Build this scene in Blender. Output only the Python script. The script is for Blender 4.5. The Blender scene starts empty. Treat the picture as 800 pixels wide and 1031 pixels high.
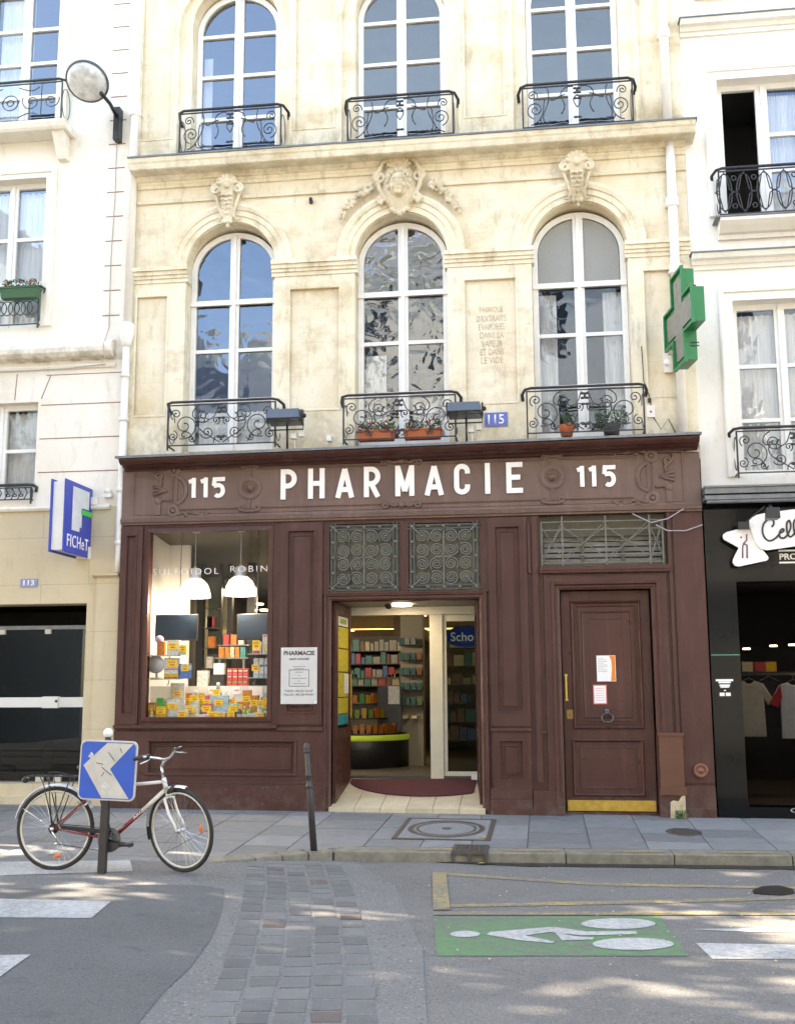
import bpy, bmesh, math, random
from mathutils import Vector, Matrix, noise
from mathutils.geometry import tessellate_polygon
random.seed(7)
PI = math.pi
scene = bpy.context.scene
COL = scene.collection

# ------------------------------------------------------------------ camera
F_PX, CX, CY = 1100.0, 400.0, 515.5
up = Vector((-39, 6995, -1100)).normalized()
rt = Vector((8500, 0, 1100)); rt.y = -(rt.x*up.x + rt.z*up.z)/up.y; rt.normalize()
fw = up.cross(rt)
R3 = Matrix((rt, fw, up))
CAM = Vector((0, -13.6, 1.57))
cd = bpy.data.cameras.new('camera'); cam = bpy.data.objects.new('camera', cd); COL.objects.link(cam)
cam.matrix_world = Matrix.Translation(CAM) @ R3.to_4x4()
cd.sensor_fit = 'VERTICAL'; cd.sensor_height = 24.0; cd.lens = 24.0*F_PX/1031.0
cd.clip_start = 0.1; cd.clip_end = 600
scene.camera = cam

# ------------------------------------------------------------------ light
SUN_E, SUN_A = math.radians(30), math.radians(7)
sdir = Vector((-math.cos(SUN_E)*math.cos(SUN_A), math.cos(SUN_E)*math.sin(SUN_A), math.sin(SUN_E)))
w = bpy.data.worlds.new('World'); scene.world = w; w.use_nodes = True
nt = w.node_tree; bg = nt.nodes['Background']
sky = nt.nodes.new('ShaderNodeTexSky'); sky.sky_type = 'NISHITA'; sky.sun_disc = False
sky.sun_elevation = SUN_E; sky.sun_rotation = -(PI/2 - SUN_A)
sky.air_density = 1.0; sky.dust_density = 0.7; sky.ozone_density = 2.5
nt.links.new(sky.outputs[0], bg.inputs[0]); bg.inputs[1].default_value = 0.15
sd = bpy.data.lights.new('sun', 'SUN'); sd.energy = 4.2; sd.angle = math.radians(0.5); sd.color = (1.0, .97, .92)
so = bpy.data.objects.new('sun', sd); COL.objects.link(so); so.rotation_euler = sdir.to_track_quat('Z', 'Y').to_euler()
so.location = (-30, 5, 25)
vs = scene.view_settings
vs.view_transform = 'Standard'; vs.look = 'None'; vs.gamma = 1; vs.use_curve_mapping = False
vs.exposure = 3.18
vs.use_white_balance = True; vs.white_balance_temperature = 8700; vs.white_balance_tint = 12
scene.render.engine = 'CYCLES'
scene.cycles.max_bounces = 7; scene.cycles.transparent_max_bounces = 16
scene.cycles.caustics_reflective = False; scene.cycles.caustics_refractive = False

# ------------------------------------------------------------------ measuring helpers (image point -> point on a real plane)
def ray(px, py):
    return R3 @ Vector((px-CX, CY-py, -F_PX))
def F(px, py, Y=0.0):
    d = ray(px, py); p = CAM + d*((Y-CAM.y)/d.y); return p.x, p.z
def smooth(t):
    t = max(0, min(1, t)); return t*t*(3-2*t)
def zwalk(x, y): return 0.045 - 0.008*(x+1.7) + 0.03*min(y, 0.0)
def zroad(x, y): return -0.13 + 0.08*smooth((-1.7-x)/1.6) - 0.008*(x+1.7) + 0.01*(y+2.6)
def G(px, py, zf=zroad, dz=0.0):
    z = 0.0; d = ray(px, py)
    for _ in range(25):
        p = CAM + d*((z-CAM.z)/d.z); z = zf(p.x, p.y) + dz
    return p.x, p.y

# ------------------------------------------------------------------ object helpers
ORG = {}
def link(o, parent=None):
    COL.objects.link(o)
    if parent: o.parent = parent
    return o
def tag(o, label=None, cat=None, group=None, kind=None):
    if label: o['label'] = label
    if cat: o['category'] = cat
    if group: o['group'] = group
    if kind: o['kind'] = kind
    return o
def thing(name, label, cat, loc=(0, 0, 0), group=None, rz=0):
    o = bpy.data.objects.new(name, None); o.empty_display_size = .1
    link(o); o.location = loc; o.rotation_euler = (0, 0, rz); ORG[o.name] = Vector(loc)
    return tag(o, label, cat, group)
def copy_tree(o, parent=None):
    c = o.copy(); COL.objects.link(c); c.parent = parent
    for ch in list(o.children): copy_tree(ch, c)
    return c

class MB:
    """collects shapes, then links them as one mesh object"""
    def __init__(s): s.v = []; s.f = []; s.sm = []; s.M = None
    def add(s, vs, fs, smooth=False):
        n = len(s.v)
        if s.M: vs = [s.M @ Vector(p) for p in vs]
        s.v += [Vector(p) for p in vs]; s.f += [tuple(n+i for i in f) for f in fs]; s.sm += [smooth]*len(fs)
        return s
    def box(s, x0, x1, y0, y1, z0, z1):
        v = [(x, y, z) for x in (x0, x1) for y in (y0, y1) for z in (z0, z1)]
        return s.add(v, [(0,1,3,2),(4,6,7,5),(0,4,5,1),(2,3,7,6),(0,2,6,4),(1,5,7,3)])
    def quad(s, a, b, c, d): return s.add([a, b, c, d], [(0,1,2,3)])
    def plate(s, outer, holes=(), y0=0.0, y1=0.1, back=True):
        """flat sheet in XZ with holes, thickness from y0 to y1"""
        loops = [list(outer)] + [list(h) for h in holes]
        tris = tessellate_polygon([[Vector((x, z, 0)) for x, z in l] for l in loops])
        flat = [p for l in loops for p in l]; n = len(flat)
        v = [(x, y0, z) for x, z in flat] + [(x, y1, z) for x, z in flat]
        f = [tuple(t) for t in tris]
        if back: f += [tuple(i+n for i in reversed(t)) for t in tris]
        k = 0
        for l in loops:
            m = len(l)
            for i in range(m):
                a, b = k+i, k+(i+1) % m
                f.append((a, b, b+n, a+n))
            k += m
        return s.add(v, f)
    def sweep(s, path, prof, closed=False):
        """profile of (offset to the left of travel, y) carried along a path of (x, z), mitred"""
        path = [p for i, p in enumerate(path) if i == 0 or math.hypot(p[0]-path[i-1][0], p[1]-path[i-1][1]) > 1e-4]
        n = len(path); rings = []
        for i, (x, z) in enumerate(path):
            def seg(a, b):
                dx, dz = path[b][0]-path[a][0], path[b][1]-path[a][1]; L = math.hypot(dx, dz) or 1
                return (-dz/L, dx/L)
            if closed: n1, n2 = seg((i-1) % n, i), seg(i, (i+1) % n)
            else:
                n1 = seg(i-1, i) if i > 0 else seg(0, 1); n2 = seg(i, i+1) if i < n-1 else n1
            mx, mz = n1[0]+n2[0], n1[1]+n2[1]; q = mx*n1[0]+mz*n1[1]
            if abs(q) < .2: q = .2
            mx /= q; mz /= q
            rings.append([(x+mx*o, y, z+mz*o) for o, y in prof])
        m = len(prof); v = [p for r in rings for p in r]; f = []
        for i in range(n if closed else n-1):
            a, b = i*m, ((i+1) % n)*m
            for j in range(m):
                k = (j+1) % m; f.append((a+j, a+k, b+k, b+j))
        if not closed: f += [tuple(range(m)), tuple((n-1)*m+j for j in reversed(range(m)))]
        return s.add(v, f)
    def tube(s, pts, r, n=6, closed=False, r2=None, flat=1.0):
        pts = [Vector(p) for p in pts]; m = len(pts); v = []; f = []
        if m < 2: return s
        t0 = (pts[1]-pts[0]).normalized()
        ref = Vector((0, 1, 0)) if abs(t0.y) < .9 else Vector((1, 0, 0))
        for i, p in enumerate(pts):
            if closed: t = pts[(i+1) % m]-pts[i-1]
            else: t = pts[min(i+1, m-1)]-pts[max(i-1, 0)]
            if t.length < 1e-9: t = t0.copy()
            t.normalize(); a = ref - t*ref.dot(t)
            if a.length < 1e-4: a = t.orthogonal()
            a.normalize(); ref = a; b = t.cross(a)
            rr = r if r2 is None else r + (r2-r)*i/(m-1)
            v += [p + a*(rr*flat*math.cos(2*PI*k/n)) + b*(rr*math.sin(2*PI*k/n)) for k in range(n)]
        for i in range(m if closed else m-1):
            a, b = i*n, ((i+1) % m)*n
            f += [(a+k, a+(k+1) % n, b+(k+1) % n, b+k) for k in range(n)]
        if not closed: f += [tuple(reversed(range(n))), tuple((m-1)*n+k for k in range(n))]
        return s.add(v, f, n > 5)
    def lathe(s, prof, c=(0, 0, 0), axis='Z', n=20, a0=0.0, a1=2*PI):
        full = abs(a1-a0-2*PI) < 1e-6; k = n if full else n+1; v = []; f = []
        for r, h in prof:
            for i in range(k):
                a = a0+(a1-a0)*i/n; x, y = r*math.cos(a), r*math.sin(a)
                p = {'Z': (x, y, h), 'Y': (x, h, y), 'X': (h, x, y)}[axis]
                v.append((c[0]+p[0], c[1]+p[1], c[2]+p[2]))
        for j in range(len(prof)-1):
            for i in range(n if not full else k):
                i2 = (i+1) % k
                if not full and i == n: break
                f.append((j*k+i, j*k+i2, (j+1)*k+i2, (j+1)*k+i))
        if full:
            if prof[0][0] > 1e-5: f.append(tuple(range(k)))
            if prof[-1][0] > 1e-5: f.append(tuple((len(prof)-1)*k+i for i in range(k)))
        return s.add(v, f, True)
    def ball(s, c, r, sc=(1, 1, 1), n=10, m=7, jit=0.0):
        v = []; f = []
        for j in range(m+1):
            t = PI*j/m
            for i in range(n):
                a = 2*PI*i/n; q = 1+random.uniform(-jit, jit)
                v.append((c[0]+r*sc[0]*math.sin(t)*math.cos(a)*q, c[1]+r*sc[1]*math.sin(t)*math.sin(a)*q, c[2]+r*sc[2]*math.cos(t)*q))
        for j in range(m):
            for i in range(n): f.append((j*n+i, j*n+(i+1) % n, (j+1)*n+(i+1) % n, (j+1)*n+i))
        return s.add(v, f, True)
    def build(s, name, mat, parent=None, bevel=0.0, origin=None, tags=None, recalc=True):
        if origin is None:
            if parent: origin = ORG[parent.name]
            else:
                lo = [min(p[i] for p in s.v) for i in range(3)]; hi = [max(p[i] for p in s.v) for i in range(3)]
                origin = Vector(((lo[0]+hi[0])/2, (lo[1]+hi[1])/2, lo[2]))
        me = bpy.data.meshes.new(name)
        me.from_pydata([p-origin for p in s.v], [], s.f)
        for p, q in zip(me.polygons, s.sm): p.use_smooth = q
        bm = bmesh.new(); bm.from_mesh(me)
        bmesh.ops.remove_doubles(bm, verts=bm.verts, dist=1e-6)
        if recalc: bmesh.ops.recalc_face_normals(bm, faces=bm.faces)
        bm.to_mesh(me); bm.free()
        me.materials.append(mat)
        o = bpy.data.objects.new(name, me); link(o, parent)
        if parent: ORG[o.name] = origin
        else: o.location = origin; ORG[o.name] = origin
        if bevel:
            b = o.modifiers.new('bevel', 'BEVEL'); b.width = bevel; b.segments = 2; b.limit_method = 'ANGLE'; b.angle_limit = math.radians(40)
        if tags: tag(o, *tags)
        return o

def rect(x0, x1, z0, z1): return [(x0, z0), (x0, z1), (x1, z1), (x1, z0)]
def arch(cx, hw, z0, zs, rise=None, n=22):
    rise = hw if rise is None else rise
    return [(cx-hw, z0)] + [(cx-hw*math.cos(PI*i/n), zs+rise*math.sin(PI*i/n)) for i in range(n+1)] + [(cx+hw, z0)]
def arcpts(cx, r, zs, a0=180, a1=0, n=28):
    return [(cx+r*math.cos(math.radians(a0+(a1-a0)*i/n)), zs+r*math.sin(math.radians(a0+(a1-a0)*i/n))) for i in range(n+1)]
def circ(cx, cz, r, n=20): return [(cx+r*math.cos(2*PI*i/n), cz+r*math.sin(2*PI*i/n)) for i in range(n)]
def scroll(x, z, h, L, ks, n=26):
    """a bar of length L starting at (x, z) with heading h degrees whose curvature follows the list ks"""
    h = math.radians(h); P = [(x, z)]; m = len(ks)-1
    for i in range(n):
        t = (i+.5)/n*m; j = min(int(t), m-1); k = ks[j]+(ks[j+1]-ks[j])*(t-j)
        h += k*L/n; x += math.cos(h)*L/n; z += math.sin(h)*L/n; P.append((x, z))
    return P

FONT_CACHE = {}
def text(body, height, cx, cz, y, mat, name, parent=None, width=None, xs=1.0, bold=0.0, depth=.004, spacing=1.0, rot=None, origin=None, tags=None):
    """lettering standing in the XZ plane facing -Y, centred at cx, cz; cap height = height"""
    cu = bpy.data.curves.new('lettering', 'FONT'); cu.body = body; cu.align_x = 'CENTER'; cu.align_y = 'CENTER'
    cu.size = 1.0; cu.extrude = 0.0; cu.offset = bold; cu.space_character = spacing; cu.resolution_u = 3
    cu.fill_mode = 'FRONT'
    o = bpy.data.objects.new('tmp', cu); COL.objects.link(o)
    dg = bpy.context.evaluated_depsgraph_get(); dg.update()
    me = bpy.data.meshes.new_from_object(o.evaluated_get(dg))
    bpy.data.objects.remove(o); bpy.data.curves.remove(cu)
    xsv = [v.co.x for v in me.vertices]; ysv = [v.co.y for v in me.vertices]
    x0, x1, y0, y1 = min(xsv), max(xsv), min(ysv), max(ysv)
    sz = height/(y1-y0); sx = (width/(x1-x0)) if width else sz*xs
    bm = bmesh.new(); bm.from_mesh(me)
    for v in bm.verts: v.co = Vector(((v.co.x-(x0+x1)/2)*sx, 0, (v.co.y-(y0+y1)/2)*sz))
    if depth:
        r = bmesh.ops.extrude_face_region(bm, geom=bm.faces[:])
        for g in r['geom']:
            if isinstance(g, bmesh.types.BMVert): g.co.y -= depth
    if rot: bmesh.ops.transform(bm, matrix=rot, verts=bm.verts)
    bmesh.ops.recalc_face_normals(bm, faces=bm.faces)
    if origin is None: origin = ORG[parent.name] if parent else Vector((cx, y, cz))
    for v in bm.verts: v.co += Vector((cx, y, cz))-origin
    me2 = bpy.data.meshes.new(name); bm.to_mesh(me2); bm.free(); bpy.data.meshes.remove(me)
    me2.materials.append(mat)
    o = bpy.data.objects.new(name, me2); link(o, parent)
    if not parent: o.location = origin
    ORG[o.name] = origin
    if tags: tag(o, *tags)
    return o

# ------------------------------------------------------------------ materials
def newmat(name):
    m = bpy.data.materials.new(name); m.use_nodes = True
    return m, m.node_tree, m.node_tree.nodes, m.node_tree.links, m.node_tree.nodes['Principled BSDF']
def M(name, c, rough=.6, var=.12, scale=6, bump=.0, bscale=40, metal=0.0, spec=.5, c2=None, island=0.0, coat=0.0, stretch=(1, 1, 1)):
    m, t, N, L, P = newmat(name)
    P.inputs['Roughness'].default_value = rough; P.inputs['Metallic'].default_value = metal
    P.inputs['Specular IOR Level'].default_value = spec; P.inputs['Coat Weight'].default_value = coat
    tc = N.new('ShaderNodeTexCoord'); geo = N.new('ShaderNodeNewGeometry')
    mp = N.new('ShaderNodeMapping'); mp.inputs['Scale'].default_value = stretch
    L.new(geo.outputs['Position'], mp.inputs['Vector'])
    nz = N.new('ShaderNodeTexNoise'); nz.inputs['Scale'].default_value = scale; nz.inputs['Detail'].default_value = 6; nz.inputs['Roughness'].default_value = .62
    L.new(mp.outputs[0], nz.inputs['Vector'])
    rp = N.new('ShaderNodeValToRGB'); rp.color_ramp.elements[0].position = .3; rp.color_ramp.elements[1].position = .72
    ca = [max(0, k*(1-var)) for k in c] if c2 is None else list(c2)
    cb = [min(1, k*(1+var)) for k in c] if c2 is None else list(c)
    rp.color_ramp.elements[0].color = (*ca, 1); rp.color_ramp.elements[1].color = (*cb, 1)
    L.new(nz.outputs['Fac'], rp.inputs[0]); out = rp.outputs[0]
    if island:
        hs = N.new('ShaderNodeHueSaturation'); mr = N.new('ShaderNodeMapRange')
        mr.inputs['To Min'].default_value = 1-island; mr.inputs['To Max'].default_value = 1+island
        L.new(geo.outputs['Random Per Island'], mr.inputs['Value']); L.new(mr.outputs[0], hs.inputs['Value']); L.new(out, hs.inputs['Color']); out = hs.outputs[0]
    L.new(out, P.inputs['Base Color'])
    if bump:
        n2 = N.new('ShaderNodeTexNoise'); n2.inputs['Scale'].default_value = bscale; n2.inputs['Detail'].default_value = 5
        L.new(mp.outputs[0], n2.inputs['Vector'])
        b = N.new('ShaderNodeBump'); b.inputs['Strength'].default_value = bump; b.inputs['Distance'].default_value = .01
        L.new(n2.outputs['Fac'], b.inputs['Height']); L.new(b.outputs[0], P.inputs['Normal'])
    return m
def emit(name, c, s):
    m, t, N, L, P = newmat(name); P.inputs['Base Color'].default_value = (*c, 1)
    P.inputs['Emission Color'].default_value = (*c, 1); P.inputs['Emission Strength'].default_value = s
    return m
def paint_mat(name, c, chips=1.0, rough=.42):
    m, t, N, L, P = newmat(name); P.inputs['Specular IOR Level'].default_value = .32
    geo = N.new('ShaderNodeNewGeometry'); pos = geo.outputs['Position']
    def nz(sc, det=5, st=None, ro=.6):
        n = N.new('ShaderNodeTexNoise'); n.inputs['Scale'].default_value = sc; n.inputs['Detail'].default_value = det; n.inputs['Roughness'].default_value = ro
        if st: mp = N.new('ShaderNodeMapping'); mp.inputs['Scale'].default_value = st; L.new(pos, mp.inputs['Vector']); L.new(mp.outputs[0], n.inputs['Vector'])
        else: L.new(pos, n.inputs['Vector'])
        return n.outputs['Fac']
    def rg(a, lo, hi, t0=0.0, t1=1.0):
        r = N.new('ShaderNodeMapRange'); r.inputs['From Min'].default_value = lo; r.inputs['From Max'].default_value = hi; r.inputs['To Min'].default_value = t0; r.inputs['To Max'].default_value = t1; L.new(a, r.inputs['Value']); return r.outputs[0]
    def mul(a, b): q = N.new('ShaderNodeMath'); q.operation = 'MULTIPLY'; L.new(a, q.inputs[0]); L.new(b, q.inputs[1]); return q.outputs[0]
    def mix(f, a, b):
        x = N.new('ShaderNodeMix'); x.data_type = 'RGBA'; L.new(f, x.inputs['Factor'])
        for i, q in ((6, a), (7, b)):
            if isinstance(q, tuple): x.inputs[i].default_value = (*q, 1)
            else: L.new(q, x.inputs[i])
        return x.outputs[2]
    col = mix(rg(nz(2.2), .35, .65), c, tuple(k*.80 for k in c))
    col = mix(rg(nz(3.0, 6, (3, 3, .35), .7), .52, .75, 0, .7), col, tuple(min(1, k*1.35+.012) for k in c))
    col = mix(rg(nz(9, 8, (1.5, 1.5, .6), .75), .60, .78, 0, .8), col, tuple(k*.5 for k in c))
    sp = N.new('ShaderNodeSeparateXYZ'); L.new(pos, sp.inputs[0])
    low = rg(sp.outputs[2], 1.4, .0)
    col = mix(mul(mul(rg(nz(26, 4, (1, 1, .8), .7), .64, .70), low), rg(nz(3, 3), .45, .6, 0, .75*chips)), col, (.34, .28, .24))
    col = mix(mul(rg(nz(5, 6, None, .7), .45, .62, 0, .45), rg(sp.outputs[2], .42, .0)), col, (.16, .13, .11))
    L.new(col, P.inputs['Base Color']); L.new(rg(nz(7, 6), .3, .7, rough-.14, rough+.16), P.inputs['Roughness'])
    b = N.new('ShaderNodeBump'); b.inputs['Strength'].default_value = .22; b.inputs['Distance'].default_value = .006; L.new(nz(22, 6, (4, 4, .4), .7), b.inputs['Height']); L.new(b.outputs[0], P.inputs['Normal'])
    return m
def glass(name, refl=.2, wav=0.0, wscale=3.0, tint=(1, 1, 1), rough=0.0, gcol=(.80, .88, 1), blend=.25):
    m, t, N, L, P = newmat(name); N.remove(P)
    out = N['Material Output']; tr = N.new('ShaderNodeBsdfTransparent'); tr.inputs[0].default_value = (*tint, 1)
    gl = N.new('ShaderNodeBsdfGlossy'); gl.inputs['Roughness'].default_value = rough; gl.inputs['Color'].default_value = (*gcol, 1)
    lw = N.new('ShaderNodeLayerWeight'); lw.inputs['Blend'].default_value = blend
    mr = N.new('ShaderNodeMapRange'); mr.inputs['To Min'].default_value = refl; mr.inputs['To Max'].default_value = 1
    mx = N.new('ShaderNodeMixShader'); L.new(lw.outputs['Fresnel'], mr.inputs['Value']); L.new(mr.outputs[0], mx.inputs[0])
    L.new(tr.outputs[0], mx.inputs[1]); L.new(gl.outputs[0], mx.inputs[2]); L.new(mx.outputs[0], out.inputs['Surface'])
    if wav:
        geo = N.new('ShaderNodeNewGeometry'); nz = N.new('ShaderNodeTexNoise'); nz.inputs['Scale'].default_value = wscale; nz.inputs['Detail'].default_value = 2
        nz.inputs['Distortion'].default_value = .6
        L.new(geo.outputs['Position'], nz.inputs['Vector'])
        b = N.new('ShaderNodeBump'); b.inputs['Strength'].default_value = 1.0; b.inputs['Distance'].default_value = wav
        L.new(nz.outputs['Fac'], b.inputs['Height']); L.new(b.outputs[0], gl.inputs['Normal']); 
    return m

def stone_mat(name, a, b, stain, joint=None, jw=.75, jh=.36, jcol=(.42, .34, .22), bump=.35, stain_amt=.5, offx=0.0, offz=0.0, grime=None):
    """weathered limestone / render: two tones, yellow patches, dark runs, fine joints"""
    m, t, N, L, P = newmat(name); P.inputs['Roughness'].default_value = .85; P.inputs['Specular IOR Level'].default_value = .25
    geo = N.new('ShaderNodeNewGeometry'); pos = geo.outputs['Position']
    def nz(sc, det=5, stretch=None, rough=.6):
        n = N.new('ShaderNodeTexNoise'); n.inputs['Scale'].default_value = sc; n.inputs['Detail'].default_value = det; n.inputs['Roughness'].default_value = rough
        if stretch:
            mp = N.new('ShaderNodeMapping'); mp.inputs['Scale'].default_value = stretch; L.new(pos, mp.inputs['Vector']); L.new(mp.outputs[0], n.inputs['Vector'])
        else: L.new(pos, n.inputs['Vector'])
        return n.outputs['Fac']
    def ramp(src, p0, p1):
        r = N.new('ShaderNodeMapRange'); r.inputs['From Min'].default_value = p0; r.inputs['From Max'].default_value = p1; r.clamp = True
        L.new(src, r.inputs['Value']); return r.outputs[0]
    def mix(f, x, y, k=1.0):
        n = N.new('ShaderNodeMix'); n.data_type = 'RGBA'
        if k != 1.0:
            mu = N.new('ShaderNodeMath'); mu.operation = 'MULTIPLY'; mu.inputs[1].default_value = k; L.new(f, mu.inputs[0]); f = mu.outputs[0]
        L.new(f, n.inputs['Factor'])
        for i, q in ((6, x), (7, y)):
            if isinstance(q, tuple): n.inputs[i].default_value = (*q, 1)
            else: L.new(q, n.inputs[i])
        return n.outputs[2]
    c = mix(ramp(nz(1.6), .35, .65), a, b)
    c = mix(ramp(nz(.9, 6, (1, 1, 1.6), .7), .52, .68), c, stain, stain_amt)
    c = mix(ramp(nz(3.5, 8, (1.6, 1.6, .5), .75), .53, .72), c, tuple(k*.58 for k in stain), stain_amt*.8)
    c = mix(ramp(nz(38, 3), .62, .78), c, tuple(k*.7 for k in b), .35)
    if grime:
        for (z0, z1, amt) in grime:        # dirt that has settled over a band of the wall, broken up by noise
            sp = N.new('ShaderNodeSeparateXYZ'); L.new(pos, sp.inputs[0])
            rr = N.new('ShaderNodeMapRange'); rr.inputs['From Min'].default_value = z1; rr.inputs['From Max'].default_value = z0; L.new(sp.outputs[2], rr.inputs['Value'])
            mu = N.new('ShaderNodeMath'); mu.operation = 'MULTIPLY'; L.new(rr.outputs[0], mu.inputs[0]); L.new(ramp(nz(5, 7, (1, 1, .8), .7), .4, .6), mu.inputs[1])
            gt = N.new('ShaderNodeMath'); gt.operation = 'GREATER_THAN'; gt.inputs[1].default_value = z0-.03; L.new(sp.outputs[2], gt.inputs[0])
            m2 = N.new('ShaderNodeMath'); m2.operation = 'MULTIPLY'; L.new(mu.outputs[0], m2.inputs[0]); L.new(gt.outputs[0], m2.inputs[1])
            c = mix(m2.outputs[0], c, (.20, .17, .10), amt)
    bh = nz(30, 6)
    if joint:
        sp = N.new('ShaderNodeSeparateXYZ'); L.new(pos, sp.inputs[0]); cb = N.new('ShaderNodeCombineXYZ')
        ax = N.new('ShaderNodeMath'); ax.inputs[1].default_value = offx; L.new(sp.outputs[0], ax.inputs[0])
        az = N.new('ShaderNodeMath'); az.inputs[1].default_value = offz; L.new(sp.outputs[2], az.inputs[0])
        L.new(ax.outputs[0], cb.inputs[0]); L.new(az.outputs[0], cb.inputs[1])
        br = N.new('ShaderNodeTexBrick'); br.inputs['Scale'].default_value = 1; br.inputs['Mortar Size'].default_value = .006
        br.inputs['Brick Width'].default_value = jw; br.inputs['Row Height'].default_value = jh; br.inputs['Mortar Smooth'].default_value = .4
        L.new(cb.outputs[0], br.inputs['Vector']); c = mix(br.outputs['Fac'], c, jcol, joint)
        bk = mix(br.outputs['Color'], c, c)
    L.new(c, P.inputs['Base Color'])
    bmp = N.new('ShaderNodeBump'); bmp.inputs['Strength'].default_value = bump; bmp.inputs['Distance'].default_value = .012
    L.new(bh, bmp.inputs['Height']); L.new(bmp.outputs[0], P.inputs['Normal'])
    return m

ORD = ['first', 'second', 'third', 'fourth', 'fifth', 'sixth', 'seventh', 'eighth', 'ninth', 'tenth', 'eleventh', 'twelfth', 'thirteenth', 'fourteenth', 'fifteenth', 'sixteenth', 'seventeenth', 'eighteenth', 'nineteenth', 'twentieth']+['further']*20
MAT = dict(
 stone = stone_mat('limestone', (.80, .72, .57), (.72, .60, .42), (.54, .40, .22), joint=.16, stain_amt=.75, jw=1.15, jh=.46, offz=-.04, grime=[(4.45, 5.15, .85), (8.6, 9.2, .8)]),
 trim = stone_mat('dressed_limestone', (.81, .73, .58), (.75, .65, .47), (.52, .39, .22), stain_amt=.8, grime=[(8.42, 8.62, .35), (4.45, 5.0, .6), (8.62, 9.1, .6)]),
 carve = stone_mat('carved_limestone', (.72, .62, .46), (.60, .49, .33), (.36, .27, .15), stain_amt=.8, bump=.6),
 render_l = stone_mat('cream_render', (.82, .77, .68), (.78, .72, .62), (.64, .53, .39), stain_amt=.45, bump=.15, grime=[(5.93, 6.25, .55)]),
 ashlar_l = stone_mat('beige_ashlar', (.60, .51, .36), (.57, .48, .33), (.50, .40, .25), joint=.6, jw=1.3, jh=.62, jcol=(.38, .31, .21), bump=.12, stain_amt=.3, offz=-.4),
 render_r = stone_mat('white_render', (.82, .79, .74), (.79, .75, .68), (.68, .59, .47), stain_amt=.35, bump=.12),
 paint = paint_mat('brown_paint', (.082, .031, .025)),
 paint_f = paint_mat('pale_brown_paint', (.168, .103, .083), rough=.5),  # paler, less red brown for the fascia and its ornaments
 paint_d = paint_mat('brown_door_paint', (.082, .029, .022), rough=.38),
 white = M('white_woodwork', (.80, .78, .74), .45, .05, 9, .04, 60),
 whitep = M('white_pipe_paint', (.78, .74, .68), .5, .07, 4, .05, 40),
 iron = M('black_wrought_iron', (.022, .022, .026), .5, .3, 30, .15, 120),
 irong = M('grey_green_ironwork', (.060, .064, .056), .55, .35, 25, .2, 120),
 lead = M('grey_zinc', (.16, .17, .18), .45, .25, 8, .1, 40, metal=.3),
 joint = M('dark_joint', (.22, .10, .08), .9, .3, 20),
 redj = M('rusty_joint', (.30, .15, .12), .9, .35, 14),
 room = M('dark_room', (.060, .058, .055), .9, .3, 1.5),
 roomw = M('pale_room', (.55, .52, .46), .9, .1, 2),
 curtain = M('net_curtain', (.78, .80, .80), .9, .16, 14, .3, 16, stretch=(3, 3, .15)),
 gold = M('brass', (.55, .36, .08), .32, .2, 12, .05, 50, metal=.75),
 black = M('black_plastic', (.015, .015, .016), .35, .2, 20),
 letter = M('white_enamel', (.86, .84, .82), .35, .03, 6),
 tile = M('beige_floor_tile', (.56, .47, .33), .5, .15, 5, .05, 30),
 lampglow = emit('lit_lamp', (1.0, .93, .8), 2.5),
)
G_UP = glass('old_window_glass', .13, .006, 2.2, gcol=(.66, .80, 1))  # gloss tinted blue to deepen the sky reflected in it
G_UP2 = glass('wavy_window_glass', .18, .016, 3.0, gcol=(.9, .95, 1))
G_SKY = glass('upper_window_glass', .17, .004, 2.0, gcol=(.80, .88, 1))  # milder blue put into the reflection colour
G_GREY_REFL = glass('upper_glass_grey_reflection', .16, .006, 2.4, gcol=(1, .93, .84))  # gloss tinted warm so the reflected sky turns grey
G_SHOP = glass('shop_glass', .01, .0, 2.0, blend=.12)
# ================================================================== GROUND
def worn(name, c, base, lo=.42, hi=.56, rough=.8, scale=14):
    m, t, N, L, P = newmat(name); P.inputs['Roughness'].default_value = rough
    geo = N.new('ShaderNodeNewGeometry')
    n = N.new('ShaderNodeTexNoise'); n.inputs['Scale'].default_value = scale; n.inputs['Detail'].default_value = 9; n.inputs['Roughness'].default_value = .75
    L.new(geo.outputs['Position'], n.inputs['Vector'])
    n3 = N.new('ShaderNodeTexNoise'); n3.inputs['Scale'].default_value = 1.7; n3.inputs['Detail'].default_value = 3; L.new(geo.outputs['Position'], n3.inputs['Vector'])
    ad = N.new('ShaderNodeMath'); ad.operation = 'MULTIPLY_ADD'; ad.inputs[1].default_value = .35; L.new(n3.outputs['Fac'], ad.inputs[0]); L.new(n.outputs['Fac'], ad.inputs[2])
    r = N.new('ShaderNodeMapRange'); r.inputs['From Min'].default_value = lo+.17; r.inputs['From Max'].default_value = hi+.17; L.new(ad.outputs[0], r.inputs['Value'])
    x = N.new('ShaderNodeMix'); x.data_type = 'RGBA'; x.inputs[6].default_value = (*c, 1); x.inputs[7].default_value = (*base, 1)
    L.new(r.outputs[0], x.inputs['Factor']); L.new(x.outputs[2], P.inputs['Base Color'])
    b = N.new('ShaderNodeBump'); b.inputs['Strength'].default_value = .3; b.inputs['Distance'].default_value = .004
    n2 = N.new('ShaderNodeTexNoise'); n2.inputs['Scale'].default_value = 160; L.new(geo.outputs['Position'], n2.inputs['Vector'])
    L.new(n2.outputs['Fac'], b.inputs['Height']); L.new(b.outputs[0], P.inputs['Normal'])
    return m
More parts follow.
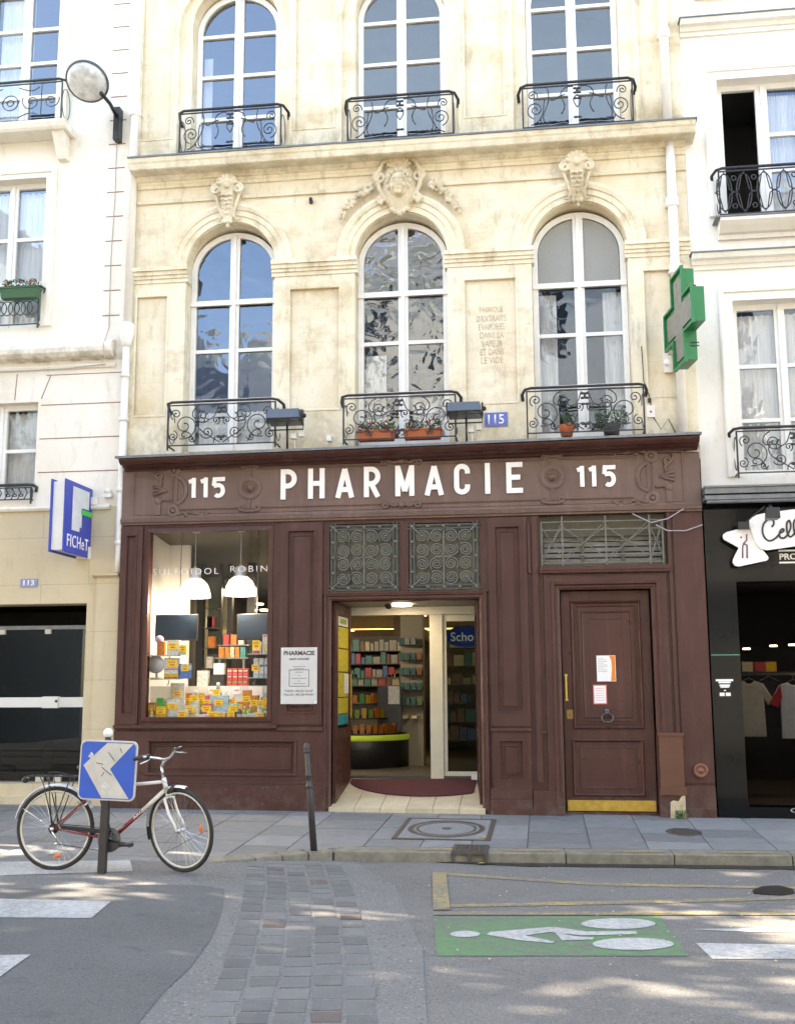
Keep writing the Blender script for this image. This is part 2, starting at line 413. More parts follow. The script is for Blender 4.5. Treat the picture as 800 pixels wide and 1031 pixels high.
def asphalt(name, c1, c2, speck, rough=.85, grain=130):
    m, t, N, L, P = newmat(name); P.inputs['Roughness'].default_value = rough; P.inputs['Specular IOR Level'].default_value = .35
    geo = N.new('ShaderNodeNewGeometry')
    def nz(s, d=5):
        n = N.new('ShaderNodeTexNoise'); n.inputs['Scale'].default_value = s; n.inputs['Detail'].default_value = d; n.inputs['Roughness'].default_value = .65; L.new(geo.outputs['Position'], n.inputs['Vector']); return n.outputs['Fac']
    def rng(a, lo, hi):
        r = N.new('ShaderNodeMapRange'); r.inputs['From Min'].default_value = lo; r.inputs['From Max'].default_value = hi; L.new(a, r.inputs['Value']); return r.outputs[0]
    def mix(f, a, b):
        x = N.new('ShaderNodeMix'); x.data_type = 'RGBA'; L.new(f, x.inputs['Factor'])
        for i, q in ((6, a), (7, b)):
            if isinstance(q, tuple): x.inputs[i].default_value = (*q, 1)
            else: L.new(q, x.inputs[i])
        return x.outputs[2]
    c = mix(rng(nz(1.1), .35, .65), c1, c2)
    c = mix(rng(nz(grain*.5, 3), .56, .70), c, speck)
    c = mix(rng(nz(grain*.45, 3), .57, .70), c, tuple(k*.40 for k in c1))
    c = mix(rng(nz(4.5, 7), .60, .78), c, tuple(k*.72 for k in c1))
    L.new(c, P.inputs['Base Color'])
    b = N.new('ShaderNodeBump'); b.inputs['Strength'].default_value = .55; b.inputs['Distance'].default_value = .006
    L.new(nz(grain, 3), b.inputs['Height']); L.new(b.outputs[0], P.inputs['Normal'])
    return m
A_ROAD = asphalt('road_asphalt', (.135, .130, .124), (.165, .160, .152), (.28, .27, .25))
A_DARK = asphalt('fresh_asphalt', (.105, .105, .104), (.125, .125, .124), (.17, .17, .17))
A_PALE = asphalt('pale_concrete', (.150, .147, .142), (.175, .171, .165), (.30, .29, .28), grain=90)
GRAN = M('granite_slab', (.200, .205, .205), .75, .14, 7, .35, 90, c2=(.150, .153, .153), island=.2)
KERBM = M('granite_kerb', (.24, .22, .175), .8, .2, 9, .4, 60, c2=(.13, .115, .085), island=.1)
SETT = M('sandstone_sett', (.150, .150, .148), .85, .2, 8, .5, 60, c2=(.118, .117, .116), island=.20)
SETTB = M('brown_sett', (.105, .085, .078), .85, .2, 8, .6, 60, island=.2)
MORT = M('mortar_bed', (.17, .165, .15), .95, .2, 30, .4, 90)
WET = M('wet_gutter', (.022, .020, .018), .38, .3, 5, .15, 25)
P_WHITE = worn('road_paint_white', (.46, .46, .45), (.24, .235, .23), lo=.40, hi=.66, scale=26)
P_YEL = worn('road_paint_yellow', (.38, .28, .09), (.17, .155, .13), lo=.36, hi=.56, scale=22)
P_GREEN = worn('road_paint_green', (.085, .215, .085), (.12, .14, .11), lo=.40, hi=.58, scale=20)

def kerb_y(x):
    a = -2.45-.07*(2.4-x)
    if x >= -1.85: return a
    return -2.7475 - .75*smooth((-1.85-x)/1.5)
def sheet(poly, zf, dz, name, mat, step=.25, kind='structure', ystep=None):
    bm = bmesh.new()
    vs = [bm.verts.new((x, y, 0)) for x, y in poly]
    for t in tessellate_polygon([[Vector((x, y, 0)) for x, y in poly]]):
        try: bm.faces.new([vs[i] for i in t])
        except ValueError: pass
    x0, x1 = min(p[0] for p in poly), max(p[0] for p in poly); y0, y1 = min(p[1] for p in poly), max(p[1] for p in poly)
    def cut(co, no):
        bmesh.ops.bisect_plane(bm, geom=bm.verts[:]+bm.edges[:]+bm.faces[:], plane_co=co, plane_no=no)
    lo, hi = max(x0, -4), min(x1, -1.2); x = lo+step
    while x < hi: cut((x, 0, 0), (1, 0, 0)); x += step
    for yy in ((0.0, ) if y0 < 0 < y1 else ()): cut((0, yy, 0), (0, 1, 0))
    for v in bm.verts: v.co.z = zf(v.co.x, v.co.y)+dz
    bmesh.ops.recalc_face_normals(bm, faces=bm.faces)
    me = bpy.data.meshes.new(name); bm.to_mesh(me); bm.free(); me.materials.append(mat)
    if me.polygons and me.polygons[0].normal.z < 0: me.flip_normals()
    return tag(link(bpy.data.objects.new(name, me)), kind=kind)
sheet([(-150, -150), (150, -150), (150, 150), (-150, 150)], lambda x, y: -1.5, 0, 'ground', A_PALE)
sheet([(-60, -15.9), (60, -15.9), (60, .3), (-60, .3)], zroad, 0, 'road', A_ROAD)
# paving: bed, granite slabs, kerb stones
bedp = [(9, .25)] + [(9, kerb_y(9)+.02)] + [(x/10, kerb_y(x/10)+.02) for x in range(80, -130, -4)] + [(-13, .25)]
sheet(bedp, zwalk, -.010, 'pavement_bed', MORT)
slabs = MB(); x = -13.0
while x < 9:
    wd = random.choice([.5, .56, .62, .72]); x1 = x+wd; y = .22
    end = lambda q: kerb_y(q)+(.27 if q > -2.6 else .03)
    first = random.uniform(.3, .8)
    while True:
        ln = first if y == .22 else random.choice([.5, .62, .74, .9]); y1 = y-ln
        ya, yb = end(x+.004), end(x1-.004)
        last = y1 < max(ya, yb)+.15
        g = .006; h = random.uniform(-.0015, .0015)
        cs = [(x+g, y-g), (x1-g, y-g), (x1-g, (yb if last else y1)+g), (x+g, (ya if last else y1)+g)]
        vs = [(a, b, zwalk(a, b)+h) for a, b in cs]+[(a, b, zwalk(a, b)-.03) for a, b in cs]
        slabs.add(vs, [(0,1,2,3),(4,7,6,5),(0,4,5,1),(1,5,6,2),(2,6,7,3),(3,7,4,0)])
        if last: break
        y = y1
    x = x1
slabs.build('paving_slabs', GRAN, tags=(None, None, None, 'structure'))
kb = MB(); x = 9.0
while x > -3.1:
    x1 = max(x-random.uniform(.95, 1.25), -3.15) if x > -1.9 else x-.22
    n = 1; g = .004
    a, b = (x-g, kerb_y(x)), (x1+g, kerb_y(x1)); wi = .25
    nrm = Vector((b[1]-a[1], -(b[0]-a[0]))).normalized()
    if nrm.y < 0: nrm = -nrm
    a2 = (a[0]+nrm.x*wi, a[1]+nrm.y*wi); b2 = (b[0]+nrm.x*wi, b[1]+nrm.y*wi)
    tp = [(p[0], p[1], zwalk(*p)+.003) for p in (a, b, b2, a2)]; bt = [(p[0], p[1]-(.012 if i < 2 else 0), min(zroad(*p), zwalk(*p))-.04) for i, p in enumerate((a, b, b2, a2))]
    kb.add(tp+bt, [(0,1,2,3),(4,7,6,5),(0,4,5,1),(1,5,6,2),(2,6,7,3),(3,7,4,0)])
    x = x1
kb.build('kerb', KERBM, bevel=.012, tags=(None, None, None, 'structure'))
# concrete around the setts, darker patch at the side street
gp = lambda L_, zf=zroad: [G(px, py, zf) for px, py in L_]
sheet([(-6.5, -3.52), (-3.3, -3.50), (-2.9, -3.38)] + [(-2.6, -3.14), (-2.2, -2.93), (-1.87, -2.77)] + gp([(398, 893), (425, 955), (430, 1031)]) + [(-.5, -9.5), (-6.5, -9.5)], zroad, .004, 'concrete_apron', A_PALE)
sheet([(-6.4, -4.45)] + gp([(0, 896), (110, 893), (200, 892), (226, 896), (224, 915), (213, 945), (192, 975), (165, 1000), (140, 1031)]) + [(-1.95, -9.4), (-6.4, -9.4)], zroad, .008, 'asphalt_patch', A_DARK)
# setts: four curving courses of stone blocks
NC = 5
ctr = [(-2.40, -3.05), (-2.14, -4.0), (-1.83, -5.3), (-1.52, -6.8), (-1.28, -8.2), (-1.1, -9.3)]
def cpt(s):
    k = s*(len(ctr)-1); i = min(int(k), len(ctr)-2); u = k-i
    return Vector((ctr[i][0]+(ctr[i+1][0]-ctr[i][0])*u, ctr[i][1]+(ctr[i+1][1]-ctr[i][1])*u))
st, sb = MB(), MB()
for col in range(NC):
    s = random.uniform(0, .02)
    while s < 1:
        ds = random.uniform(.028, .038); p = cpt(s); q = cpt(min(1, s+ds-.0022)); t = (q-p); 
        if t.length < .03: break
        nn = Vector((t.y, -t.x)).normalized(); 
        if nn.x < 0: nn = -nn
        o0 = (-.44+col*.180)*(1+.1*s); o1 = o0+.168*(1+.1*s)
        jt = lambda: random.uniform(-.008, .008)
        cs = [p+nn*(o0+jt()), p+nn*(o1+jt()), q+nn*(o1+jt()), q+nn*(o0+jt())]; h = .008+random.uniform(-.002, .002)
        c2 = [c_+(sum(cs, Vector((0, 0)))/4-c_)*.10 for c_ in cs]
        vs = [(c_.x, c_.y, zroad(c_.x, c_.y)+h) for c_ in c2]+[(c_.x, c_.y, zroad(c_.x, c_.y)-.02) for c_ in cs]
        (sb if random.random() < .06 else st).add(vs, [(0,1,2,3),(0,4,5,1),(1,5,6,2),(2,6,7,3),(3,7,4,0)])
        s += ds
st.build('setts', SETT, tags=(None, None, None, 'structure')); sb.build('brown_setts', SETTB, tags=(None, None, None, 'structure'))
# water in the gutter
wp = []
xs_ = [2.9-.12*i for i in range(34)]
for xx in xs_: wp.append((xx, kerb_y(xx)-.002))
for xx in reversed(xs_): wp.append((xx, kerb_y(xx)-.02-.17*smooth((xx+1.2)/1.2)*(1+.5*noise.noise(Vector((xx*2.3, 0, 1))))))
sheet(wp, zroad, .006, 'gutter_water', WET)
sheet([G(*p) for p in [(757, 897), (766, 893), (782, 892), (797, 895), (800, 900), (785, 902), (768, 901), (758, 900)]], zroad, .006, 'puddle', WET)
# painted markings
D2 = .012
sheet(gp([(-60, 905), (112, 909), (92, 926), (-60, 925)]), zroad, D2, 'crosswalk_stripe', P_WHITE)
sheet(gp([(-60, 965), (31, 963), (-2, 987), (-60, 987)]), zroad, D2, 'crosswalk_stripe', P_WHITE)
sheet(gp([(-60, 869), (131, 867), (134, 878), (-60, 884)]), lambda x, y: max(zwalk(x, y), zroad(x, y)), D2-.004, 'crosswalk_stripe', P_WHITE)
sheet(gp([(692, 936), (820, 934), (820, 938), (760, 939)]), zroad, .004, 'crosswalk_stripe', P_WHITE)
sheet(gp([(700, 950), (820, 952), (820, 966), (717, 966)]), zroad, .004, 'crosswalk_stripe', P_WHITE)
sheet(gp([(435, 879), (449, 879), (453, 917), (436, 917)]), zroad, .009, 'yellow_line', P_YEL)
sheet(gp([(449, 879), (600, 889), (830, 894), (830, 896), (600, 892), (449, 881.5)]), zroad, .004, 'yellow_line', P_YEL)
sheet(gp([(453, 911), (640, 907), (830, 902), (830, 905), (640, 910.5), (453, 914)]), zroad, .004, 'yellow_line', P_YEL)
sheet(gp([(436, 918.5), (830, 919), (830, 922), (436, 922)]), zroad, .0065, 'yellow_line', P_YEL)
sheet(gp([(437, 923), (663, 923), (693, 963), (439, 963)]), zroad, .004, 'green_bike_box', P_GREEN)
def ell(cx_, cy_, rx, ry, n=26): return [(cx_+rx*math.cos(2*PI*i/n), cy_+ry*math.sin(2*PI*i/n)) for i in range(n)]
for q in [ell(468, 941.5, 15, 3.2), ell(622, 931, 37.5, 5.4), ell(637, 951.5, 41, 6.2),
          [(489, 942), (493, 939.5), (545, 935), (560, 934.5), (590, 939), (640, 938.5), (641, 941.5), (585, 943), (553, 939.5), (528, 943), (558, 949), (556, 951), (520, 947.5)],
          [(559, 941), (562, 940), (577, 943.5), (598, 945), (596, 947), (566, 948)]]:
    sheet([G(*p) for p in q], zroad, .008, 'bicycle_marking', P_WHITE)
for a, b in ((403, 456), (508, 560), (614, 666), (724, 778)):
    xa, xb = G(a, 857, zwalk)[0], G(b, 857, zwalk)[0]
    sheet([(xa, kerb_y(xa)+.06), (xb, kerb_y(xb)+.06), (xb, kerb_y(xb)+.17), (xa, kerb_y(xa)+.17)], zwalk, .0075, 'yellow_dash', P_YEL)
# opposite pavement under the camera
pv = MB(); pv.box(-60, 60, -15.9, -12.6, -.4, -.04); pv.build('opposite_pavement', A_PALE, tags=(None, None, None, 'structure'))

# ================================================================== WINDOWS
def panes(cx, hw, z0, zs, rise, bars, fr=.075, mull=.065, bw=.024, zt=None):
    """holes of a two-leaf window: list of polygons"""
    out = []; r = hw-fr
    levels = [z0+fr*1.5] + [b for b in bars]
    top = (zs+rise-fr) if rise else zt-fr
    for sx in (-1, 1):
        xi, xo = cx+sx*mull, cx+sx*r
        for i, lv in enumerate(levels):
            lo = lv+(bw if i else 0)
            last = i == len(levels)-1
            if not last: hi = levels[i+1]-bw; out.append([(xi, lo), (xi, hi), (xo, hi), (xo, lo)]); continue
            if not rise: out.append([(xi, lo), (xi, top), (xo, top), (xo, lo)]); continue
            pts = [(xi, lo)]
            ks = 14; rr = rise-fr
            for k in range(ks+1):
                x = xi+(xo-xi)*math.sin(PI/2*k/ks); u = min(1, abs(x-cx)/r)
                pts.append((x, max(lo+.002, zs+rr*math.sqrt(max(0, 1-u*u)))))
            pts.append((xo, lo)); out.append(pts)
    return out
def window(parent, cx, hw, z0, zs, rise, bars, y=.2, gmat=None, zt=None, curt=None, depth=.9, mat=None, thick=None, open_left=False):
    fm = MB(); hol = panes(cx, hw, z0, zs, rise, bars, zt=zt)
    if open_left: hol = hol[len(hol)//2:]; 
    outer = arch(cx, hw, z0, zs, rise) if rise else rect(cx-hw, cx+hw, z0, zt)
    if open_left:
        hol.append(rect(cx-hw+.09, cx-.085, z0+.04, zt-.07))
    fm.plate(outer, hol, y, y+.06)
    for zb in (thick or []): fm.box(cx-hw, cx+hw, y-.03, y-.001, zb-.035, zb+.035)
    fm.box(cx-.022, cx+.022, y-.028, y-.001, z0+.02, (zs+rise-.05) if rise else zt-.03)
    f = fm.build('window', mat or MAT['white'], parent)
    g = MB(); go = arch(cx, hw-.04, z0+.04, zs, rise-.04) if rise else rect((cx+.05) if open_left else cx-hw+.04, cx+hw-.04, z0+.04, zt-.04)
    g.plate(go, (), y+.035, y+.036, back=False); g.build('pane', gmat or G_UP, f)
    rm = MB(); tz = (zs+rise+.2) if rise else zt+.2
    x0, x1, y0, y1, z0r, z1 = cx-hw-.3, cx+hw+.3, y+.26, y+depth+.6, z0-.1, tz
    rm.quad((x0, y1, z0r), (x1, y1, z0r), (x1, y1, z1), (x0, y1, z1)); rm.quad((x0, y0, z0r), (x0, y1, z0r), (x0, y1, z1), (x0, y0, z1))
    rm.quad((x1, y0, z0r), (x1, y1, z0r), (x1, y1, z1), (x1, y0, z1)); rm.quad((x0, y0, z1), (x1, y0, z1), (x1, y1, z1), (x0, y1, z1)); rm.quad((x0, y0, z0r), (x1, y0, z0r), (x1, y1, z0r), (x0, y1, z0r))
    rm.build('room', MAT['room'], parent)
    if curt:
        for (ca, cb, za, zb) in curt:
            cm = MB(); n = 40; v = []; 
            for i in range(n+1):
                xx = ca+(cb-ca)*i/n; yy = y+.14+.018*math.sin(i*1.9)+.008*math.sin(i*4.7)
                v += [(xx, yy, za), (xx, yy+.01, zb)]
            cm.add(v, [(2*i, 2*i+2, 2*i+3, 2*i+1) for i in range(n)], True); cm.build('curtain', MAT['curtain'], f)
    return f

def spiral(cx, cz, r0, r1, turns, a0, d=1, n=None):
    n = n or int(16*turns)+4; P = []
    for i in range(n+1):
        t = i/n; a = math.radians(a0)+d*2*PI*turns*t; r = r0+(r1-r0)*t**.8; P.append((cx+r*math.cos(a), cz+r*math.sin(a)))
    return P
def bars3(mb, pts, y, r=.007, n=5, r2=None): mb.tube([(x, y, z) for x, z in pts], r, n, r2=r2)

HALF1 = [spiral(.50, .27, .19, .03, 1.55, -70, -1), spiral(.62, .43, .085, .015, 1.4, -60, 1), spiral(.66, .13, .075, .012, 1.5, 100, 1),
         scroll(.02, .03, 28, .62, [2, -1, 3, 12, 30]), spiral(.26, .40, .11, .02, 1.5, 210, 1), spiral(.19, .17, .095, .015, 1.6, -20, -1),
         scroll(.04, .53, -60, .36, [-6, 4, 14, 34]), scroll(.36, .03, 60, .34, [4, -4, -16, -40]), spiral(.075, .33, .06, .012, 1.3, 250, -1),
         scroll(.30, .54, -20, .30, [-4, -10, -30]), scroll(.10, .02, 80, .22, [8, 14, 40]), spiral(.40, .09, .055, .01, 1.3, 180, 1)]
HALF2 = [spiral(.56, .24, .125, .02, 1.7, -80, 1), spiral(.60, .44, .075, .012, 1.5, 200, -1), scroll(.62, .03, 170, .42, [-5, -5, -3, 6]),
         scroll(.40, .53, -115, .55, [4, 3, 2, -6, -26]), scroll(.05, .53, 10, .50, [-2, -9, -10, 9, 4]), scroll(.22, .02, 60, .32, [-12, -8, -4, 10, 30]),
         scroll(.16, .43, -20, .20, [6, -10, 30]), scroll(0, .24, 60, .20, [-4, 10, 20])]
def railing(parent, cx, W, z0, H, y, half, name='railing', leaf=True, rr=.0075, curl=True, mat=None):
    mb = MB(); hw = W/2
    for z, r in ((z0, .010), (z0+H*.985, .010)): mb.box(cx-hw, cx+hw, y-r, y+r, z-r*.7, z+r*.7)
    mb.tube([(cx-hw-.05, -.015, z0+H-.06), (cx-hw-.06, y*.35, z0+H+.005), (cx-hw-.02, y*.85, z0+H+.03), (cx-hw+.05, y, z0+H+.035), (cx+hw-.05, y, z0+H+.035), (cx+hw+.02, y*.85, z0+H+.03), (cx+hw+.06, y*.35, z0+H+.005), (cx+hw+.05, -.015, z0+H-.06)], .021, 8, flat=.8)
    for sx in (-1, 1):
        mb.box(cx+sx*hw-.010, cx+sx*hw+.010, y-.010, y+.010, z0-.06, z0+H)
        mb.box(cx+sx*hw-.008, cx+sx*hw+.008, y, 0.02, z0-.012, z0+.006)
        sc_ = [(y*.5+y*.45*math.cos(t), z0+H*.5+H*.4*math.sin(t)) for t in [i*PI/8 for i in range(17)]]
        mb.tube([(cx+sx*hw, a, b) for a, b in sc_], .006, 5)
        for P in half:
            k = H/.56
            bars3(mb, [(cx+sx*p[0]*hw/.73, z0+max(.012, min(.545, p[1]))*k) for p in P], y, rr)
            e = P[-1]; mb.ball((cx+sx*e[0]*hw/.73, y, z0+max(.012, min(.545, e[1]))*k), .012, n=6, m=4)
    if leaf:
        for dz in (.50, .44, .36, .10):
            for sx in (-1, 1): mb.ball((cx+sx*.025, y-.008, z0+dz*H/.56), .03, (1.1, .4, .55), 7, 5)
        mb.ball((cx, y-.008, z0+.47*H/.56), .022, (.8, .5, 1.4), 7, 5)
    return mb.build(name, mat or MAT['iron'], parent)

# ================================================================== PHARMACY BUILDING (number 115)
WX = [-4.02, -1.715, .595]; HW = .61
bld = thing('apartment_building', 'cream limestone building with round-arched windows above the brown pharmacy front', 'building', (-1.7, .2, 0))
wall = MB(); XL, XR = -5.40, 1.985
holes = [arch(c, HW, 4.60, 7.13) for c in WX] + [arch(c, HW, 8.62, 10.70) for c in WX]
wall.plate(rect(XL, XR, 4.30, 13.2), holes, 0, .45)
wall.build('wall', MAT['stone'], bld)
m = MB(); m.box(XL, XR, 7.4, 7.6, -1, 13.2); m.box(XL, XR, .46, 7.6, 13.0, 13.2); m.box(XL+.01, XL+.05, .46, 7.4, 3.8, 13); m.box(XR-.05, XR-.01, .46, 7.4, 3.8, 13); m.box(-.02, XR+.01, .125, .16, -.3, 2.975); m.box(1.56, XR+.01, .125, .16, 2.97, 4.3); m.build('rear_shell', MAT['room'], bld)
# raised pier layer, first floor, with sunk panels
pl = MB()
for x0, x1, p0, p1 in ((XL, -4.63, -5.33, -4.86), (-3.41, -2.325, -3.22, -2.51), (-1.105, -.015, -.91, -.20), (1.205, XR-.002, 1.37, 1.86)):
    pl.plate(rect(x0, x1, 4.9 if False else 4.47, 6.93), [rect(p0, p1, 5.08, 6.77)], -.035, -.001)
    pl.sweep(rect(p0, p1, 5.08, 6.77)[::-1], [(0, -.034), (0, -.045), (.022, -.045), (.030, -.034)], True)
    for a, b, yy in ((7.085, 7.14, -.115), (7.03, 7.085, -.09), (6.985, 7.03, -.07), (6.93, 6.985, -.05)):
        pl.box(x0-(.035 if x0 > XL else 0), x1+(.035 if x1 < 1.9 else 0), yy, .10 if True else 0, a+.001, b)
pl.build('pier_panels', MAT['trim'], bld)
# archivolts
for c in WX:
    ar = MB(); prof = [(.0, .06), (.0, -.035), (.075, -.035), (.080, -.055), (.150, -.055), (.158, -.075), (.205, -.095), (.235, -.095), (.240, -.001)]
    ar.sweep(arcpts(c, HW+.002, 7.14), prof); ar.build('archivolt', MAT['trim'], bld)
# string mouldings and main cornice
co = MB()
xa, xb = XL+.05, XR+.0
for seg in ((xa, -4.17), (-3.87, -2.1), (-1.33, .44), (.75, xb)):
    co.sweep([(seg[0], 8.09), (seg[1], 8.09)], [(0, -.001), (-.01, -.03), (.03, -.045), (.045, -.02), (.06, -.001)])
co.sweep([(xa, 8.30), (xb, 8.30)], [(0, -.001), (0, -.03), (.035, -.04), (.05, -.055), (.075, -.055), (.085, -.09), (.14, -.12), (.14, -.001)])
co.sweep([(xa-.02, 8.44), (xb+.10, 8.44)], [(.0, -.001), (.0, -.29), (.012, -.31), (.08, -.33), (.10, -.345), (.155, -.36), (.155, -.001)])
co.build('cornice', MAT['trim'], bld)
cap = MB(); cap.box(xa-.03, xb+.12, -.375, -.0015, 8.5965, 8.618); cap.build('cornice_cap', MAT['lead'], bld)
# second floor: raised layer with taller arched recesses and long panels
p2 = MB()
hol2 = [arch(c, .79, 8.75, 10.62, .80) for c in WX]
hol2 += [rect(a, b, 9.0, 12.4) for a, b in ((-3.17, -2.60), (-.86, -.30), (-5.36, -4.88), (1.45, 1.70))]
p2.plate(rect(XL, XR-.002, 8.62, 13.0), hol2, -.04, -.001)
for a, b in ((-3.17, -2.60), (-.86, -.30), (-5.36, -4.88)):
    p2.sweep(rect(a, b, 9.0, 12.4)[::-1], [(0, -.039), (0, -.05), (.02, -.05), (.026, -.039)], True)
for c in WX: p2.sweep(arch(c, .79, 8.75, 10.62, .80), [(0, -.0395), (0, -.055), (.03, -.055), (.04, -.0395)])
p2.build('upper_piers', MAT['trim'], bld)
# windows
CU = [[], [(WX[1]-.5, WX[1]-.02, 4.7, 5.4), (WX[1]+.06, WX[1]+.5, 4.7, 5.4)], []]
for i, c in enumerate(WX):
    window(bld, c, HW-.005, 4.62, 7.13, HW-.05, [5.33, 6.02, 6.69], y=.2, gmat=(G_UP, G_UP2, G_UP)[i], thick=[6.69],
           curt=[[(c-.5, c+.5, 4.66, 5.2)], [(c-.52, c-.25, 4.66, 5.9), (c+.1, c+.52, 4.66, 5.3)], [(c-.55, c-.3, 4.66, 6.62), (c+.3, c+.55, 4.66, 6.62)]][i])
    window(bld, c, HW-.005, 8.62, 10.70, HW-.05, [9.38, 10.02, 10.64], y=.2, gmat=G_SKY if i == 0 else G_GREY_REFL, curt=[(c-.55, c-.42, 8.66, 10.4)] if i == 0 else None)
    railing(bld, c, 1.42, 4.62, .54, -.30, HALF1)
    railing(bld, c+.03, 1.40, 8.68, .56, -.27, HALF2, leaf=True)
# insect screen in the round head of the right window
sc = MB(); sc.plate(arch(WX[2], HW-.09, 6.73, 7.13, HW-.14), (), .225, .232); sc.build('louvre_screen', M('grey_mesh', (.33, .33, .31), .7, .05, 50, .8, 220), bld)
# downpipe on the right, with collars
def pipe(parent, x, z0, z1, y, r, collars, mat, name='downpipe', bend=None):
    mb = MB(); pts = [(x, y, z1), (x, y, z0)]
    if bend: pts += bend
    mb.tube(pts, r, 14)
    for z in collars:
        mb.lathe([(r*1.03, z-.07), (r*1.32, z-.06), (r*1.38, z-.01), (r*1.2, z), (r*1.38, z+.02), (r*1.32, z+.06), (r*1.03, z+.07)], (x, y, 0), n=14)
        mb.box(x-r*1.5, x+r*1.5, y, .02, z-.035, z-.015)
    return mb.build(name, mat, parent)
pipe(bld, 1.775, 8.62, 13, -.10, .058, [9.95, 11.9], MAT['whitep'])
pipe(bld, 1.785, 4.46, 8.46, -.10, .058, [5.0+2.62, 6.72], MAT['whitep'])
# small electrical bits on the wall
bx = MB(); bx.box(1.36-.0, 1.36+.10, -.06, -.0, 4.83, 4.98); bx.build('alarm_box', MAT['white'], bld)
wr = MB()
wr.tube([(1.33, -.05, 5.75), (1.34, -.05, 5.3), (1.40, -.06, 5.1), (1.42, -.05, 4.97)], .006, 5); wr.tube([(1.44, -.05, 4.83), (1.52, -.1, 4.66), (1.62, -.06, 4.8), (1.70, -.05, 4.62)], .006, 5)
wr.box(1.38, 1.42, -.07, -.035, 5.02, 5.07); wr.build('cable', MAT['black'], bld)
ar = MB(); ar.ball((1.41, -.062, 4.90), .014, (1, .5, 1)); ar.build('alarm_button', M('red_plastic', (.6, .03, .05), .4, 0, 5), bld)
wb = MB(); x_, z_ = F(331, 441, -.12); wb.box(x_-.03, x_+.03, -.12, -.0, z_-.035, z_+.035); wb.build('junction_box', MAT['white'], bld)

# carved keystones
def remesh(o, vox, disp=0.0, ds=.05):
    r = o.modifiers.new('remesh', 'REMESH'); r.mode = 'VOXEL'; r.voxel_size = vox; r.use_smooth_shade = True
    if disp:
        tx = bpy.data.textures.new('wear', 'CLOUDS'); tx.noise_scale = ds
        d = o.modifiers.new('wear', 'DISPLACE'); d.texture = tx; d.strength = disp; d.mid_level = .5
    return o
def face(mb, x, z, y, k):
    mb.ball((x, y, z), .13*k, (.78, .75, 1.05), 16, 12)                       # head
    mb.ball((x, y-.10*k, z-.01*k), .028*k, (.75, 1, 1.7), 8, 6)                # nose
    mb.ball((x, y-.082*k, z+.045*k), .05*k, (1.45, .35, .22), 8, 6)              # brow
    for s in (-1, 1):
        mb.ball((x+s*.045*k, y-.082*k, z+.018*k), .016*k, (1.2, .6, .8), 8, 5)
        mb.ball((x+s*.055*k, y-.072*k, z-.035*k), .030*k, (.9, .5, 1), 8, 6)    # cheek
        for q in range(5):                                                    # curls of hair
            a = math.radians(12+q*27); mb.ball((x+s*.118*k*math.sin(a), y-.02*k, z+.035*k+.128*k*math.cos(a)), .030*k, (1, 1, 1), 8, 6)
    mb.ball((x, y-.088*k, z-.068*k), .026*k, (1.2, .6, .4), 8, 5); mb.ball((x, y-.082*k, z-.085*k), .022*k, (1.1, .6, .4), 8, 5)
    mb.ball((x, y-.07*k, z-.115*k), .032*k, (1.2, .8, .8), 8, 6)
def leafy(mb, x, z, y, ang, L, wd):
    a = math.radians(ang)
    for i in range(5):
        t = i/4; px, pz = x+L*t*math.cos(a), z+L*t*math.sin(a); w_ = wd*(1-.7*t)
        for s in (-1, 1): mb.ball((px-s*math.sin(a)*w_*.5, y-.012, pz+s*math.cos(a)*w_*.5), w_*.42, (1, .5, 1), 7, 5)
        mb.ball((px, y-.025, pz), w_*.3, (1, .6, 1), 7, 5)
def carve_mid():
    mb = MB(); x = WX[1]-.005; zc = 8.10; y = -.10
    mb.ball((x, -.06, zc-.02), .30, (.82, .38, 1.22), 18, 12)
    face(mb, x, zc-.04, y-.07, 1.22)
    for s in (-1, 1):                                              # cartouche scrolls
        for P in (spiral(x+s*.25, zc+.10, .10, .02, 1.4, 90 if s > 0 else 90, -s), spiral(x+s*.22, zc-.20, .07, .015, 1.4, -90, s)):
            mb.tube([(a, -.12, b) for a, b in P], .028, 7)
        mb.tube([(x+s*.10, -.10, zc+.36), (x+s*.22, -.12, zc+.30), (x+s*.30, -.13, zc+.12), (x+s*.26, -.12, zc-.06), (x+s*.14, -.10, zc-.26)], .032, 7)
        for i in range(16):                                        # garlands of fruit and leaves following the arch
            t = i/15; a = math.radians(90-s*(24+30*t)); R_ = .99-.03*t
            px, pz = WX[1]+R_*math.cos(a), 7.14+R_*math.sin(a)+.06*(1-t)
            for _ in range(3): mb.ball((px+random.uniform(-.05, .05), -.06-random.uniform(0, .05), pz+random.uniform(-.05, .05)), random.uniform(.024, .046)*(1-.3*t), n=7, m=5)
    for i in range(7):                                             # shell crest
        a = math.radians(90+(i-3)*24); mb.tube([(x, -.10, zc+.20), (x+.17*math.cos(a), -.14, zc+.22+.17*math.sin(a))], .018, 6, r2=.03)
    mb.ball((x, -.10, zc+.44), .045, (1, .8, 1.2))
    for i in range(5): mb.ball((x+(i-2)*.05, -.12, zc-.36-.03*(2-abs(i-2))), .036, n=8, m=6)
    mb.tube([(x, -.06, zc-.36), (x, -.08, zc-.44)], .06, 8, r2=.02)
    return mb
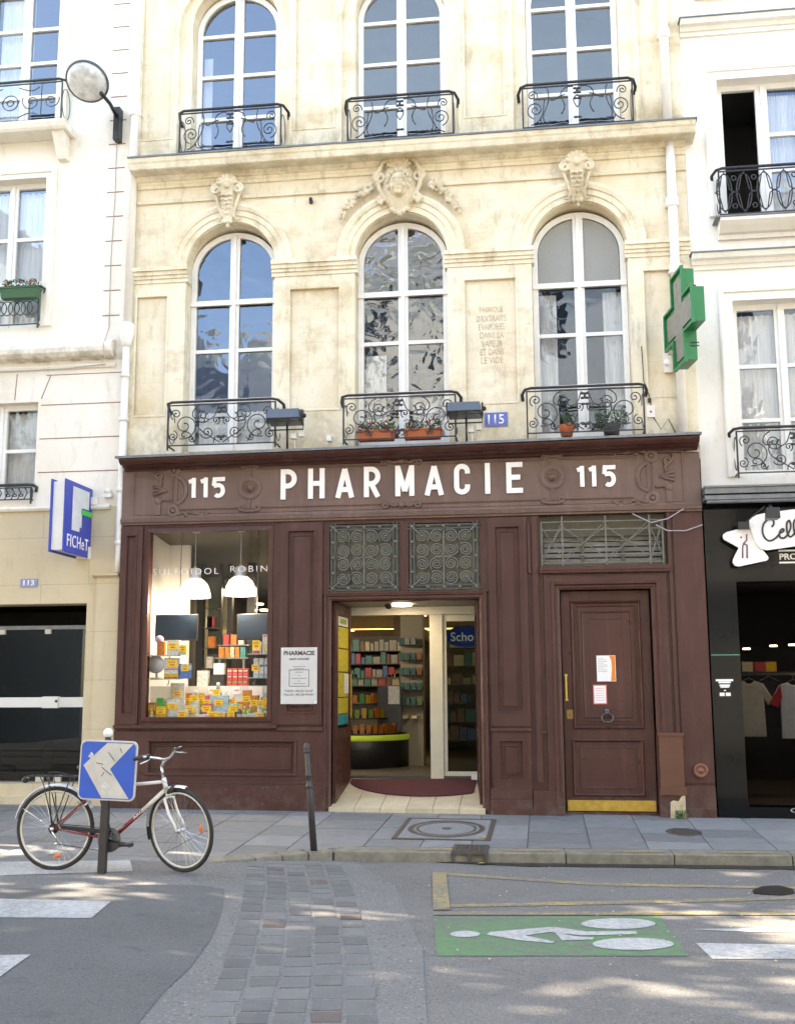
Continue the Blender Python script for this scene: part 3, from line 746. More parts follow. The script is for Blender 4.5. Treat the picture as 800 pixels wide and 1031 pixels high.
def carve_side(x):
    mb = MB(); zc = 8.10; y = -.10
    mb.add([(x-.10, -.0, zc+.2), (x+.10, -.0, zc+.2), (x+.075, -.0, zc-.38), (x-.075, -.0, zc-.38), (x-.10, -.17, zc+.2), (x+.10, -.17, zc+.2), (x+.07, -.11, zc-.36), (x-.07, -.11, zc-.36)],
           [(0,1,2,3),(4,7,6,5),(0,4,5,1),(1,5,6,2),(2,6,7,3),(3,7,4,0)])
    for i in range(7):
        a = math.radians(90+(i-3)*26); mb.tube([(x, -.15, zc+.12), (x+.15*math.cos(a), -.16, zc+.13+.15*math.sin(a))], .016, 6, r2=.03)
    mb.ball((x, -.17, zc+.13), .05, (1, .8, 1.2)); mb.ball((x, -.2, zc+.10), .022, (.8, 1, 1.5))
    for s in (-1, 1):
        mb.tube([(a, -.15, b) for a, b in spiral(x+s*.15, zc+.07, .075, .015, 1.4, 90, -s)], .024, 7)
        mb.tube([(x+s*.17, -.12, zc+.02), (x+s*.13, -.13, zc-.12), (x+s*.085, -.12, zc-.28), (x+s*.12, -.10, zc-.36), (x+s*.17, -.09, zc-.33)], .022, 6, r2=.016)
        leafy(mb, x+s*.03, zc-.02, -.16, -90+s*6, .26, .06)
    for i in range(4): mb.ball((x, -.14+.01*i, zc-.12-i*.07), .035, (.9, .7, .8), 8, 6)
    for i in range(3): mb.ball((x+(i-1)*.045, -.11, zc-.38), .034, n=8, m=6)
    mb.ball((x, -.09, zc-.43), .03, n=8, m=6)
    return mb
remesh(carve_mid().build('carved_mask', MAT['carve'], bld), .0075, .006, .03)
remesh(carve_side(WX[0]-.03).build('carved_keystone', MAT['carve'], bld), .007, .006, .03)
remesh(carve_side(WX[2]-.0).build('carved_keystone', MAT['carve'], bld), .007, .006, .03)
# painted inscription in the panel
INK = M('faded_lettering', (.52, .41, .28), .9, .25, 30)
ins = ['FABRIQUE', "D'EXTRAITS", 'EVAPORES', 'DANS LA', 'VAPEUR', 'ET DANS', 'LE VIDE']
for i, s in enumerate(ins):
    text(s, .085, -.545, 6.34-.112*i, -.003, INK, 'inscription', bld, width=(.30, .38, .33, .30, .27, .30, .28)[i], depth=.001, bold=-.012)
# number plate
npl = thing('house_number_plate', 'blue enamel plate with white number 115 on the stone wall', 'number plate', (-.51, -.03, 4.78))
b = MB(); b.plate(rect(-.655, -.365, 4.785, 4.965), (), -.05, -.036); b.build('plate', M('blue_enamel', (.10, .14, .42), .35, .08, 12), npl)
text('115', .125, -.51, 4.875, -.051, MAT['letter'], 'number', npl, width=.2, depth=.002, bold=.012)
# ================================================================== SHOPFRONT
shop = thing('shopfront', 'brown painted wooden pharmacy shopfront with white capital letters', 'shopfront', (-1.7, -.1, 0))
PF, PP, PD = MAT['paint_f'], MAT['paint'], MAT['paint_d']
SL, SR = -5.375, 1.955
m = MB()
m.plate([(SL, -.03), (SL, 4.36), (SR, 4.36), (SR, -.03), (1.31, -.03), (1.31, 2.69), (.22, 2.69), (.22, -.03), (-.755, -.03), (-.755, 2.60), (-2.60, 2.60), (-2.60, -.03)],
        [rect(-5.035, -3.365, 1.12, 3.57), rect(-2.63, -1.74, 2.70, 3.57), rect(-1.63, -.74, 2.70, 3.56), rect(0, 1.53, 2.98, 3.62)], -.12, .12)
m.build('front_board', PP, shop)
def raised(mb, x0, x1, z0, z1, y0, y1, sunk=(), mould=.03):
    mb.plate(rect(x0, x1, z0, z1), [rect(*s) for s in sunk], y0, y1)
    for s in sunk:
        mb.sweep(rect(*s)[::-1], [(0, y0-.001), (0, y0-.012), (mould*.6, y0-.012), (mould, y0+.012), (mould, y1), (0, y1)], True)
        a, b, c, d = s; k = mould+.035
        if b-a > .16: mb.sweep(rect(a+k, b-k, c+k, d-k)[::-1], [(0, y1+.0), (0, y1-.012), (.012, y1-.014), (.018, y1+.0)], True)
# fascia
m = MB(); m.plate([(SL, 3.72), (SL, 4.34), (SR, 4.34), (SR, 3.72)], (), -.150, -.121)
frame = lambda x0, x1: [(0, -.149), (0, -.163), (.012, -.170), (.024, -.163), (.024, -.149)]
for a, b, z in ((-4.70, -3.78, 4.30), (-3.58, -1.95, 4.30), (-1.35, .06, 4.30), (.29, 1.20, 4.30), (-4.62, -3.80, 3.80), (-3.56, -1.95, 3.80), (-1.45, .05, 3.80), (.30, 1.15, 3.80)):
    m.sweep([(a, z), (b, z)], frame(0, 0))
m.sweep([(SL, 3.62), (SR, 3.62)], [(0, -.121), (0, -.165), (.02, -.165), (.03, -.185), (.07, -.195), (.085, -.165), (.115, -.16), (.115, -.121)])
m.sweep(rect(-5.22, 1.76, 3.745, 4.375)[::-1], [(0, -.149), (0, -.160), (.014, -.160), (.014, -.149)], True)
m.build('fascia', PF, shop)
m = MB()
m.sweep([(SL+.04, 4.325), (SR-.02, 4.375)], [(0, -.121), (0, -.17), (.02, -.19), (.035, -.26), (.055, -.30), (.055, -.36), (.085, -.40), (.105, -.415), (.120, -.42), (.120, .0)])
m.build('shop_cornice', PP, shop)
m = MB(); m.add([(SL+.00, -.45, 4.447), (SR-.00, -.45, 4.505), (SR-.00, .0, 4.545), (SL+.00, 0, 4.487), (SL+.00, -.45, 4.477), (SR-.00, -.45, 4.535), (SR-.00, .0, 4.575), (SL+.00, 0, 4.517)],
                [(0,1,2,3),(4,7,6,5),(0,4,5,1),(1,5,6,2),(2,6,7,3),(3,7,4,0)])
m.build('cornice_flashing', MAT['lead'], shop)
# ornaments of the fascia
def ring(mb, x, z, r0, r1, y): mb.sweep([(x+r0*math.cos(-2*PI*i/28), z+r0*math.sin(-2*PI*i/28)) for i in range(28)], [(0, y), (0, y-.018), ((r1-r0)*.5, y-.026), (r1-r0, y-.018), (r1-r0, y)], True)
for px, py in ((251.5, 491.5), (555.5, 480.5)):
    x, z = F(px, py, -.15); m = MB(); ring(m, x, z, .095, .150, -.149); m.lathe([(.055, 0), (.055, -.02), (.03, -.035), (.022, -.06), (0, -.065)], (x, -.149, z), 'Y', 18)
    m.box(x-.018, x+.018, -.165, -.149, z+.145, 4.315); m.box(x-.018, x+.018, -.165, -.149, 3.80, z-.145)
    for a in (-1, 1):
        m.tube([(p, -.165, q) for p, q in spiral(x+a*.09, 4.345, .035, .01, 1.2, 90, -a)], .014, 6); m.tube([(p, -.165, q) for p, q in spiral(x+a*.10, 3.80, .04, .01, 1.2, -90, a)], .016, 6)
    m.tube([(x-.1, -.165, 4.35), (x+.1, -.165, 4.35)], .018, 6); m.tube([(x-.14, -.163, 3.79), (x-.06, -.168, 3.76), (x+.06, -.168, 3.76), (x+.14, -.163, 3.79)], .02, 6)
    m.build('rosette', PF, shop)
for px, s in ((0, -1), (0, 1)):
    x = F(178, 492, -.15)[0] if s < 0 else F(652, 476, -.15)[0]; z = 4.06
    m = MB()
    m.sweep([(x-s*.0+(-s)*.13*math.cos(math.radians(a)), z+.17*math.sin(math.radians(a))) for a in (range(-90, 91, 10) if s < 0 else range(90, -91, -10))], [(-.02, -.149), (-.02, -.168), (.02, -.175), (.035, -.149)])
    m.box(x-.015, x+.015, -.166, -.149, z-.19, z+.19); m.box(x+s*.06-.008, x+s*.06+.008, -.166, -.149, z-.28, z+.26)
    for dz in (.26, -.27): ring(m, x+s*.04, z+dz, .035, .085, -.149); m.ball((x+s*.04, -.165, z+dz), .03, (1, .8, 1))
    x2 = x+s*.24
    m.tube([(p, -.17, q) for p, q in spiral(x2, z+.19, .055, .012, 1.4, -90, -s)], .018, 6)
    m.tube([(x2+s*.055, -.16, z+.28), (x2+s*.05, -.17, z+.20), (x2-s*.04, -.17, z+.12), (x2-s*.02, -.17, z+.02)], .02, 6)
    for i in range(3):
        m.tube([(x2-s*.11, -.165, z-.0), (x2-s*.02, -.175, z+(i-1)*.03), (x2+s*.07, -.165, z+(i-1)*.06)], .012, 6, r2=.02)
    m.tube([(x2-s*.16, -.165, z-.13), (x2-s*.05, -.17, z-.12), (x2+s*.0, -.17, z-.16)], .016, 6); m.ball((x2, -.165, z-.14), .05, (1, .5, 1)); m.box(x2-.035, x2+.035, -.175, -.149, z-.32, z-.16)
    for dz in (.31, -.31):
        for i in range(9):
            t = i/8; m.ball((x-s*(.04+.40*t)+random.uniform(-.01, .01), -.158, z+dz+.02*math.sin(i*2.4)), .030*(1-.45*t), (1.5, .8, .8), 7, 5, .15)
    m.build('hinge_ornament', PF, shop)
for z, wd in ((4.345, .30), (3.79, .28)):
    m = MB(); x = F(404, 470, -.15)[0]
    m.ball((x, -.17, z), .045, (1, .7, .8), 10, 7)
    for s in (-1, 1):
        m.tube([(x, -.165, z+.01), (x+s*wd*.35, -.168, z-.015), (x+s*wd*.6, -.168, z+.02)], .022, 6); m.tube([(p, -.165, q) for p, q in spiral(x+s*wd*.72, z, .045, .012, 1.3, 90, -s)], .018, 6)
    m.build('scroll_ornament', PF, shop)
# lettering
def put(ch, p0, p1, t, b, y=-.150, depth=.022):
    x0, z1 = F(p0, t, y); x1, z0 = F(p1, b, y)
    return x0, x1, z0, z1
NZ = (3.955, 4.215)
def stroke_letter(ch, x0, x1, z0, z1, t, y=-.150, dp=.026):
    m = MB(); k = [0]; w_ = x1-x0; h = z1-z0; T = t/2
    def line(pts):
        k[0] += 1; d = dp+.0006*k[0]; m.sweep([(x0+a*w_, z0+b*h) for a, b in pts], [(-T, y), (-T, y-d), (T, y-d), (T, y)])
    tx, tz = T/w_, T/h; L_, R_, Bo, To = tx, 1-tx, tz, 1-tz
    def arc(cx, cz, rx, rz, a0, a1, n=14): return [(cx+rx*math.cos(math.radians(a0+(a1-a0)*i/n)), cz+rz*math.sin(math.radians(a0+(a1-a0)*i/n))) for i in range(n+1)]
    if ch == 'I': line([(.5, 0), (.5, 1)])
    elif ch == '1': line([(.75, 0), (.75, 1)]); line([(.75, 1-tz*1.2), (.05, .80)])
    elif ch == 'H': line([(L_, 0), (L_, 1)]); line([(R_, 0), (R_, 1)]); line([(L_, .5), (R_, .5)])
    elif ch == 'E': line([(L_, 0), (L_, 1)]); line([(L_, To), (1, To)]); line([(L_, .51), (.85, .51)]); line([(L_, Bo), (1, Bo)])
    elif ch in 'PR':
        line([(L_, 0), (L_, 1)]); mid = .44; rz = (To-mid)/2; cz = (To+mid)/2; rx = min(.42, rz*h/w_)
        line([(L_, To), (1-tx-rx, To)]+arc(1-tx-rx, cz, rx, rz, 90, -90)+[(L_, mid)])
        if ch == 'R': line([(.45, mid), (R_, 0)])
    elif ch == 'A': line([(L_*.9, 0), (.5, 1-tz*.6)]); line([(1-L_*.9, 0), (.5, 1-tz*.6)]); line([(.24, .27), (.76, .27)])
    elif ch == 'M': line([(L_, 0), (L_, 1)]); line([(R_, 0), (R_, 1)]); line([(L_*1.1, To+.02), (.5, .16)]); line([(1-L_*1.1, To+.02), (.5, .16)])
    elif ch == 'C': rx = .5-tx; rz = rx*w_/h; line([(R_, .68)]+[(R_, 1-tz-rz)]+arc(.5, 1-tz-rz, rx, rz, 0, 180)+arc(.5, tz+rz, rx, rz, 180, 360)+[(R_, .32)])
    elif ch == '5': line([(1, To), (L_+.05, To), (L_, .58)]); line([(L_, .56), (.5, .60)]+arc(.5, .33, .5-tx, .27, 80, -130, 16))
    return m.build('letter', MAT['letter'], shop)
def row(chars, z0, z1, name, t=.063):
    for ch, a, b in chars:
        x0, x1 = F(a, 485, -.15)[0], F(b, 485, -.15)[0]; stroke_letter(ch, x0, x1, z0, z1, t)
row([('1', 190.5, 197.5), ('1', 202.5, 209.5), ('5', 214, 227)], *NZ, 'number', .052)
row([('1', 580.5, 587.5), ('1', 592.5, 599.5), ('5', 606, 619.5)], *NZ, 'number', .052)
row([('P', 283, 299), ('H', 310.5, 327), ('A', 338, 356.5), ('R', 366.5, 383), ('M', 398, 417), ('A', 427.5, 446.5), ('C', 457, 473), ('I', 487.8, 493.5), ('E', 509.5, 526)], 3.90, 4.29, 'letter')
# pilasters and panelling
m = MB()
raised(m, -5.373, -5.08, 1.08, 3.60, -.150, -.121, [(-5.31, -5.15, 1.20, 3.50)])
m.build('pilaster', PP, shop); m = MB()
raised(m, -3.262, -2.715, 1.08, 3.60, -.150, -.121, [(-3.18, -2.80, 1.22, 3.51)])
m.build('pilaster', PP, shop); m = MB()
raised(m, -.635, -.165, 1.06, 3.60, -.150, -.121, [(-.565, -.235, 1.22, 3.50)])
m.build('pilaster', PP, shop); m = MB()
raised(m, -.635, -.165, .33, 1.00, -.150, -.121, [(-.555, -.245, .42, .90)])
m.build('pilaster_foot', PP, shop); m = MB()
m.box(-.10, -.03, -.165, -.121, .40, 3.60); m.box(-.15, -.115, -.16, -.121, 2.9, 3.5)
m.build('batten', PP, shop); m = MB()
m.box(1.535, 1.575, -.155, -.121, .98, 3.61)
m.build('batten', PP, shop); m = MB(); raised(m, 1.60, 1.954, .40, 3.60, -.135, -.121)
m.build('pilaster', PP, shop)
m = MB()   # stall riser, base blocks
raised(m, SL, -2.665, .0, 1.00, -.170, -.121, [(-4.95, -3.02, .46, .90)], .04)
m.box(SL, -2.655, -.215, -.1705, -.03, .36); m.box(SL, -2.66, -.20, -.171, .36, .385)
m.box(-5.40+.027, -3.27, -.215, -.121, 1.035, 1.075); m.box(-3.27, -2.69, -.20, -.121, 1.005, 1.045)
m.build('stall_riser', PP, shop, bevel=.004); m = MB()
m.box(-.645, -.155, -.185, -.121, 1.0, 1.035); m.box(-.66, -.165, -.19, -.151, .20, .33); m.box(-.665, -.160, -.21, -.15, -.03, .20)
m.build('base_block', PP, shop, bevel=.004); m = MB()
m.box(-.155, .205, -.175, -.121, -.03, .30); m.box(-.16, .21, -.195, -.121, -.03, .12)
m.box(-.04, .03, -.175, -.12, .97, 1.0)
m.build('base_block', PP, shop, bevel=.004); m = MB()
m.box(1.585, SR, -.155, -.1355, -.03, .37); m.box(1.60, SR, -.165, -.121, -.03, .12)
m.build('base_block', PP, shop, bevel=.004)
# block at the foot of the door jamb, with chipped stone
m = MB(); m.box(1.325, 1.60, -.20, -.12, .36, .95); m.box(1.315, 1.615, -.215, -.12, .95, .985); m.box(1.315, 1.62, -.22, -.12, .27, .36)
m.build('jamb_block', M('rust_brown_paint', (.115, .042, .022), .5, .15, 5, .1, 40), shop)
m = MB(); m.plate([(1.42, -.03), (1.43, .19), (1.46, .21), (1.52, .20), (1.56, .26), (1.60, .27), (1.60, -.03)], (), -.205, -.12); m.build('bare_stone', MAT['carve'], shop)
m = MB(); m.plate([(1.315, -.03), (1.315, .27), (1.60, .27), (1.60, -.03)], (), -.20, -.121); m.build('jamb_foot', PP, shop)
m = MB(); x, z = F(705, 776, -.16); m.lathe([(.085, 0), (.085, -.012), (.06, -.018), (.05, -.004), (.03, -.003), (.02, -.02), (0, -.022)], (x, -.156, z), 'Y', 22)
m.build('wall_boss', M('copper_paint', (.20, .07, .04), .4, .25, 20, .1, 40), shop)
# display window frame
m = MB()
m.sweep(rect(-5.035, -3.365, 1.12, 3.57)[::-1], [(-.028, -.05), (-.028, -.10), (-.004, -.135), (.05, -.145), (.055, -.119)], True)
m.build('window_frame', PP, shop)
m = MB(); m.plate(rect(-5.02, -3.38, 1.135, 3.555), (), -.075, -.074, back=False); sg = m.build('shop_window_pane', G_SHOP, shop)
wl = [('S', 154, 161), ('U', 164, 170), ('L', 174, 179), ('F', 184, 189), ('O', 192, 200), ('I', 204, 206), ('D', 209, 216), ('O', 207+0, 207+0)]
for s, a, b, op in (('SULFOIDOL', 154, 220, 1), ('ROBIN', 232, 269, 1)):
    x0, z = F(a, 577 if a < 200 else 574, -.08); x1 = F(b, 575, -.08)[0]
    text(s, .078, (x0+x1)/2, z+.012, -.080, MAT['letter'], 'window_lettering', shop, width=x1-x0, bold=-.01, depth=.001, spacing=1.35)
# door casings
m = MB()
m.sweep([(-2.60, -.03), (-2.60, 2.60), (-.755, 2.60), (-.755, -.03)], [(0, -.05), (0, -.15), (.02, -.165), (.05, -.165), (.06, -.185), (.085, -.185), (.09, -.119)])
m.box(-2.70, -.65, -.20, -.121, 2.685, 2.70)
m.build('entrance_casing', PP, shop)
m = MB()
m.sweep([(.22, .98), (.22, 2.69), (1.31, 2.69), (1.31, .98)], [(0, -.02), (0, -.135), (.03, -.15), (.05, -.15), (.065, -.18), (.10, -.185), (.105, -.15), (.19, -.14), (.195, -.119)])
m.sweep([(.22, -.03), (.22, .98)], [(0, -.02), (0, -.135), (.03, -.15), (.05, -.15), (.065, -.18), (.10, -.185), (.105, -.15), (.19, -.14), (.195, -.119)])
m.box(-.02, 1.56, -.20, -.121, 2.895, 2.925); m.box(-.01, 1.55, -.215, -.121, 2.925, 2.975)
m.build('door_casing', PP, shop)
m = MB(); m.box(.225, 1.305, -.02, .10, -.03, .05); m.build('door_sill', PD, shop)
# square scroll grilles over the entrance
def grille(x0, x1, z0, z1):
    fm = MB(); t = .022
    for zz in (z0+.03, z1-.03, z0+.075, z1-.075): fm.box(x0, x1, -.16, -.14, zz-.009, zz+.009)
    for xx in (x0+.03, x1-.03, x0+.075, x1-.075): fm.box(xx-.009, xx+.009, -.161, -.139, z0, z1)
    f = fm.build('grille', MAT['irong'], shop)
    sc_ = MB(); xm, zm = (x0+x1)/2, (z0+z1)/2
    n = 4; wd = (x1-x0-.17)/n; hg = (z1-z0-.17)/n
    for i in range(n):
        for j in range(n):
            cx, cz = x0+.085+wd*(i+.5), z0+.085+hg*(j+.5); d = 1 if (i < 2) ^ (j < 2) else -1
            P = spiral(cx, cz, wd*.50, .012, 2.6, 45+90*((i+j) % 4), d, 46)
            sc_.tube([(a, -.15, b) for a, b in P], .009, 5)
    sc_.box(xm-.008, xm+.008, -.17, -.15, z0+.1, z1-.1); sc_.box(xm-.1, xm+.1, -.17, -.15, zm-.008, zm+.008)
    for sx in (-1, 1):
        for sz in (-1, 1):
            ex, ez = xm+sx*(x1-x0)/2, zm+sz*(z1-z0)/2
            sc_.tube([(ex-sx*.06, -.165, ez-sz*.06), (ex-sx*.17, -.17, ez-sz*.17)], .012, 6, r2=.006); sc_.ball((ex-sx*.17, -.17, ez-sz*.17), .016)
    for k in range(5):
        u = k/4
        for q in ((x0+.05+(x1-x0-.1)*u, z0+.05), (x0+.05+(x1-x0-.1)*u, z1-.05), (x0+.05, z0+.05+(z1-z0-.1)*u), (x1-.05, z0+.05+(z1-z0-.1)*u)): sc_.lathe([(.02, 0), (.02, -.012), (.0, -.02)], (q[0], -.16, q[1]), 'Y', 8)
    sc_.build('scrollwork', M('scroll_iron', (.125, .125, .105), .5, .2, 30), f)
    return f
DIRTY = M('dusty_glass', (.17, .150, .09), .3, .4, 3.2, .3, 9, c2=(.03, .03, .026))
for g_ in ((-2.63, -1.74, 2.70, 3.57), (-1.63, -.74, 2.70, 3.56)):
    f = grille(*g_); q = MB(); q.box(g_[0], g_[1], -.02, -.01, g_[2], g_[3]); q.build('dusty_pane', DIRTY, f)
# transom with crossed bars over the street door
m = MB(); x0, x1, z0, z1 = 0.02, 1.51, 3.02, 3.53
for xx in (x0, .275, .80, 1.325, x1-.03, ): m.box(xx-.010, xx+.010, -.13, -.11, z0-.03, z1+(.07 if .1 < xx < 1.4 else 0))
for zz in (z0, z0+.10, z1-.10, z1): m.box(x0, x1-.02, -.126, -.114, zz-.007, zz+.007)
for a, b in ((x0, .275), (.275, .80), (.80, 1.325), (1.325, x1-.03)):
    for u0, u1 in ((0, 1), (1, 0)):
        m.tube([(a, -.12, z0+.06+(z1-z0-.12)*u0), (b, -.12, z0+.06+(z1-z0-.12)*u1)], .007, 5)
        m.tube([(a, -.12, z0+.0+(z1-z0-.24)*u0), (b, -.12, z0+.24+(z1-z0-.24)*u1-.24*(u0)*0)], .006, 5)
tg = m.build('transom_grille', M('pale_ironwork', (.13, .13, .11), .55, .3, 25), shop)
m = MB(); m.plate(rect(0.0, 1.53, 2.98, 3.62), [rect(.05, .50, 3.03, 3.36), rect(.54, .99, 3.03, 3.36), rect(1.03, 1.48, 3.03, 3.36)], .02, .06); m.build('transom_sash', M('khaki_paint', (.10, .09, .06), .5, .1, 8), tg)
m = MB()
for i in range(5): m.box(.03, 1.5, .09, .10, 3.04+i*.068, 3.04+i*.068+.05)
m.build('slatted_blind', M('grey_slats', (.26, .25, .22), .7, .3, 6), tg)
m = MB(); m.box(0, 1.53, .12, .13, 2.98, 3.62); m.build('dark_backing', MAT['room'], tg)

# ------------------------------------------------------------------ street door 115
door = thing('street_door', 'closed brown panelled street door with two paper notices and ring knocker', 'door', (.765, 0, .05))
m = MB(); m.box(.235, 1.295, -.005, .05, .055, 2.68); m.build('door_leaf', PD, door)
m = MB()
def nest(mb, x0, x1, z0, z1, y, steps):
    for k, (w_, d) in steps:
        mb.sweep(rect(x0+k, x1-k, z0+k, z1-k)[::-1], [(0, y), (0, y-d*.6), (w_*.4, y-d), (w_*.75, y-d*.7), (w_, y)], True)
nest(m, .345, 1.185, 1.02, 2.56, -.005, [(0, (.035, .032)), (.055, (.02, .012)), (.125, (.035, .026)), (.215, (.03, .02)), (.27, (.012, .008))])
m.box(.44, 1.09, -.022, -.005, 1.115, 2.465)
m.build('upper_panel', PD, door)
m = MB(); nest(m, .32, 1.165, .235, .90, -.005, [(0, (.035, .03)), (.09, (.022, .014))]); m.box(.40, 1.085, -.014, -.005, .315, .82); m.build('lower_panel', PD, door)
m = MB(); m.box(.25, 1.285, -.014, -.005, .06, .185); m.build('kick_plate', MAT['gold'], door, bevel=.003)
m = MB(); x, z = F(611, 722, -.05)
m.lathe([(.035, 0), (.035, -.02), (.02, -.03), (0, -.035)], (x, -.03, z+.07), 'Y', 14)
m.tube([(x+.068*math.cos(t), -.07, z-.01+.055*math.sin(t)) for t in [2*PI*i/24 for i in range(24)]], .011, 8, closed=True); m.tube([(x-.03, -.045, z+.06), (x, -.07, z+.045), (x+.03, -.045, z+.06)], .012, 6); m.ball((x, -.075, z-.06), .018)
m.build('knocker', M('dark_steel', (.12, .11, .11), .35, .2, 20, metal=.8), door)
m = MB(); m.box(.262, .282, -.045, -.006, 1.37, 1.66); m.box(.255, .29, -.012, -.006, 1.355, 1.38); m.box(.255, .29, -.012, -.006, 1.65, 1.675); m.build('pull_bar', MAT['gold'], door)
m = MB(); m.box(.27, .345, -.012, -.005, 1.14, 1.25); m.ball((.308, -.016, 1.19), .012); m.build('lock_plate', M('dark_brass', (.25, .15, .05), .4, .2, 20, metal=.6), door)
n1 = thing('paper_notice', 'larger white notice with orange edge taped to the brown street door', 'notice', (.755, -.03, 1.6))
xa, za = F(600, 660, -.05); xb, zb = F(620, 686, -.05)
PAP = M('white_paper', (.84, .82, .80), .8, .02, 5); ORA = M('orange_print', (.80, .22, .02), .7, .03, 5); INKD = M('grey_print', (.30, .30, .32), .8, .05, 9); PNK = M('pink_print', (.75, .16, .16), .7, .03, 5)
m = MB(); m.box(xa, xb, -.030, -.0235, zb, za); m.build('sheet_of_paper', PAP, n1)
m = MB(); m.plate([(xb-.006, za-.006), (xb-.075, za-.006), (xb-.05, za-.06), (xb-.045, (za+zb)/2), (xb-.06, zb+.006), (xb-.006, zb+.006)], (), -.0325, -.0305); m.build('orange_band', ORA, n1)
m = MB()
for i in range(9): m.box(xa+.015, xa+.015+(.11 if i % 3 else .07), -.0318, -.0305, za-.035-i*.02, za-.031-i*.02)
m.build('print', INKD, n1)
n2 = thing('paper_notice', 'smaller white notice with pink border on the brown street door', 'notice', (.675, -.03, 1.33))
xa, za = F(596.5, 689.5, -.05); xb, zb = F(611, 709, -.05)
m = MB(); m.box(xa, xb, -.0300, -.0235, zb, za); m.build('pink_border', PNK, n2)
m = MB(); m.box(xa+.012, xb-.012, -.0315, -.0303, zb+.012, za-.012); m.build('sheet_of_paper', PAP, n2)
m = MB()
for i in range(6): m.box(xa+.025, xb-.03, -.0328, -.0317, za-.045-i*.028, za-.041-i*.028)
m.build('print', PNK, n2)

# ------------------------------------------------------------------ plaque on the pilaster
pq = thing('pharmacy_plaque', 'white pharmacy opening plaque screwed to the brown pilaster', 'plaque', (-3.0, -.16, 1.33))
m = MB(); m.box(-3.232, -2.773, -.172, -.163, 1.33, 2.025); m.build('panel', M('grey_white_enamel', (.56, .55, .53), .35, .05, 6), pq)
DK = M('dark_print', (.05, .03, .04), .6, .05, 9)
text('PHARMACIE', .055, -3.0, 1.955, -.1725, DK, 'print', pq, width=.39, bold=.03, depth=.001)
text('SAINT-HONORÉ', .032, -3.0, 1.885, -.1725, DK, 'print', pq, width=.25, bold=.02, depth=.001)
m = MB()
for i, (z_, w_) in enumerate(((1.79, .16), (1.765, .12), (1.72, .10), (1.68, .03), (1.645, .19), (1.61, .03), (1.58, .16))): m.box(-3.0-w_/2, -3.0+w_/2, -.1738, -.1722, z_-.006, z_+.004)
m.build('fine_print', INKD, pq)
m = MB(); m.sweep(rect(-3.12, -2.88, 1.55, 1.745), [(0, -.173), (0, -.1745), (.006, -.1745), (.006, -.173)], True); m.build('print_frame', DK, pq)
text('Tél:01.40.20.10.07', .026, -3.0, 1.49, -.1725, DK, 'print', pq, width=.36, depth=.001); text('Fax:01.40.20.94.01', .026, -3.0, 1.445, -.1725, DK, 'print', pq, width=.37, depth=.001)
m = MB()
for a in (-3.215, -2.79):
    for b_ in (1.35, 2.005): m.ball((a, -.175, b_), .012, (1, .5, 1), 8, 5)
m.build('screws', MAT['letter'], pq)

# ================================================================== DISPLAY WINDOW
WHI = M('white_laminate', (.66, .65, .62), .5, .04, 3)
dw = thing('display_window_box', 'bright white display window lining behind the large shop pane', 'window display', (-4.2, .4, 1.1))
m = MB(); m.quad((-5.2, 1.3, 1.05), (-5.2, 0, 1.05), (-5.2, 0, 3.6), (-5.2, 1.3, 3.6)); m.quad((-5.2, 1.3, 3.62), (-3.2, 1.3, 3.62), (-3.2, -.05, 3.62), (-5.2, -.05, 3.62))
m.box(-5.2, -4.90, 1.25, 1.30, 1.0, 3.6)
m.build('lining', WHI, dw)
m = MB(); m.box(-5.2, -3.2, -.05, 1.0, 1.03, 1.10); m.build('window_bed', M('pale_blue_cloth', (.45, .62, .72), .9, .15, 6, .5, 12), dw)
m = MB(); m.box(-5.2, -3.33, .62, .65, 1.08, 1.555); m.build('back_board', WHI, dw)
m = MB(); m.box(-3.30, -3.20, -.05, .3, 1.05, 3.6); m.build('side_return', WHI, dw)
GSH = glass('shelf_glass', .15, tint=(.85, .95, .9))
for i, (x0, x1, z) in enumerate(((-5.19, -4.66, 1.945), (-5.19, -4.66, 1.645), (-3.72, -3.30, 1.955), (-3.72, -3.30, 1.655))):
    t_ = thing('glass_shelf', ['upper glass shelf on the left side of the pharmacy window', 'lower glass shelf on the left side of the pharmacy window', 'upper glass shelf on the right side of the pharmacy window', 'lower glass shelf on the right side of the pharmacy window'][i], 'shelf', ((x0+x1)/2, .2, z))
    m = MB(); m.box(x0, x1, .04, .36, z-.006, z+.006); m.build('shelf_board', M('glass_edge', (.35, .42, .38), .2, .05, 4), t_)
    m = MB()
    for xx in (x0+.10, x1-.1): m.tube([(xx, .1, z-.008), (xx-.03, .15, z-.06), (xx-.09, .3, z-.07)], .006, 5)
    m.build('bracket', MAT['lead'], t_)
def screen(label, px0, px1, py0, py1, Y, tilt):
    x0, z1 = F(px0, py0, Y); x1, z0 = F(px1, py1, Y); t_ = thing('television', label, 'screen', ((x0+x1)/2, Y, z0))
    cx, cz = (x0+x1)/2, (z0+z1)/2; hw, hh = (x1-x0)/2, (z1-z0)/2
    R = Matrix.Translation((cx, Y, cz)) @ Matrix.Rotation(tilt, 4, 'Z')
    m = MB(); m.M = R; m.box(-hw, hw, 0, .05, -hh, hh); m.box(-.06, .06, -.002, .03, -hh-.02, -hh); m.build('casing', MAT['black'], t_, bevel=.006)
    m = MB(); m.M = R; m.plate(rect(-hw+.018, hw-.018, -hh+.022, hh-.018), (), -.004, -.001); f = m.build('display', M('blue_display', (.012, .026, .045), .6, .5, 2.5, c2=(.006, .012, .022), spec=.15), t_)
    m = MB(); m.M = R; m.tube([(0, .05, 0), (0, .12, .05), (0, .14, 3.6-cz)], .005, 6); m.build('hanging_wire', MAT['lead'], t_)
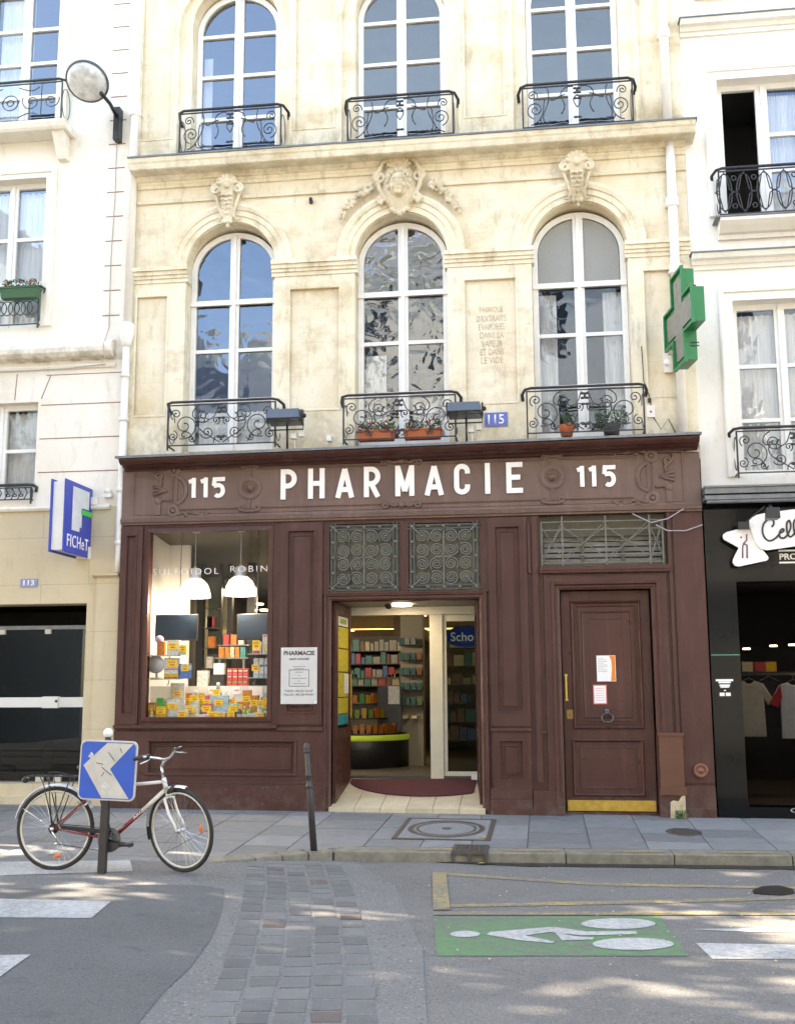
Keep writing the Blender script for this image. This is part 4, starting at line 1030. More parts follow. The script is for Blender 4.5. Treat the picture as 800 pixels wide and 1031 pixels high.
screen('left flat screen hanging in the pharmacy window showing dark blue', 156.5, 198.5, 619, 645, .36, 0)
screen('right flat screen hanging tilted in the pharmacy window', 237, 271.5, 618, 644, .36, math.radians(-14))
# pendant lamps
LG = glass('lamp_glass', .12); 
mm, t0_, N0, L0, P0 = newmat('ribbed_lamp_glass'); P0.inputs['Base Color'].default_value = (.9, .9, .88, 1); P0.inputs['Roughness'].default_value = .25; P0.inputs['Emission Color'].default_value = (1, .96, .88, 1); P0.inputs['Emission Strength'].default_value = .07; P0.inputs['Alpha'].default_value = .72
for px, py, lab in ((196, 602, 'left glass bell pendant lamp lit in the pharmacy window'), (242, 600, 'right glass bell pendant lamp lit in the pharmacy window')):
    x, z = F(px, py, .4); t_ = thing('pendant_lamp', lab, 'pendant lamp', (x, .4, z), 'glass pendant lamps in the shop window')
    m = MB(); m.lathe([(.205, 0), (.215, .012), (.21, .03), (.205, .06), (.19, .13), (.16, .19), (.115, .235), (.085, .25), (.085, .26), (.11, .24), (.155, .195), (.184, .13), (.199, .06), (.2, .02), (.195, .0)], (x, .4, z), 'Z', 30); m.build('glass_shade', mm, t_)
    m = MB(); m.lathe([(.088, .245), (.088, .26), (.075, .275), (.078, .37), (.06, .385), (.02, .40), (.012, .42), (.0, .42)], (x, .4, z), 'Z', 20); m.build('lamp_cap', M('brushed_metal', (.62, .62, .60), .4, .08, 20, metal=.5), t_)
    m = MB(); m.tube([(x, .4, z+.41), (x, .4, 3.60)], .006, 6); m.lathe([(.05, 3.58), (.055, 3.62)], (x, .4, 0), 'Z', 14); m.build('cord', M('grey_cord', (.35, .35, .33), .6, .1, 10), t_)
    m = MB(); m.ball((x, .4, z+.14), .045, n=12, m=8); m.build('bulb', MAT['lampglow'], t_)
    ld = bpy.data.lights.new('pendant_light', 'POINT'); ld.energy = 11; ld.shadow_soft_size = .09; ld.color = (1, .93, .82); lo = bpy.data.objects.new('pendant_light', ld); COL.objects.link(lo); lo.location = (x, .33, z-.06)
# goods in the window
CMAP = {}
def cm(name, c, rough=.45):
    if name not in CMAP: CMAP[name] = M('pack_'+name, c, rough, .05, 42, c2=tuple(k*.45 for k in c) if max(c) > .1 else None)
    return CMAP[name]
C_ = dict(white=(.80, .79, .76), orange=(.78, .24, .03), yellow=(.85, .52, .02), red=(.62, .05, .06), blue=(.06, .17, .55), pale=(.45, .62, .75), green=(.03, .38, .08), teal=(.02, .28, .28),
          black=(.02, .02, .02), brown=(.16, .06, .03), cream=(.75, .66, .42), lime=(.25, .45, .06), pink=(.72, .12, .20), grey=(.45, .45, .45), mint=(.35, .72, .62))
for k, v in C_.items(): cm(k, v)
TAG = M('yellow_price_card', (.92, .60, .02), .6, .06, 12)
def price(mb_parent, x, z, y, w_=.11, h_=.075):
    m = MB(); m.box(x-w_/2, x+w_/2, y-.004, y-.001, z-h_/2, z+h_/2); p = m.build('price_card', TAG, mb_parent)
    q = MB(); q.box(x-w_*.36, x+w_*.30, y-.0058, y-.0045, z+h_*.12, z+h_*.26); q.box(x-w_*.22, x+w_*.26, y-.0058, y-.0045, z-h_*.30, z-h_*.06); q.build('print', cm('orange', C_['orange']), p)
def pack(label, px, pyb, wpx, hpx, Y, colr, band=None, tagp=None, z=None, cat='box', d=.07, rz=0, name='product_box', group=None):
    x, zb = F(px, pyb, Y); zb = z if z is not None else zb
    w_ = wpx/79.0; h_ = hpx/78.0; t_ = thing(name, label, cat, (x, Y, zb), group, 0)
    m = MB(); m.M = Matrix.Translation((x, Y+d/2, zb)) @ Matrix.Rotation(math.radians(rz), 4, 'Z'); m.box(-w_/2, w_/2, -d/2, d/2, 0, h_); m.build('carton', cm(colr, C_[colr]), t_, bevel=.003)
    if band:
        for i, (bc, u0, u1) in enumerate(band):
            m = MB(); m.M = Matrix.Translation((x, Y+d/2, zb)) @ Matrix.Rotation(math.radians(rz), 4, 'Z'); m.box(-w_/2+.006, w_/2-.006, -d/2-.0025, -d/2-.0005, h_*u0, h_*u1); m.build('printed_band', cm(bc, C_[bc]), t_)
    if tagp: price(t_, x+tagp[0]*w_, zb+h_*tagp[1], Y-.012, *(tagp[2:] if len(tagp) > 2 else ()))
    return t_
def bottle(label, px, pyb, wpx, hpx, Y, colr, capc='white', lab='white', z=None, tagp=None):
    x, zb = F(px, pyb, Y); zb = z if z is not None else zb; r = wpx/158.0; h = hpx/78.0
    t_ = thing('bottle', label, 'bottle', (x, Y, zb))
    m = MB(); m.lathe([(0, 0), (r*.9, 0), (r, .01), (r, h*.62), (r*.85, h*.72), (r*.38, h*.80), (r*.36, h*.84)], (x, Y, zb), 'Z', 14); m.build('bottle_body', cm(colr, C_[colr]), t_)
    m = MB(); m.lathe([(r*.42, h*.83), (r*.42, h*.98), (r*.3, h), (0, h)], (x, Y, zb), 'Z', 12); m.build('cap', cm(capc, C_[capc]), t_)
    m = MB(); m.lathe([(r*1.01, h*.15), (r*1.02, h*.16), (r*1.02, h*.5), (r*1.01, h*.51)], (x, Y, zb), 'Z', 14); m.build('paper_label', cm(lab, C_[lab]), t_)
    if tagp: price(t_, x+tagp[0]*r*2, zb+h*tagp[1], Y-r-.012)
    return t_
U, Lw, Bd = 1.951, 1.651, 1.10
# left shelves
pack('tall orange box with a striped ball on the upper left glass shelf', 161.5, 660, 8, 14, .15, 'orange', z=U)
m = MB(); x, z = F(160.5, 644, .18); m.ball((x, .19, z), .055, n=14, m=10); 
bo = m.build('striped_ball', M('striped_ball', (.75, .15, .12), .4, .6, 18, c2=(.15, .35, .6)), tags=('small red white and blue ball on top of the tall orange box', 'ball'))
pack('white box with yellow card on the upper left glass shelf', 174, 660, 13, 15, .12, 'white', tagp=(0, .6, .12, .09), z=U)
pack('small grey pouch with yellow card at the end of the upper left shelf', 184, 660, 8, 11, .14, 'cream', tagp=(0, .6, .09, .08), z=U)
m = MB(); x, z = F(157.5, 669, .15)
m.lathe([(.10, -.05), (.115, -.04), (.115, -.02), (.09, .0), (.05, .02), (.0, .02)], (x, .16, z), 'Y', 22); m.tube([(x, .17, z-.1), (x, .17, Lw+.01)], .015, 8); m.box(x-.06, x+.06, .10, .22, Lw, Lw+.015)
m.build('desk_fan', M('grey_mesh_metal', (.45, .46, .46), .4, .15, 60, .4, 150, metal=.4), tags=('round grey desk fan on the lower left glass shelf', 'fan'))
pack('stack of white and red cartons on the lower left glass shelf', 172, 684, 15, 21, .12, 'white', [('red', .0, .08), ('pink', .42, .48), ('yellow', .06, .25)], (.1, .72, .13, .09), z=Lw)
pack('slanted blue carton with yellow card beside the lower left cartons', 186, 684, 12, 15, .15, 'blue', [('pale', .55, .9)], (0, .72, .11, .09), z=Lw, rz=20)
# right shelves
pack('red and white cartons with yellow card on the upper right glass shelf', 258, 660, 8, 12, .15, 'white', [('red', .0, .25), ('orange', .55, .62)], (0, .75, .10, .11), z=U+.01)
pack('tall white carton with red edge at the end of the upper right shelf', 267.5, 660, 7, 19, .18, 'white', [('red', .9, .97), ('cream', .05, .5)], z=U+.01)
for i, px in enumerate((257.5, 263, 268.5)):
    pack(['white and blue carton at the left end of the lower right shelf', 'white and blue carton in the middle of the lower right shelf', 'white and blue carton at the right end of the lower right shelf'][i], px, 684, 5, 19, .12, 'white', [('blue', .55, .66), ('pale', .05, .2)], (0, .5, .10, .08) if i == 0 else None, z=Lw+.01)
# middle back ledge (on top of the back board)
md = MB(); md.box(-4.72, -3.4, .66, 1.0, 1.535, 1.552); md.build('back_ledge', WHI, tags=('white ledge behind the low board of the pharmacy window', 'ledge'))
pack('white square carton standing on the ledge in mid window', 203.5, 690, 11.5, 16, .70, 'white', z=1.553, d=.1)
pack('cream carton half behind a black case on the window ledge', 220, 680, 11, 12, .85, 'white', z=1.70, d=.1)
pack('black case with handle below the cream carton on the window ledge', 218.5, 690, 14, 12, .70, 'black', z=1.553, d=.12)
for i, px in enumerate((231, 236.5, 242, 247)):
    pack('red patterned gift box on the window ledge, %s' % ['leftmost of the row of four', 'second from the left of four', 'third from the left of four', 'rightmost of the row of four'][i], px, 690, 5.2, 18, .70, 'red', [('pink', .62, .74), ('cream', .50, .56), ('lime', .18, .26), ('cream', .82, .9)], z=1.553, name='gift_box', group='red gift boxes on the ledge')
for i, (px, py, w_, h_) in enumerate(((213.5, 695, 8, 8), (238, 695, 8, 8), (257, 701, 15, 20))):
    x, z = F(px, py, .60); t_ = thing('paper_sign', ['small white card taped to the board under the black case', 'small white card taped to the board under the gift boxes', 'large white sheet on the right of the low window board'][i], 'card', (x, .6, z-h_/160))
    m = MB(); m.box(x-w_/158, x+w_/158, .611, .6155, z-h_/160, z+h_/160); m.build('card', PAP, t_); m = MB(); m.box(x-w_/250, x+w_/250, .6095, .6105, z-.008, z+.008); m.build('print', PNK, t_)
# floor of the window
m = MB(); x, z = F(161, 713, .35); s = .042
m.plate([(x-s, z-.14), (x-s, z-s), (x-.11, z-s), (x-.11, z+s), (x-s, z+s), (x-s, z+.13), (x+s, z+.13), (x+s, z+s), (x+.11, z+s), (x+.11, z-s), (x+s, z-s), (x+s, z-.14)], (), .33, .37)
gc = m.build('green_cross_sign', emit('green_neon', (.01, .35, .06), .03), tags=('small green cross standing at the left of the window floor', 'cross sign'))
fl = [('pack', 153, 15, 8, .12, 'orange', 'orange box in the left corner of the window floor'), ('bottle', 152.5, 11, 5, .02, 'yellow', 'tiny yellow bottle before the orange box'),
      ('pack', 162, 12, 11, .05, 'yellow', 'yellow boxed lotion right of the left corner'), ('pack', 178, 30, 15, .38, 'white', 'tall white pack with green print behind the left goods'),
      ('pack', 173.5, 17, 12, .10, 'white', 'white box with yellow card in front of the tall pack'), ('bottle', 196.5, 24, 8, .35, 'pale', 'tall blue bottle with yellow card left of centre'),
      ('pack', 191, 13, 17, .12, 'cream', 'broad cream pack with yellow card near the glass'), ('bottle', 203, 11, 5, .25, 'blue', 'small dark blue bottle between the packs'),
      ('pack', 208, 14, 9, .20, 'pink', 'pink pack with yellow card in mid window floor'), ('pack', 220, 20, 19, .30, 'pale', 'wide pale blue carton in mid window floor'),
      ('bottle', 219, 30, 9, .42, 'blue', 'tall dark blue bottle behind the pale blue carton'), ('bottle', 227, 23, 5, .38, 'brown', 'brown bottle right of the tall blue bottle'),
      ('pack', 234.5, 14, 9, .18, 'mint', 'mint carton with yellow card right of centre'), ('bottle', 241, 12, 5, .10, 'brown', 'brown bottle in the second row of the floor'),
      ('bottle', 246, 12, 5, .10, 'lime', 'lime green bottle with yellow card near the glass'), ('bottle', 252, 13, 5, .12, 'lime', 'lime green bottle nearer the right corner'),
      ('pack', 248, 24, 9, .32, 'orange', 'stack of orange packs at right of the window floor'), ('pack', 255.5, 20, 8, .30, 'orange', 'orange pack right of the orange stack'),
      ('bottle', 262.5, 19, 7, .15, 'mint', 'mint green bottle near the right edge of the glass'), ('bottle', 268.5, 17, 6, .12, 'green', 'green bottle in the right corner of the window'),
      ('pack', 214, 8, 12, .02, 'cream', 'low cream tray pack close to the glass'), ('pack', 183.5, 9, 10, .0, 'white', 'low white tray pack close to the glass on the left'),
      ('pack', 233, 8, 8, .0, 'black', 'low black pack close to the glass on the right'), ('pack', 262, 7, 8, .0, 'yellow', 'low yellow pack close to the glass at right'), ('pack', 203, 6, 14, -.02, 'white', 'flat white pack close to the glass in mid window'),
      ('pack', 223, 7, 8, .0, 'yellow', 'low yellow pack close to the glass in mid window')]
names_ = ['cream', 'white', 'pale', 'lime', 'white', 'orange', 'mint', 'yellow', 'pink', 'white', 'blue', 'cream', 'green', 'orange', 'teal', 'white', 'yellow', 'pale']
pos_ = ['beside the green cross', 'just right of the green cross', 'in the left back corner', 'left of the tall blue bottle', 'behind the tall blue bottle', 'right of the tall blue bottle', 'between the two tall bottles', 'left of the wide pale carton', 'behind the wide pale carton', 'right of the wide pale carton', 'behind the brown bottle', 'left of the white sheet', 'under the white sheet', 'right of the white sheet', 'behind the orange stack', 'beside the orange stack', 'near the right back corner', 'in the right back corner']
for i_ in range(18):
    c_ = names_[i_]; kd = 'pack' if i_ % 3 else 'bottle'
    fl.append((kd, 156.5+i_*6.5, random.choice([17, 20, 22, 15]), random.choice([5, 6, 7]), .44+.05*(i_ % 2), c_, '%s %s in the back row %s' % (c_, 'carton' if kd == 'pack' else 'bottle', pos_[i_])))
for k, px, h_, w_, Y, c_, lab in fl:
    h_ *= 1.3
    if k == 'pack': pack(lab, px, 725, w_, h_, Y+.02, c_, [('pale', .1, .3)] if c_ in ('white', 'cream') else [('white', .15, .35)], (0, .72, .12 if w_ > 8 else .09, .075) if h_ > 9 else None, z=Bd, d=.06)
    else: bottle(lab, px, 725, w_, h_, Y+.03, c_, z=Bd, tagp=(0, .75) if w_ > 5 else None)
# ================================================================== PHARMACY ENTRANCE AND INTERIOR
ent = thing('entrance_lobby', 'beige tiled sloping lobby behind the open pharmacy entrance', 'lobby', (-1.7, .5, .1))
def zramp(y): return .09+(.24)*max(0, min(1, (y+.15)/1.15))
tl = MB(); nx = 6
for i in range(nx):
    for j, (ya, yb) in enumerate(((-.20, .25), (.25, .70), (.70, 1.16))):
        xa, xb = -2.62+i*1.9/nx, -2.62+(i+1)*1.9/nx; g = .003
        vs = [(xa+g, ya+g, zramp(ya)), (xb-g, ya+g, zramp(ya)), (xb-g, yb-g, zramp(yb)), (xa+g, yb-g, zramp(yb))]; vs += [(p[0], p[1], p[2]-.12) for p in vs]
        tl.add(vs, [(0,1,2,3),(4,7,6,5),(0,4,5,1),(1,5,6,2),(2,6,7,3),(3,7,4,0)])
tl.build('floor_tiles', M('beige_floor_tiles', (.50, .42, .29), .55, .15, 5, .1, 30, island=.07), ent)
m = MB(); m.add([(-2.7, -.19, zramp(-.19)-.004), (-.7, -.19, zramp(-.19)-.004), (-.7, 1.3, zramp(1.3)-.004), (-2.7, 1.3, zramp(1.3)-.004)], [(0,1,2,3)]); m.build('grout', M('dark_grout', (.2, .16, .1), .9), ent)
m = MB(); m.box(-2.76, -2.66, .1, 1.25, -.1, 2.8); m.box(-.70, -.60, .1, 1.25, -.1, 2.8); m.build('side_walls', PP, ent)
m = MB(); m.box(-2.76, -.6, .11, 1.25, 2.605, 2.65); m.build('ceiling', M('lobby_ceiling', (.42, .38, .30), .7, .05, 3), ent)
# sliding door frame
m = MB(); m.box(-2.76, -.6, 1.13, 1.36, .20, .364); m.build('inner_threshold', M('dark_strip', (.06, .055, .05), .6), ent)
sl = thing('sliding_door', 'white framed glass sliding door inside the pharmacy lobby', 'sliding door', (-1.1, 1.15, .33))
FR = M('cream_aluminium', (.66, .62, .50), .45, .05, 6)
m = MB(); x0 = F(433, 700, 1.15)[0]; x1 = F(446, 700, 1.15)[0]; m.box(x0, x1, 1.12, 1.30, .33, 2.5); m.box(-2.76, -.6, 1.1, 1.32, 2.49, 2.60); m.box(x1, -.70, 1.16, 1.21, .33, .42); m.box(x1, -.70, 1.16, 1.21, 2.40, 2.49); m.box(x1+.0, x1+.05, 1.16, 1.21, .42, 2.4); m.box(-.86, -.80, 1.16, 1.21, .42, 2.4)
m.build('frame', FR, sl, bevel=.004)
m = MB(); m.box(x1+.05, -.86, 1.18, 1.19, .42, 2.4); m.build('pane', glass('sliding_glass', .0, tint=(.6, .64, .6), blend=.08), sl)
m = MB(); x, z = F(482, 773, 1.0); m.box(x-.10, x+.03, .95, 1.08, zramp(1), zramp(1)+.07); m.build('floor_guide', MAT['white'], sl)
sg_ = thing('oval_brand_sign', 'blue oval sign with white lettering hanging behind the sliding door glass', 'sign', (-1.08, 1.4, 2.1))
x, z = F(469, 641, 1.38); m = MB(); m.plate(ell(x, z, .28, .155, 36), (), 1.38, 1.41); m.build('white_rim', cm('grey', C_['grey']), sg_)
m = MB(); m.plate(ell(x, z, .265, .14, 36), (), 1.372, 1.379); m.build('blue_face', emit('lit_blue_face', (.008, .04, .30), .03), sg_)
text('Scho', .12, x-.055, z, 1.371, emit('lit_white_letters', (.7, .7, .7), .05), 'lettering', sg_, width=.31, depth=.002)
# open door leaves
lf = thing('entrance_door_leaf', 'left open brown door leaf covered with yellow posters', 'door', (-2.58, .05, .15))
def leaf(t_, xh, xe, ye, poster):
    yh = -.02; dx, dy = xe-xh, ye-yh; s = 1 if dx > 0 else -1
    def P(u, z, o=0.0): n = Vector((-dy, dx)).normalized()*(-1 if s > 0 else 1); return (xh+dx*u+n.x*o, yh+dy*u+n.y*o, z)
    def slab(mb, u0, u1, z0, z1, o0, o1, slope=True):
        za, zb = (z0+(.22*u0 if slope else 0), z0+(.22*u1 if slope else 0))
        vs = [P(u0, za, o0), P(u1, zb, o0), P(u1, z1, o0), P(u0, z1, o0), P(u0, za, o1), P(u1, zb, o1), P(u1, z1, o1), P(u0, z1, o1)]
        mb.add(vs, [(0,1,2,3),(4,7,6,5),(0,4,5,1),(1,5,6,2),(2,6,7,3),(3,7,4,0)])
    m = MB()
    for a in ((0, .14, .12, 2.58), (.86, 1, .12, 2.58), (.14, .86, .12, .36), (.14, .86, .88, 1.02), (.14, .86, 2.44, 2.58)): slab(m, *a, -.02, .02, slope=a[2] < .2)
    slab(m, .14, .86, .34, .9, -.008, .008, False); slab(m, .24, .76, .48, .80, -.016, .016, False)
    m.build('leaf_frame', PD, t_)
    m = MB(); slab(m, .14, .86, 1.02, 2.44, -.003, .003, False); m.build('pane', G_SHOP, t_)
    return P, slab
P, slab = leaf(lf, -2.585, -2.555, .90, True)
YP = M('yellow_poster', (.55, .42, .02), .6, .25, 22, c2=(.22, .19, .03))
for i, (z0, z1) in enumerate(((1.20, 1.40), (1.41, 1.72), (1.73, 2.02), (2.03, 2.30))):
    m = MB(); slab(m, .16, .84, z0, z1-.004, .010, .014, False); m.build('yellow_poster', YP, lf)
m = MB(); slab(m, .18, .82, 2.14+.17, 2.43, .010, .014, False); m.build('white_poster', cm('white', C_['white']), lf); m = MB(); slab(m, .3, .7, 2.34, 2.40, .015, .017, False); m.build('green_leaf_print', cm('lime', C_['lime']), lf)
m = MB(); slab(m, .16, .84, 1.06, 1.19, .010, .014, False); m.build('teal_poster', cm('teal', C_['teal']), lf)
m = MB(); slab(m, .55, .84, 1.45, 1.70, .016, .019, False); m.build('opening_hours_sheet', cm('white', C_['white']), lf)
m = MB(); slab(m, .90, .93, 1.15, 1.70, .03, .05, False); m.build('handle', MAT['gold'], lf)
rf_ = thing('entrance_door_leaf', 'right open brown door leaf seen edge on beside the sliding door', 'door', (-.77, .05, .15)); leaf(rf_, -.775, -.86, .90, False)
# mat
MATM = M('dark_red_mat', (.085, .018, .022), .95, .2, 40, .5, 200)
def G_at(px, py): 
    y = .5
    for _ in range(20):
        d = ray(px, py); z = zramp(y)+.012; p = CAM + d*((z-CAM.z)/d.z); y = y*.5+p.y*.5
    return p.x, y
mp_ = [G_at(*q) for q in [(351, 786), (362, 789), (380, 791.5), (405, 792.5), (430, 791), (450, 787.5), (464, 783), (469, 779), (466, 777)]]
mp_ = [(-2.53, .95)] + [(-1.53+1.02*math.cos(a), .98-.70*math.sin(a)) for a in [math.radians(180-i*9) for i in range(1, 20)]] + [(-.53-.0, 1.0)]
m = MB(); v = [(min(x, -.90), y, zramp(y)+.004) for x, y in mp_]; n = len(v); v2 = [(a, b, c+.012) for a, b, c in v]; m.add(v+v2, [tuple(range(n, 2*n))]+[(i, (i+1) % n, n+(i+1) % n, n+i) for i in range(n)])
dm = m.build('door_mat', MATM, tags=('dark red half-round doormat on the pale lobby tiles', 'doormat'))
# ceiling fittings
m = MB(); x, z = F(404, 605, .62); m.lathe([(0, 0), (.13, 0), (.14, .02), (.14, .03)], (x, .62, 2.577), 'Z', 24); m.build('ceiling_light', MAT['lampglow'], tags=('round lit ceiling light inside the pharmacy entrance', 'ceiling light'))
ld = bpy.data.lights.new('entrance_light', 'AREA'); ld.shape = 'DISK'; ld.size = .25; ld.energy = 1.0; ld.color = (1, .93, .8); lo = bpy.data.objects.new('entrance_light', ld); COL.objects.link(lo); lo.location = (x, .62, 2.56)
m = MB(); x, z = F(391, 609, .55); m.lathe([(.05, .02), (.05, 0), (.045, -.03), (.025, -.05), (0, -.055)], (x, .55, 2.59), 'Z', 16); m.build('dome_camera', MAT['black'], tags=('small black dome camera on the entrance ceiling', 'camera'))
# sales room
rm = thing('sales_room', 'dim pharmacy sales room with warm lit back wall seen through the entrance', 'room', (-2, 4, .33))
FL = .36
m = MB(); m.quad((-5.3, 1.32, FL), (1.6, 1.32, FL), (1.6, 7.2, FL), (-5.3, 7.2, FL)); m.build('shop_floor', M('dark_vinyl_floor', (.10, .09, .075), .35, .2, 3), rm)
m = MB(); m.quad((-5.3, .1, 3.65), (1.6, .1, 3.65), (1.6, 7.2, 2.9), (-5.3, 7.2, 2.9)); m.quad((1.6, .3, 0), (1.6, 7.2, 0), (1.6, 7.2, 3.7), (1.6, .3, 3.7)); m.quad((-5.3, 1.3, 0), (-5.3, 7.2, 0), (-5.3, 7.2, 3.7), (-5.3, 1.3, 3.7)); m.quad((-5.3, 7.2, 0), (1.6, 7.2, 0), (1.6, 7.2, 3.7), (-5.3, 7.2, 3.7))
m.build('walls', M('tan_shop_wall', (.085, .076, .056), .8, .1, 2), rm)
m = MB()
for a, b in ((197, 204), (220, 222), (228, 233), (248, 256)): m.box(F(a, 650, 2.5)[0], F(b, 650, 2.5)[0], 2.5, 2.6, FL, 3.5)
m.build('dark_posts', MAT['black'], rm)
m = MB(); m.box(-3.4, -2.1, 6.2, 7.1, 2.35, 2.55); m.box(-2.65, -2.35, 6.0, 6.2, 2.3, 3.0); m.build('soffit', M('brown_soffit', (.10, .065, .035), .7, .1, 3), rm)
m = MB(); m.box(-3.9, -.9, 6.9, 6.98, 2.56, 2.60); m.build('cove_light', emit('warm_cove', (1, .62, .22), .6), rm)
def area(name, loc, size, e, c, rot=(0, 0, 0)):
    ld = bpy.data.lights.new(name, 'AREA'); ld.size = size; ld.energy = e; ld.color = c; lo = bpy.data.objects.new(name, ld); COL.objects.link(lo); lo.location = loc; lo.rotation_euler = rot
area('shop_ceiling_light', (-2.6, 3.6, 2.95), .8, 1.3, (1, .82, .58)); area('shop_ceiling_light', (-.6, 3.6, 2.95), .6, .7, (1, .82, .58)); area('shop_ceiling_light', (-4.3, 3.4, 3.05), .8, 8, (1, .85, .6))
for px, py, Y in ((461, 617, 4.0), (462, 620, 4.6), (571, 0, 0), (425, 617, 4.4), (425, 620, 5.2)):
    if px > 500: continue
    x, z = F(px, py, Y); m = MB(); m.lathe([(0, 0), (.07, 0), (.08, .02)], (x, Y, z), 'Z', 14); m.build('ceiling_spot', MAT['lampglow'], rm)
# row of spots reflected by the window: glowing discs set in the room stand in for it
for i, (px, py) in enumerate(((261, 609), (266, 615), (271, 621))):
    x, z = F(px, py, 3.0-.3*i); m = MB(); m.lathe([(0, 0), (.06, 0), (.07, .02)], (x, 3.0-.3*i, z), 'Z', 14); m.build('ceiling_spot', MAT['lampglow'], rm)
# white column with shelves of teal boxes
clm = thing('shelf_column', 'pale column with shelves of teal boxes inside the pharmacy', 'display column', (-1.98, 3.1, FL))
x0, z0 = F(403.5, 745, 3); x1, z1 = F(425, 612, 3)
m = MB(); m.box(x0, x1, 3.0, 3.3, FL, z1); m.build('column', M('cream_column', (.27, .24, .18), .7, .05, 4), clm)
for k, py in enumerate((649, 664, 679, 694, 709.5)):
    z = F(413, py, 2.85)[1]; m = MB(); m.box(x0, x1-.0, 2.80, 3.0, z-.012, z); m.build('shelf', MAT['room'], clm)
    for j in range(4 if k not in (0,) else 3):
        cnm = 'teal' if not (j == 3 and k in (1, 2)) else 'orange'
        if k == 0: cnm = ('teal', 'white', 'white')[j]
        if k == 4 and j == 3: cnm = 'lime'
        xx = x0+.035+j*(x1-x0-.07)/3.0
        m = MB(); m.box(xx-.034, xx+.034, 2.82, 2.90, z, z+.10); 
        m.build('product_box', cm(cnm+'_shaded', tuple(k*.42 for k in C_[cnm])), None, tags=('small %s box, %s from the left on the %s shelf of the pale column' % (cnm, ORD[j], ('top', 'second', 'third', 'fourth', 'lowest')[k]), 'box', 'boxes on the column shelves'))  # pack colour darkened to paint in the dimness of the room
for j in range(2):
    z = F(413, 722, 2.85)[1]; m = MB(); m.box(x0+.05+j*.13, x0+.13+j*.13, 2.84, 3.0, z-.02, z+.02); m.build('bracket_shelf', cm('cream', C_['cream']), clm)
# curved display counter
ctn = thing('display_counter', 'dark round tiered display counter with lime green band in the shop', 'display counter', (-2.9, 2.9, FL))
cx_, cy_ = -2.82, 3.05; bz = F(380, 744, 2.3)[1]
m = MB(); m.lathe([(.0, bz+.05), (.78, bz+.05), (.80, bz+.03), (.80, FL)], (cx_, cy_, 0), 'Z', 48); m.build('base', MAT['black'], ctn)
m = MB(); m.lathe([(.802, bz-.035), (.812, bz-.02), (.812, bz+.03), (.802, bz+.045)], (cx_, cy_, 0), 'Z', 48); m.build('lime_band', emit('lime_strip', (.30, .42, .04), .03), ctn)
tiers = [(bz+.07, .76), (bz+.29, .62), (bz+.50, .50)]
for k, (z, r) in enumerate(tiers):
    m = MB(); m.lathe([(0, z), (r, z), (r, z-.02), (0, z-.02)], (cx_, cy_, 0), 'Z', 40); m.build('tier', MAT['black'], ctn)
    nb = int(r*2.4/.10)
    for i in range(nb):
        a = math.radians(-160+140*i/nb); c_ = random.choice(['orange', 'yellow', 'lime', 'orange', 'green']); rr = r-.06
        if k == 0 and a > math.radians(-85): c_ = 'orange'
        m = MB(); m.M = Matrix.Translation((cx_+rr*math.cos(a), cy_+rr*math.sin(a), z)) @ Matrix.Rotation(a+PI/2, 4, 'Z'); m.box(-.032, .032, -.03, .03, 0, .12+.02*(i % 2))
        m.build('product_box', cm(c_+'_shaded', tuple(k*.42 for k in C_[c_])), None, tags=('%s box, %s from the left on the %s tier of the round display counter' % (c_, ORD[i], ('lowest', 'middle', 'top')[k]), 'box', 'boxes on the round counter'))  # darker copy of the pack colour, room shade painted in
m = MB(); m.box(-2.45, -2.1, 2.72, 2.80, bz+.1, bz+.75); m.build('header', MAT['black'], ctn)
x, z = F(395.5, 700, 2.6); t_ = thing('notice_sheet', 'white printed sheet stuck on the dark counter header', 'notice', (x, 2.6, z-.13)); m = MB(); m.box(x-.085, x+.085, 2.700, 2.712, z-.13, z+.13); m.build('sheet_of_paper', cm('grey', C_['grey']), t_)
m = MB()
for i in range(7): m.box(x-.05, x+.05, 2.696, 2.6995, z+.08-i*.025, z+.085-i*.025)
m.build('print', INKD, t_)
# back wall shelving with packs
bs = thing('wall_shelving', 'wall shelving filled with small packs at the back of the pharmacy', 'shelving', (-3, 5, FL))
m = MB(); zz = [F(380, p, 4.6)[1] for p in (655, 668, 682, 690)]
for z in zz: m.box(-3.9, -2.2, 4.6, 4.95, z-.015, z)
m.box(-3.9, -2.2, 4.95, 5.0, FL, zz[0]+.25); m.box(-.9, 1.2, 4.6, 5, FL, FL+.1)
for z in [FL+.3*i for i in range(1, 8)]: m.box(-1.75, 1.2, 4.6, 4.95, z-.015, z)
m.build('boards', MAT['room'], bs)
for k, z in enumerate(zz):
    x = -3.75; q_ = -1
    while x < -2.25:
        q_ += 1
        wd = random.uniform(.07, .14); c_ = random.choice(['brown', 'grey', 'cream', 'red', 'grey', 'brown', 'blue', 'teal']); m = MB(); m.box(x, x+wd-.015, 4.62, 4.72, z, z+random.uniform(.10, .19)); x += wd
        m.build('product_box', cm(c_+'_shaded', tuple(k*.42 for k in C_[c_])), None, tags=('%s pack, %s from the left on the %s board of the shelving behind the counter' % (c_, ORD[q_], ('top', 'second', 'third', 'lowest')[k]), 'box', 'packs on the back shelving'))  # shade of the deep room put into these pack colours
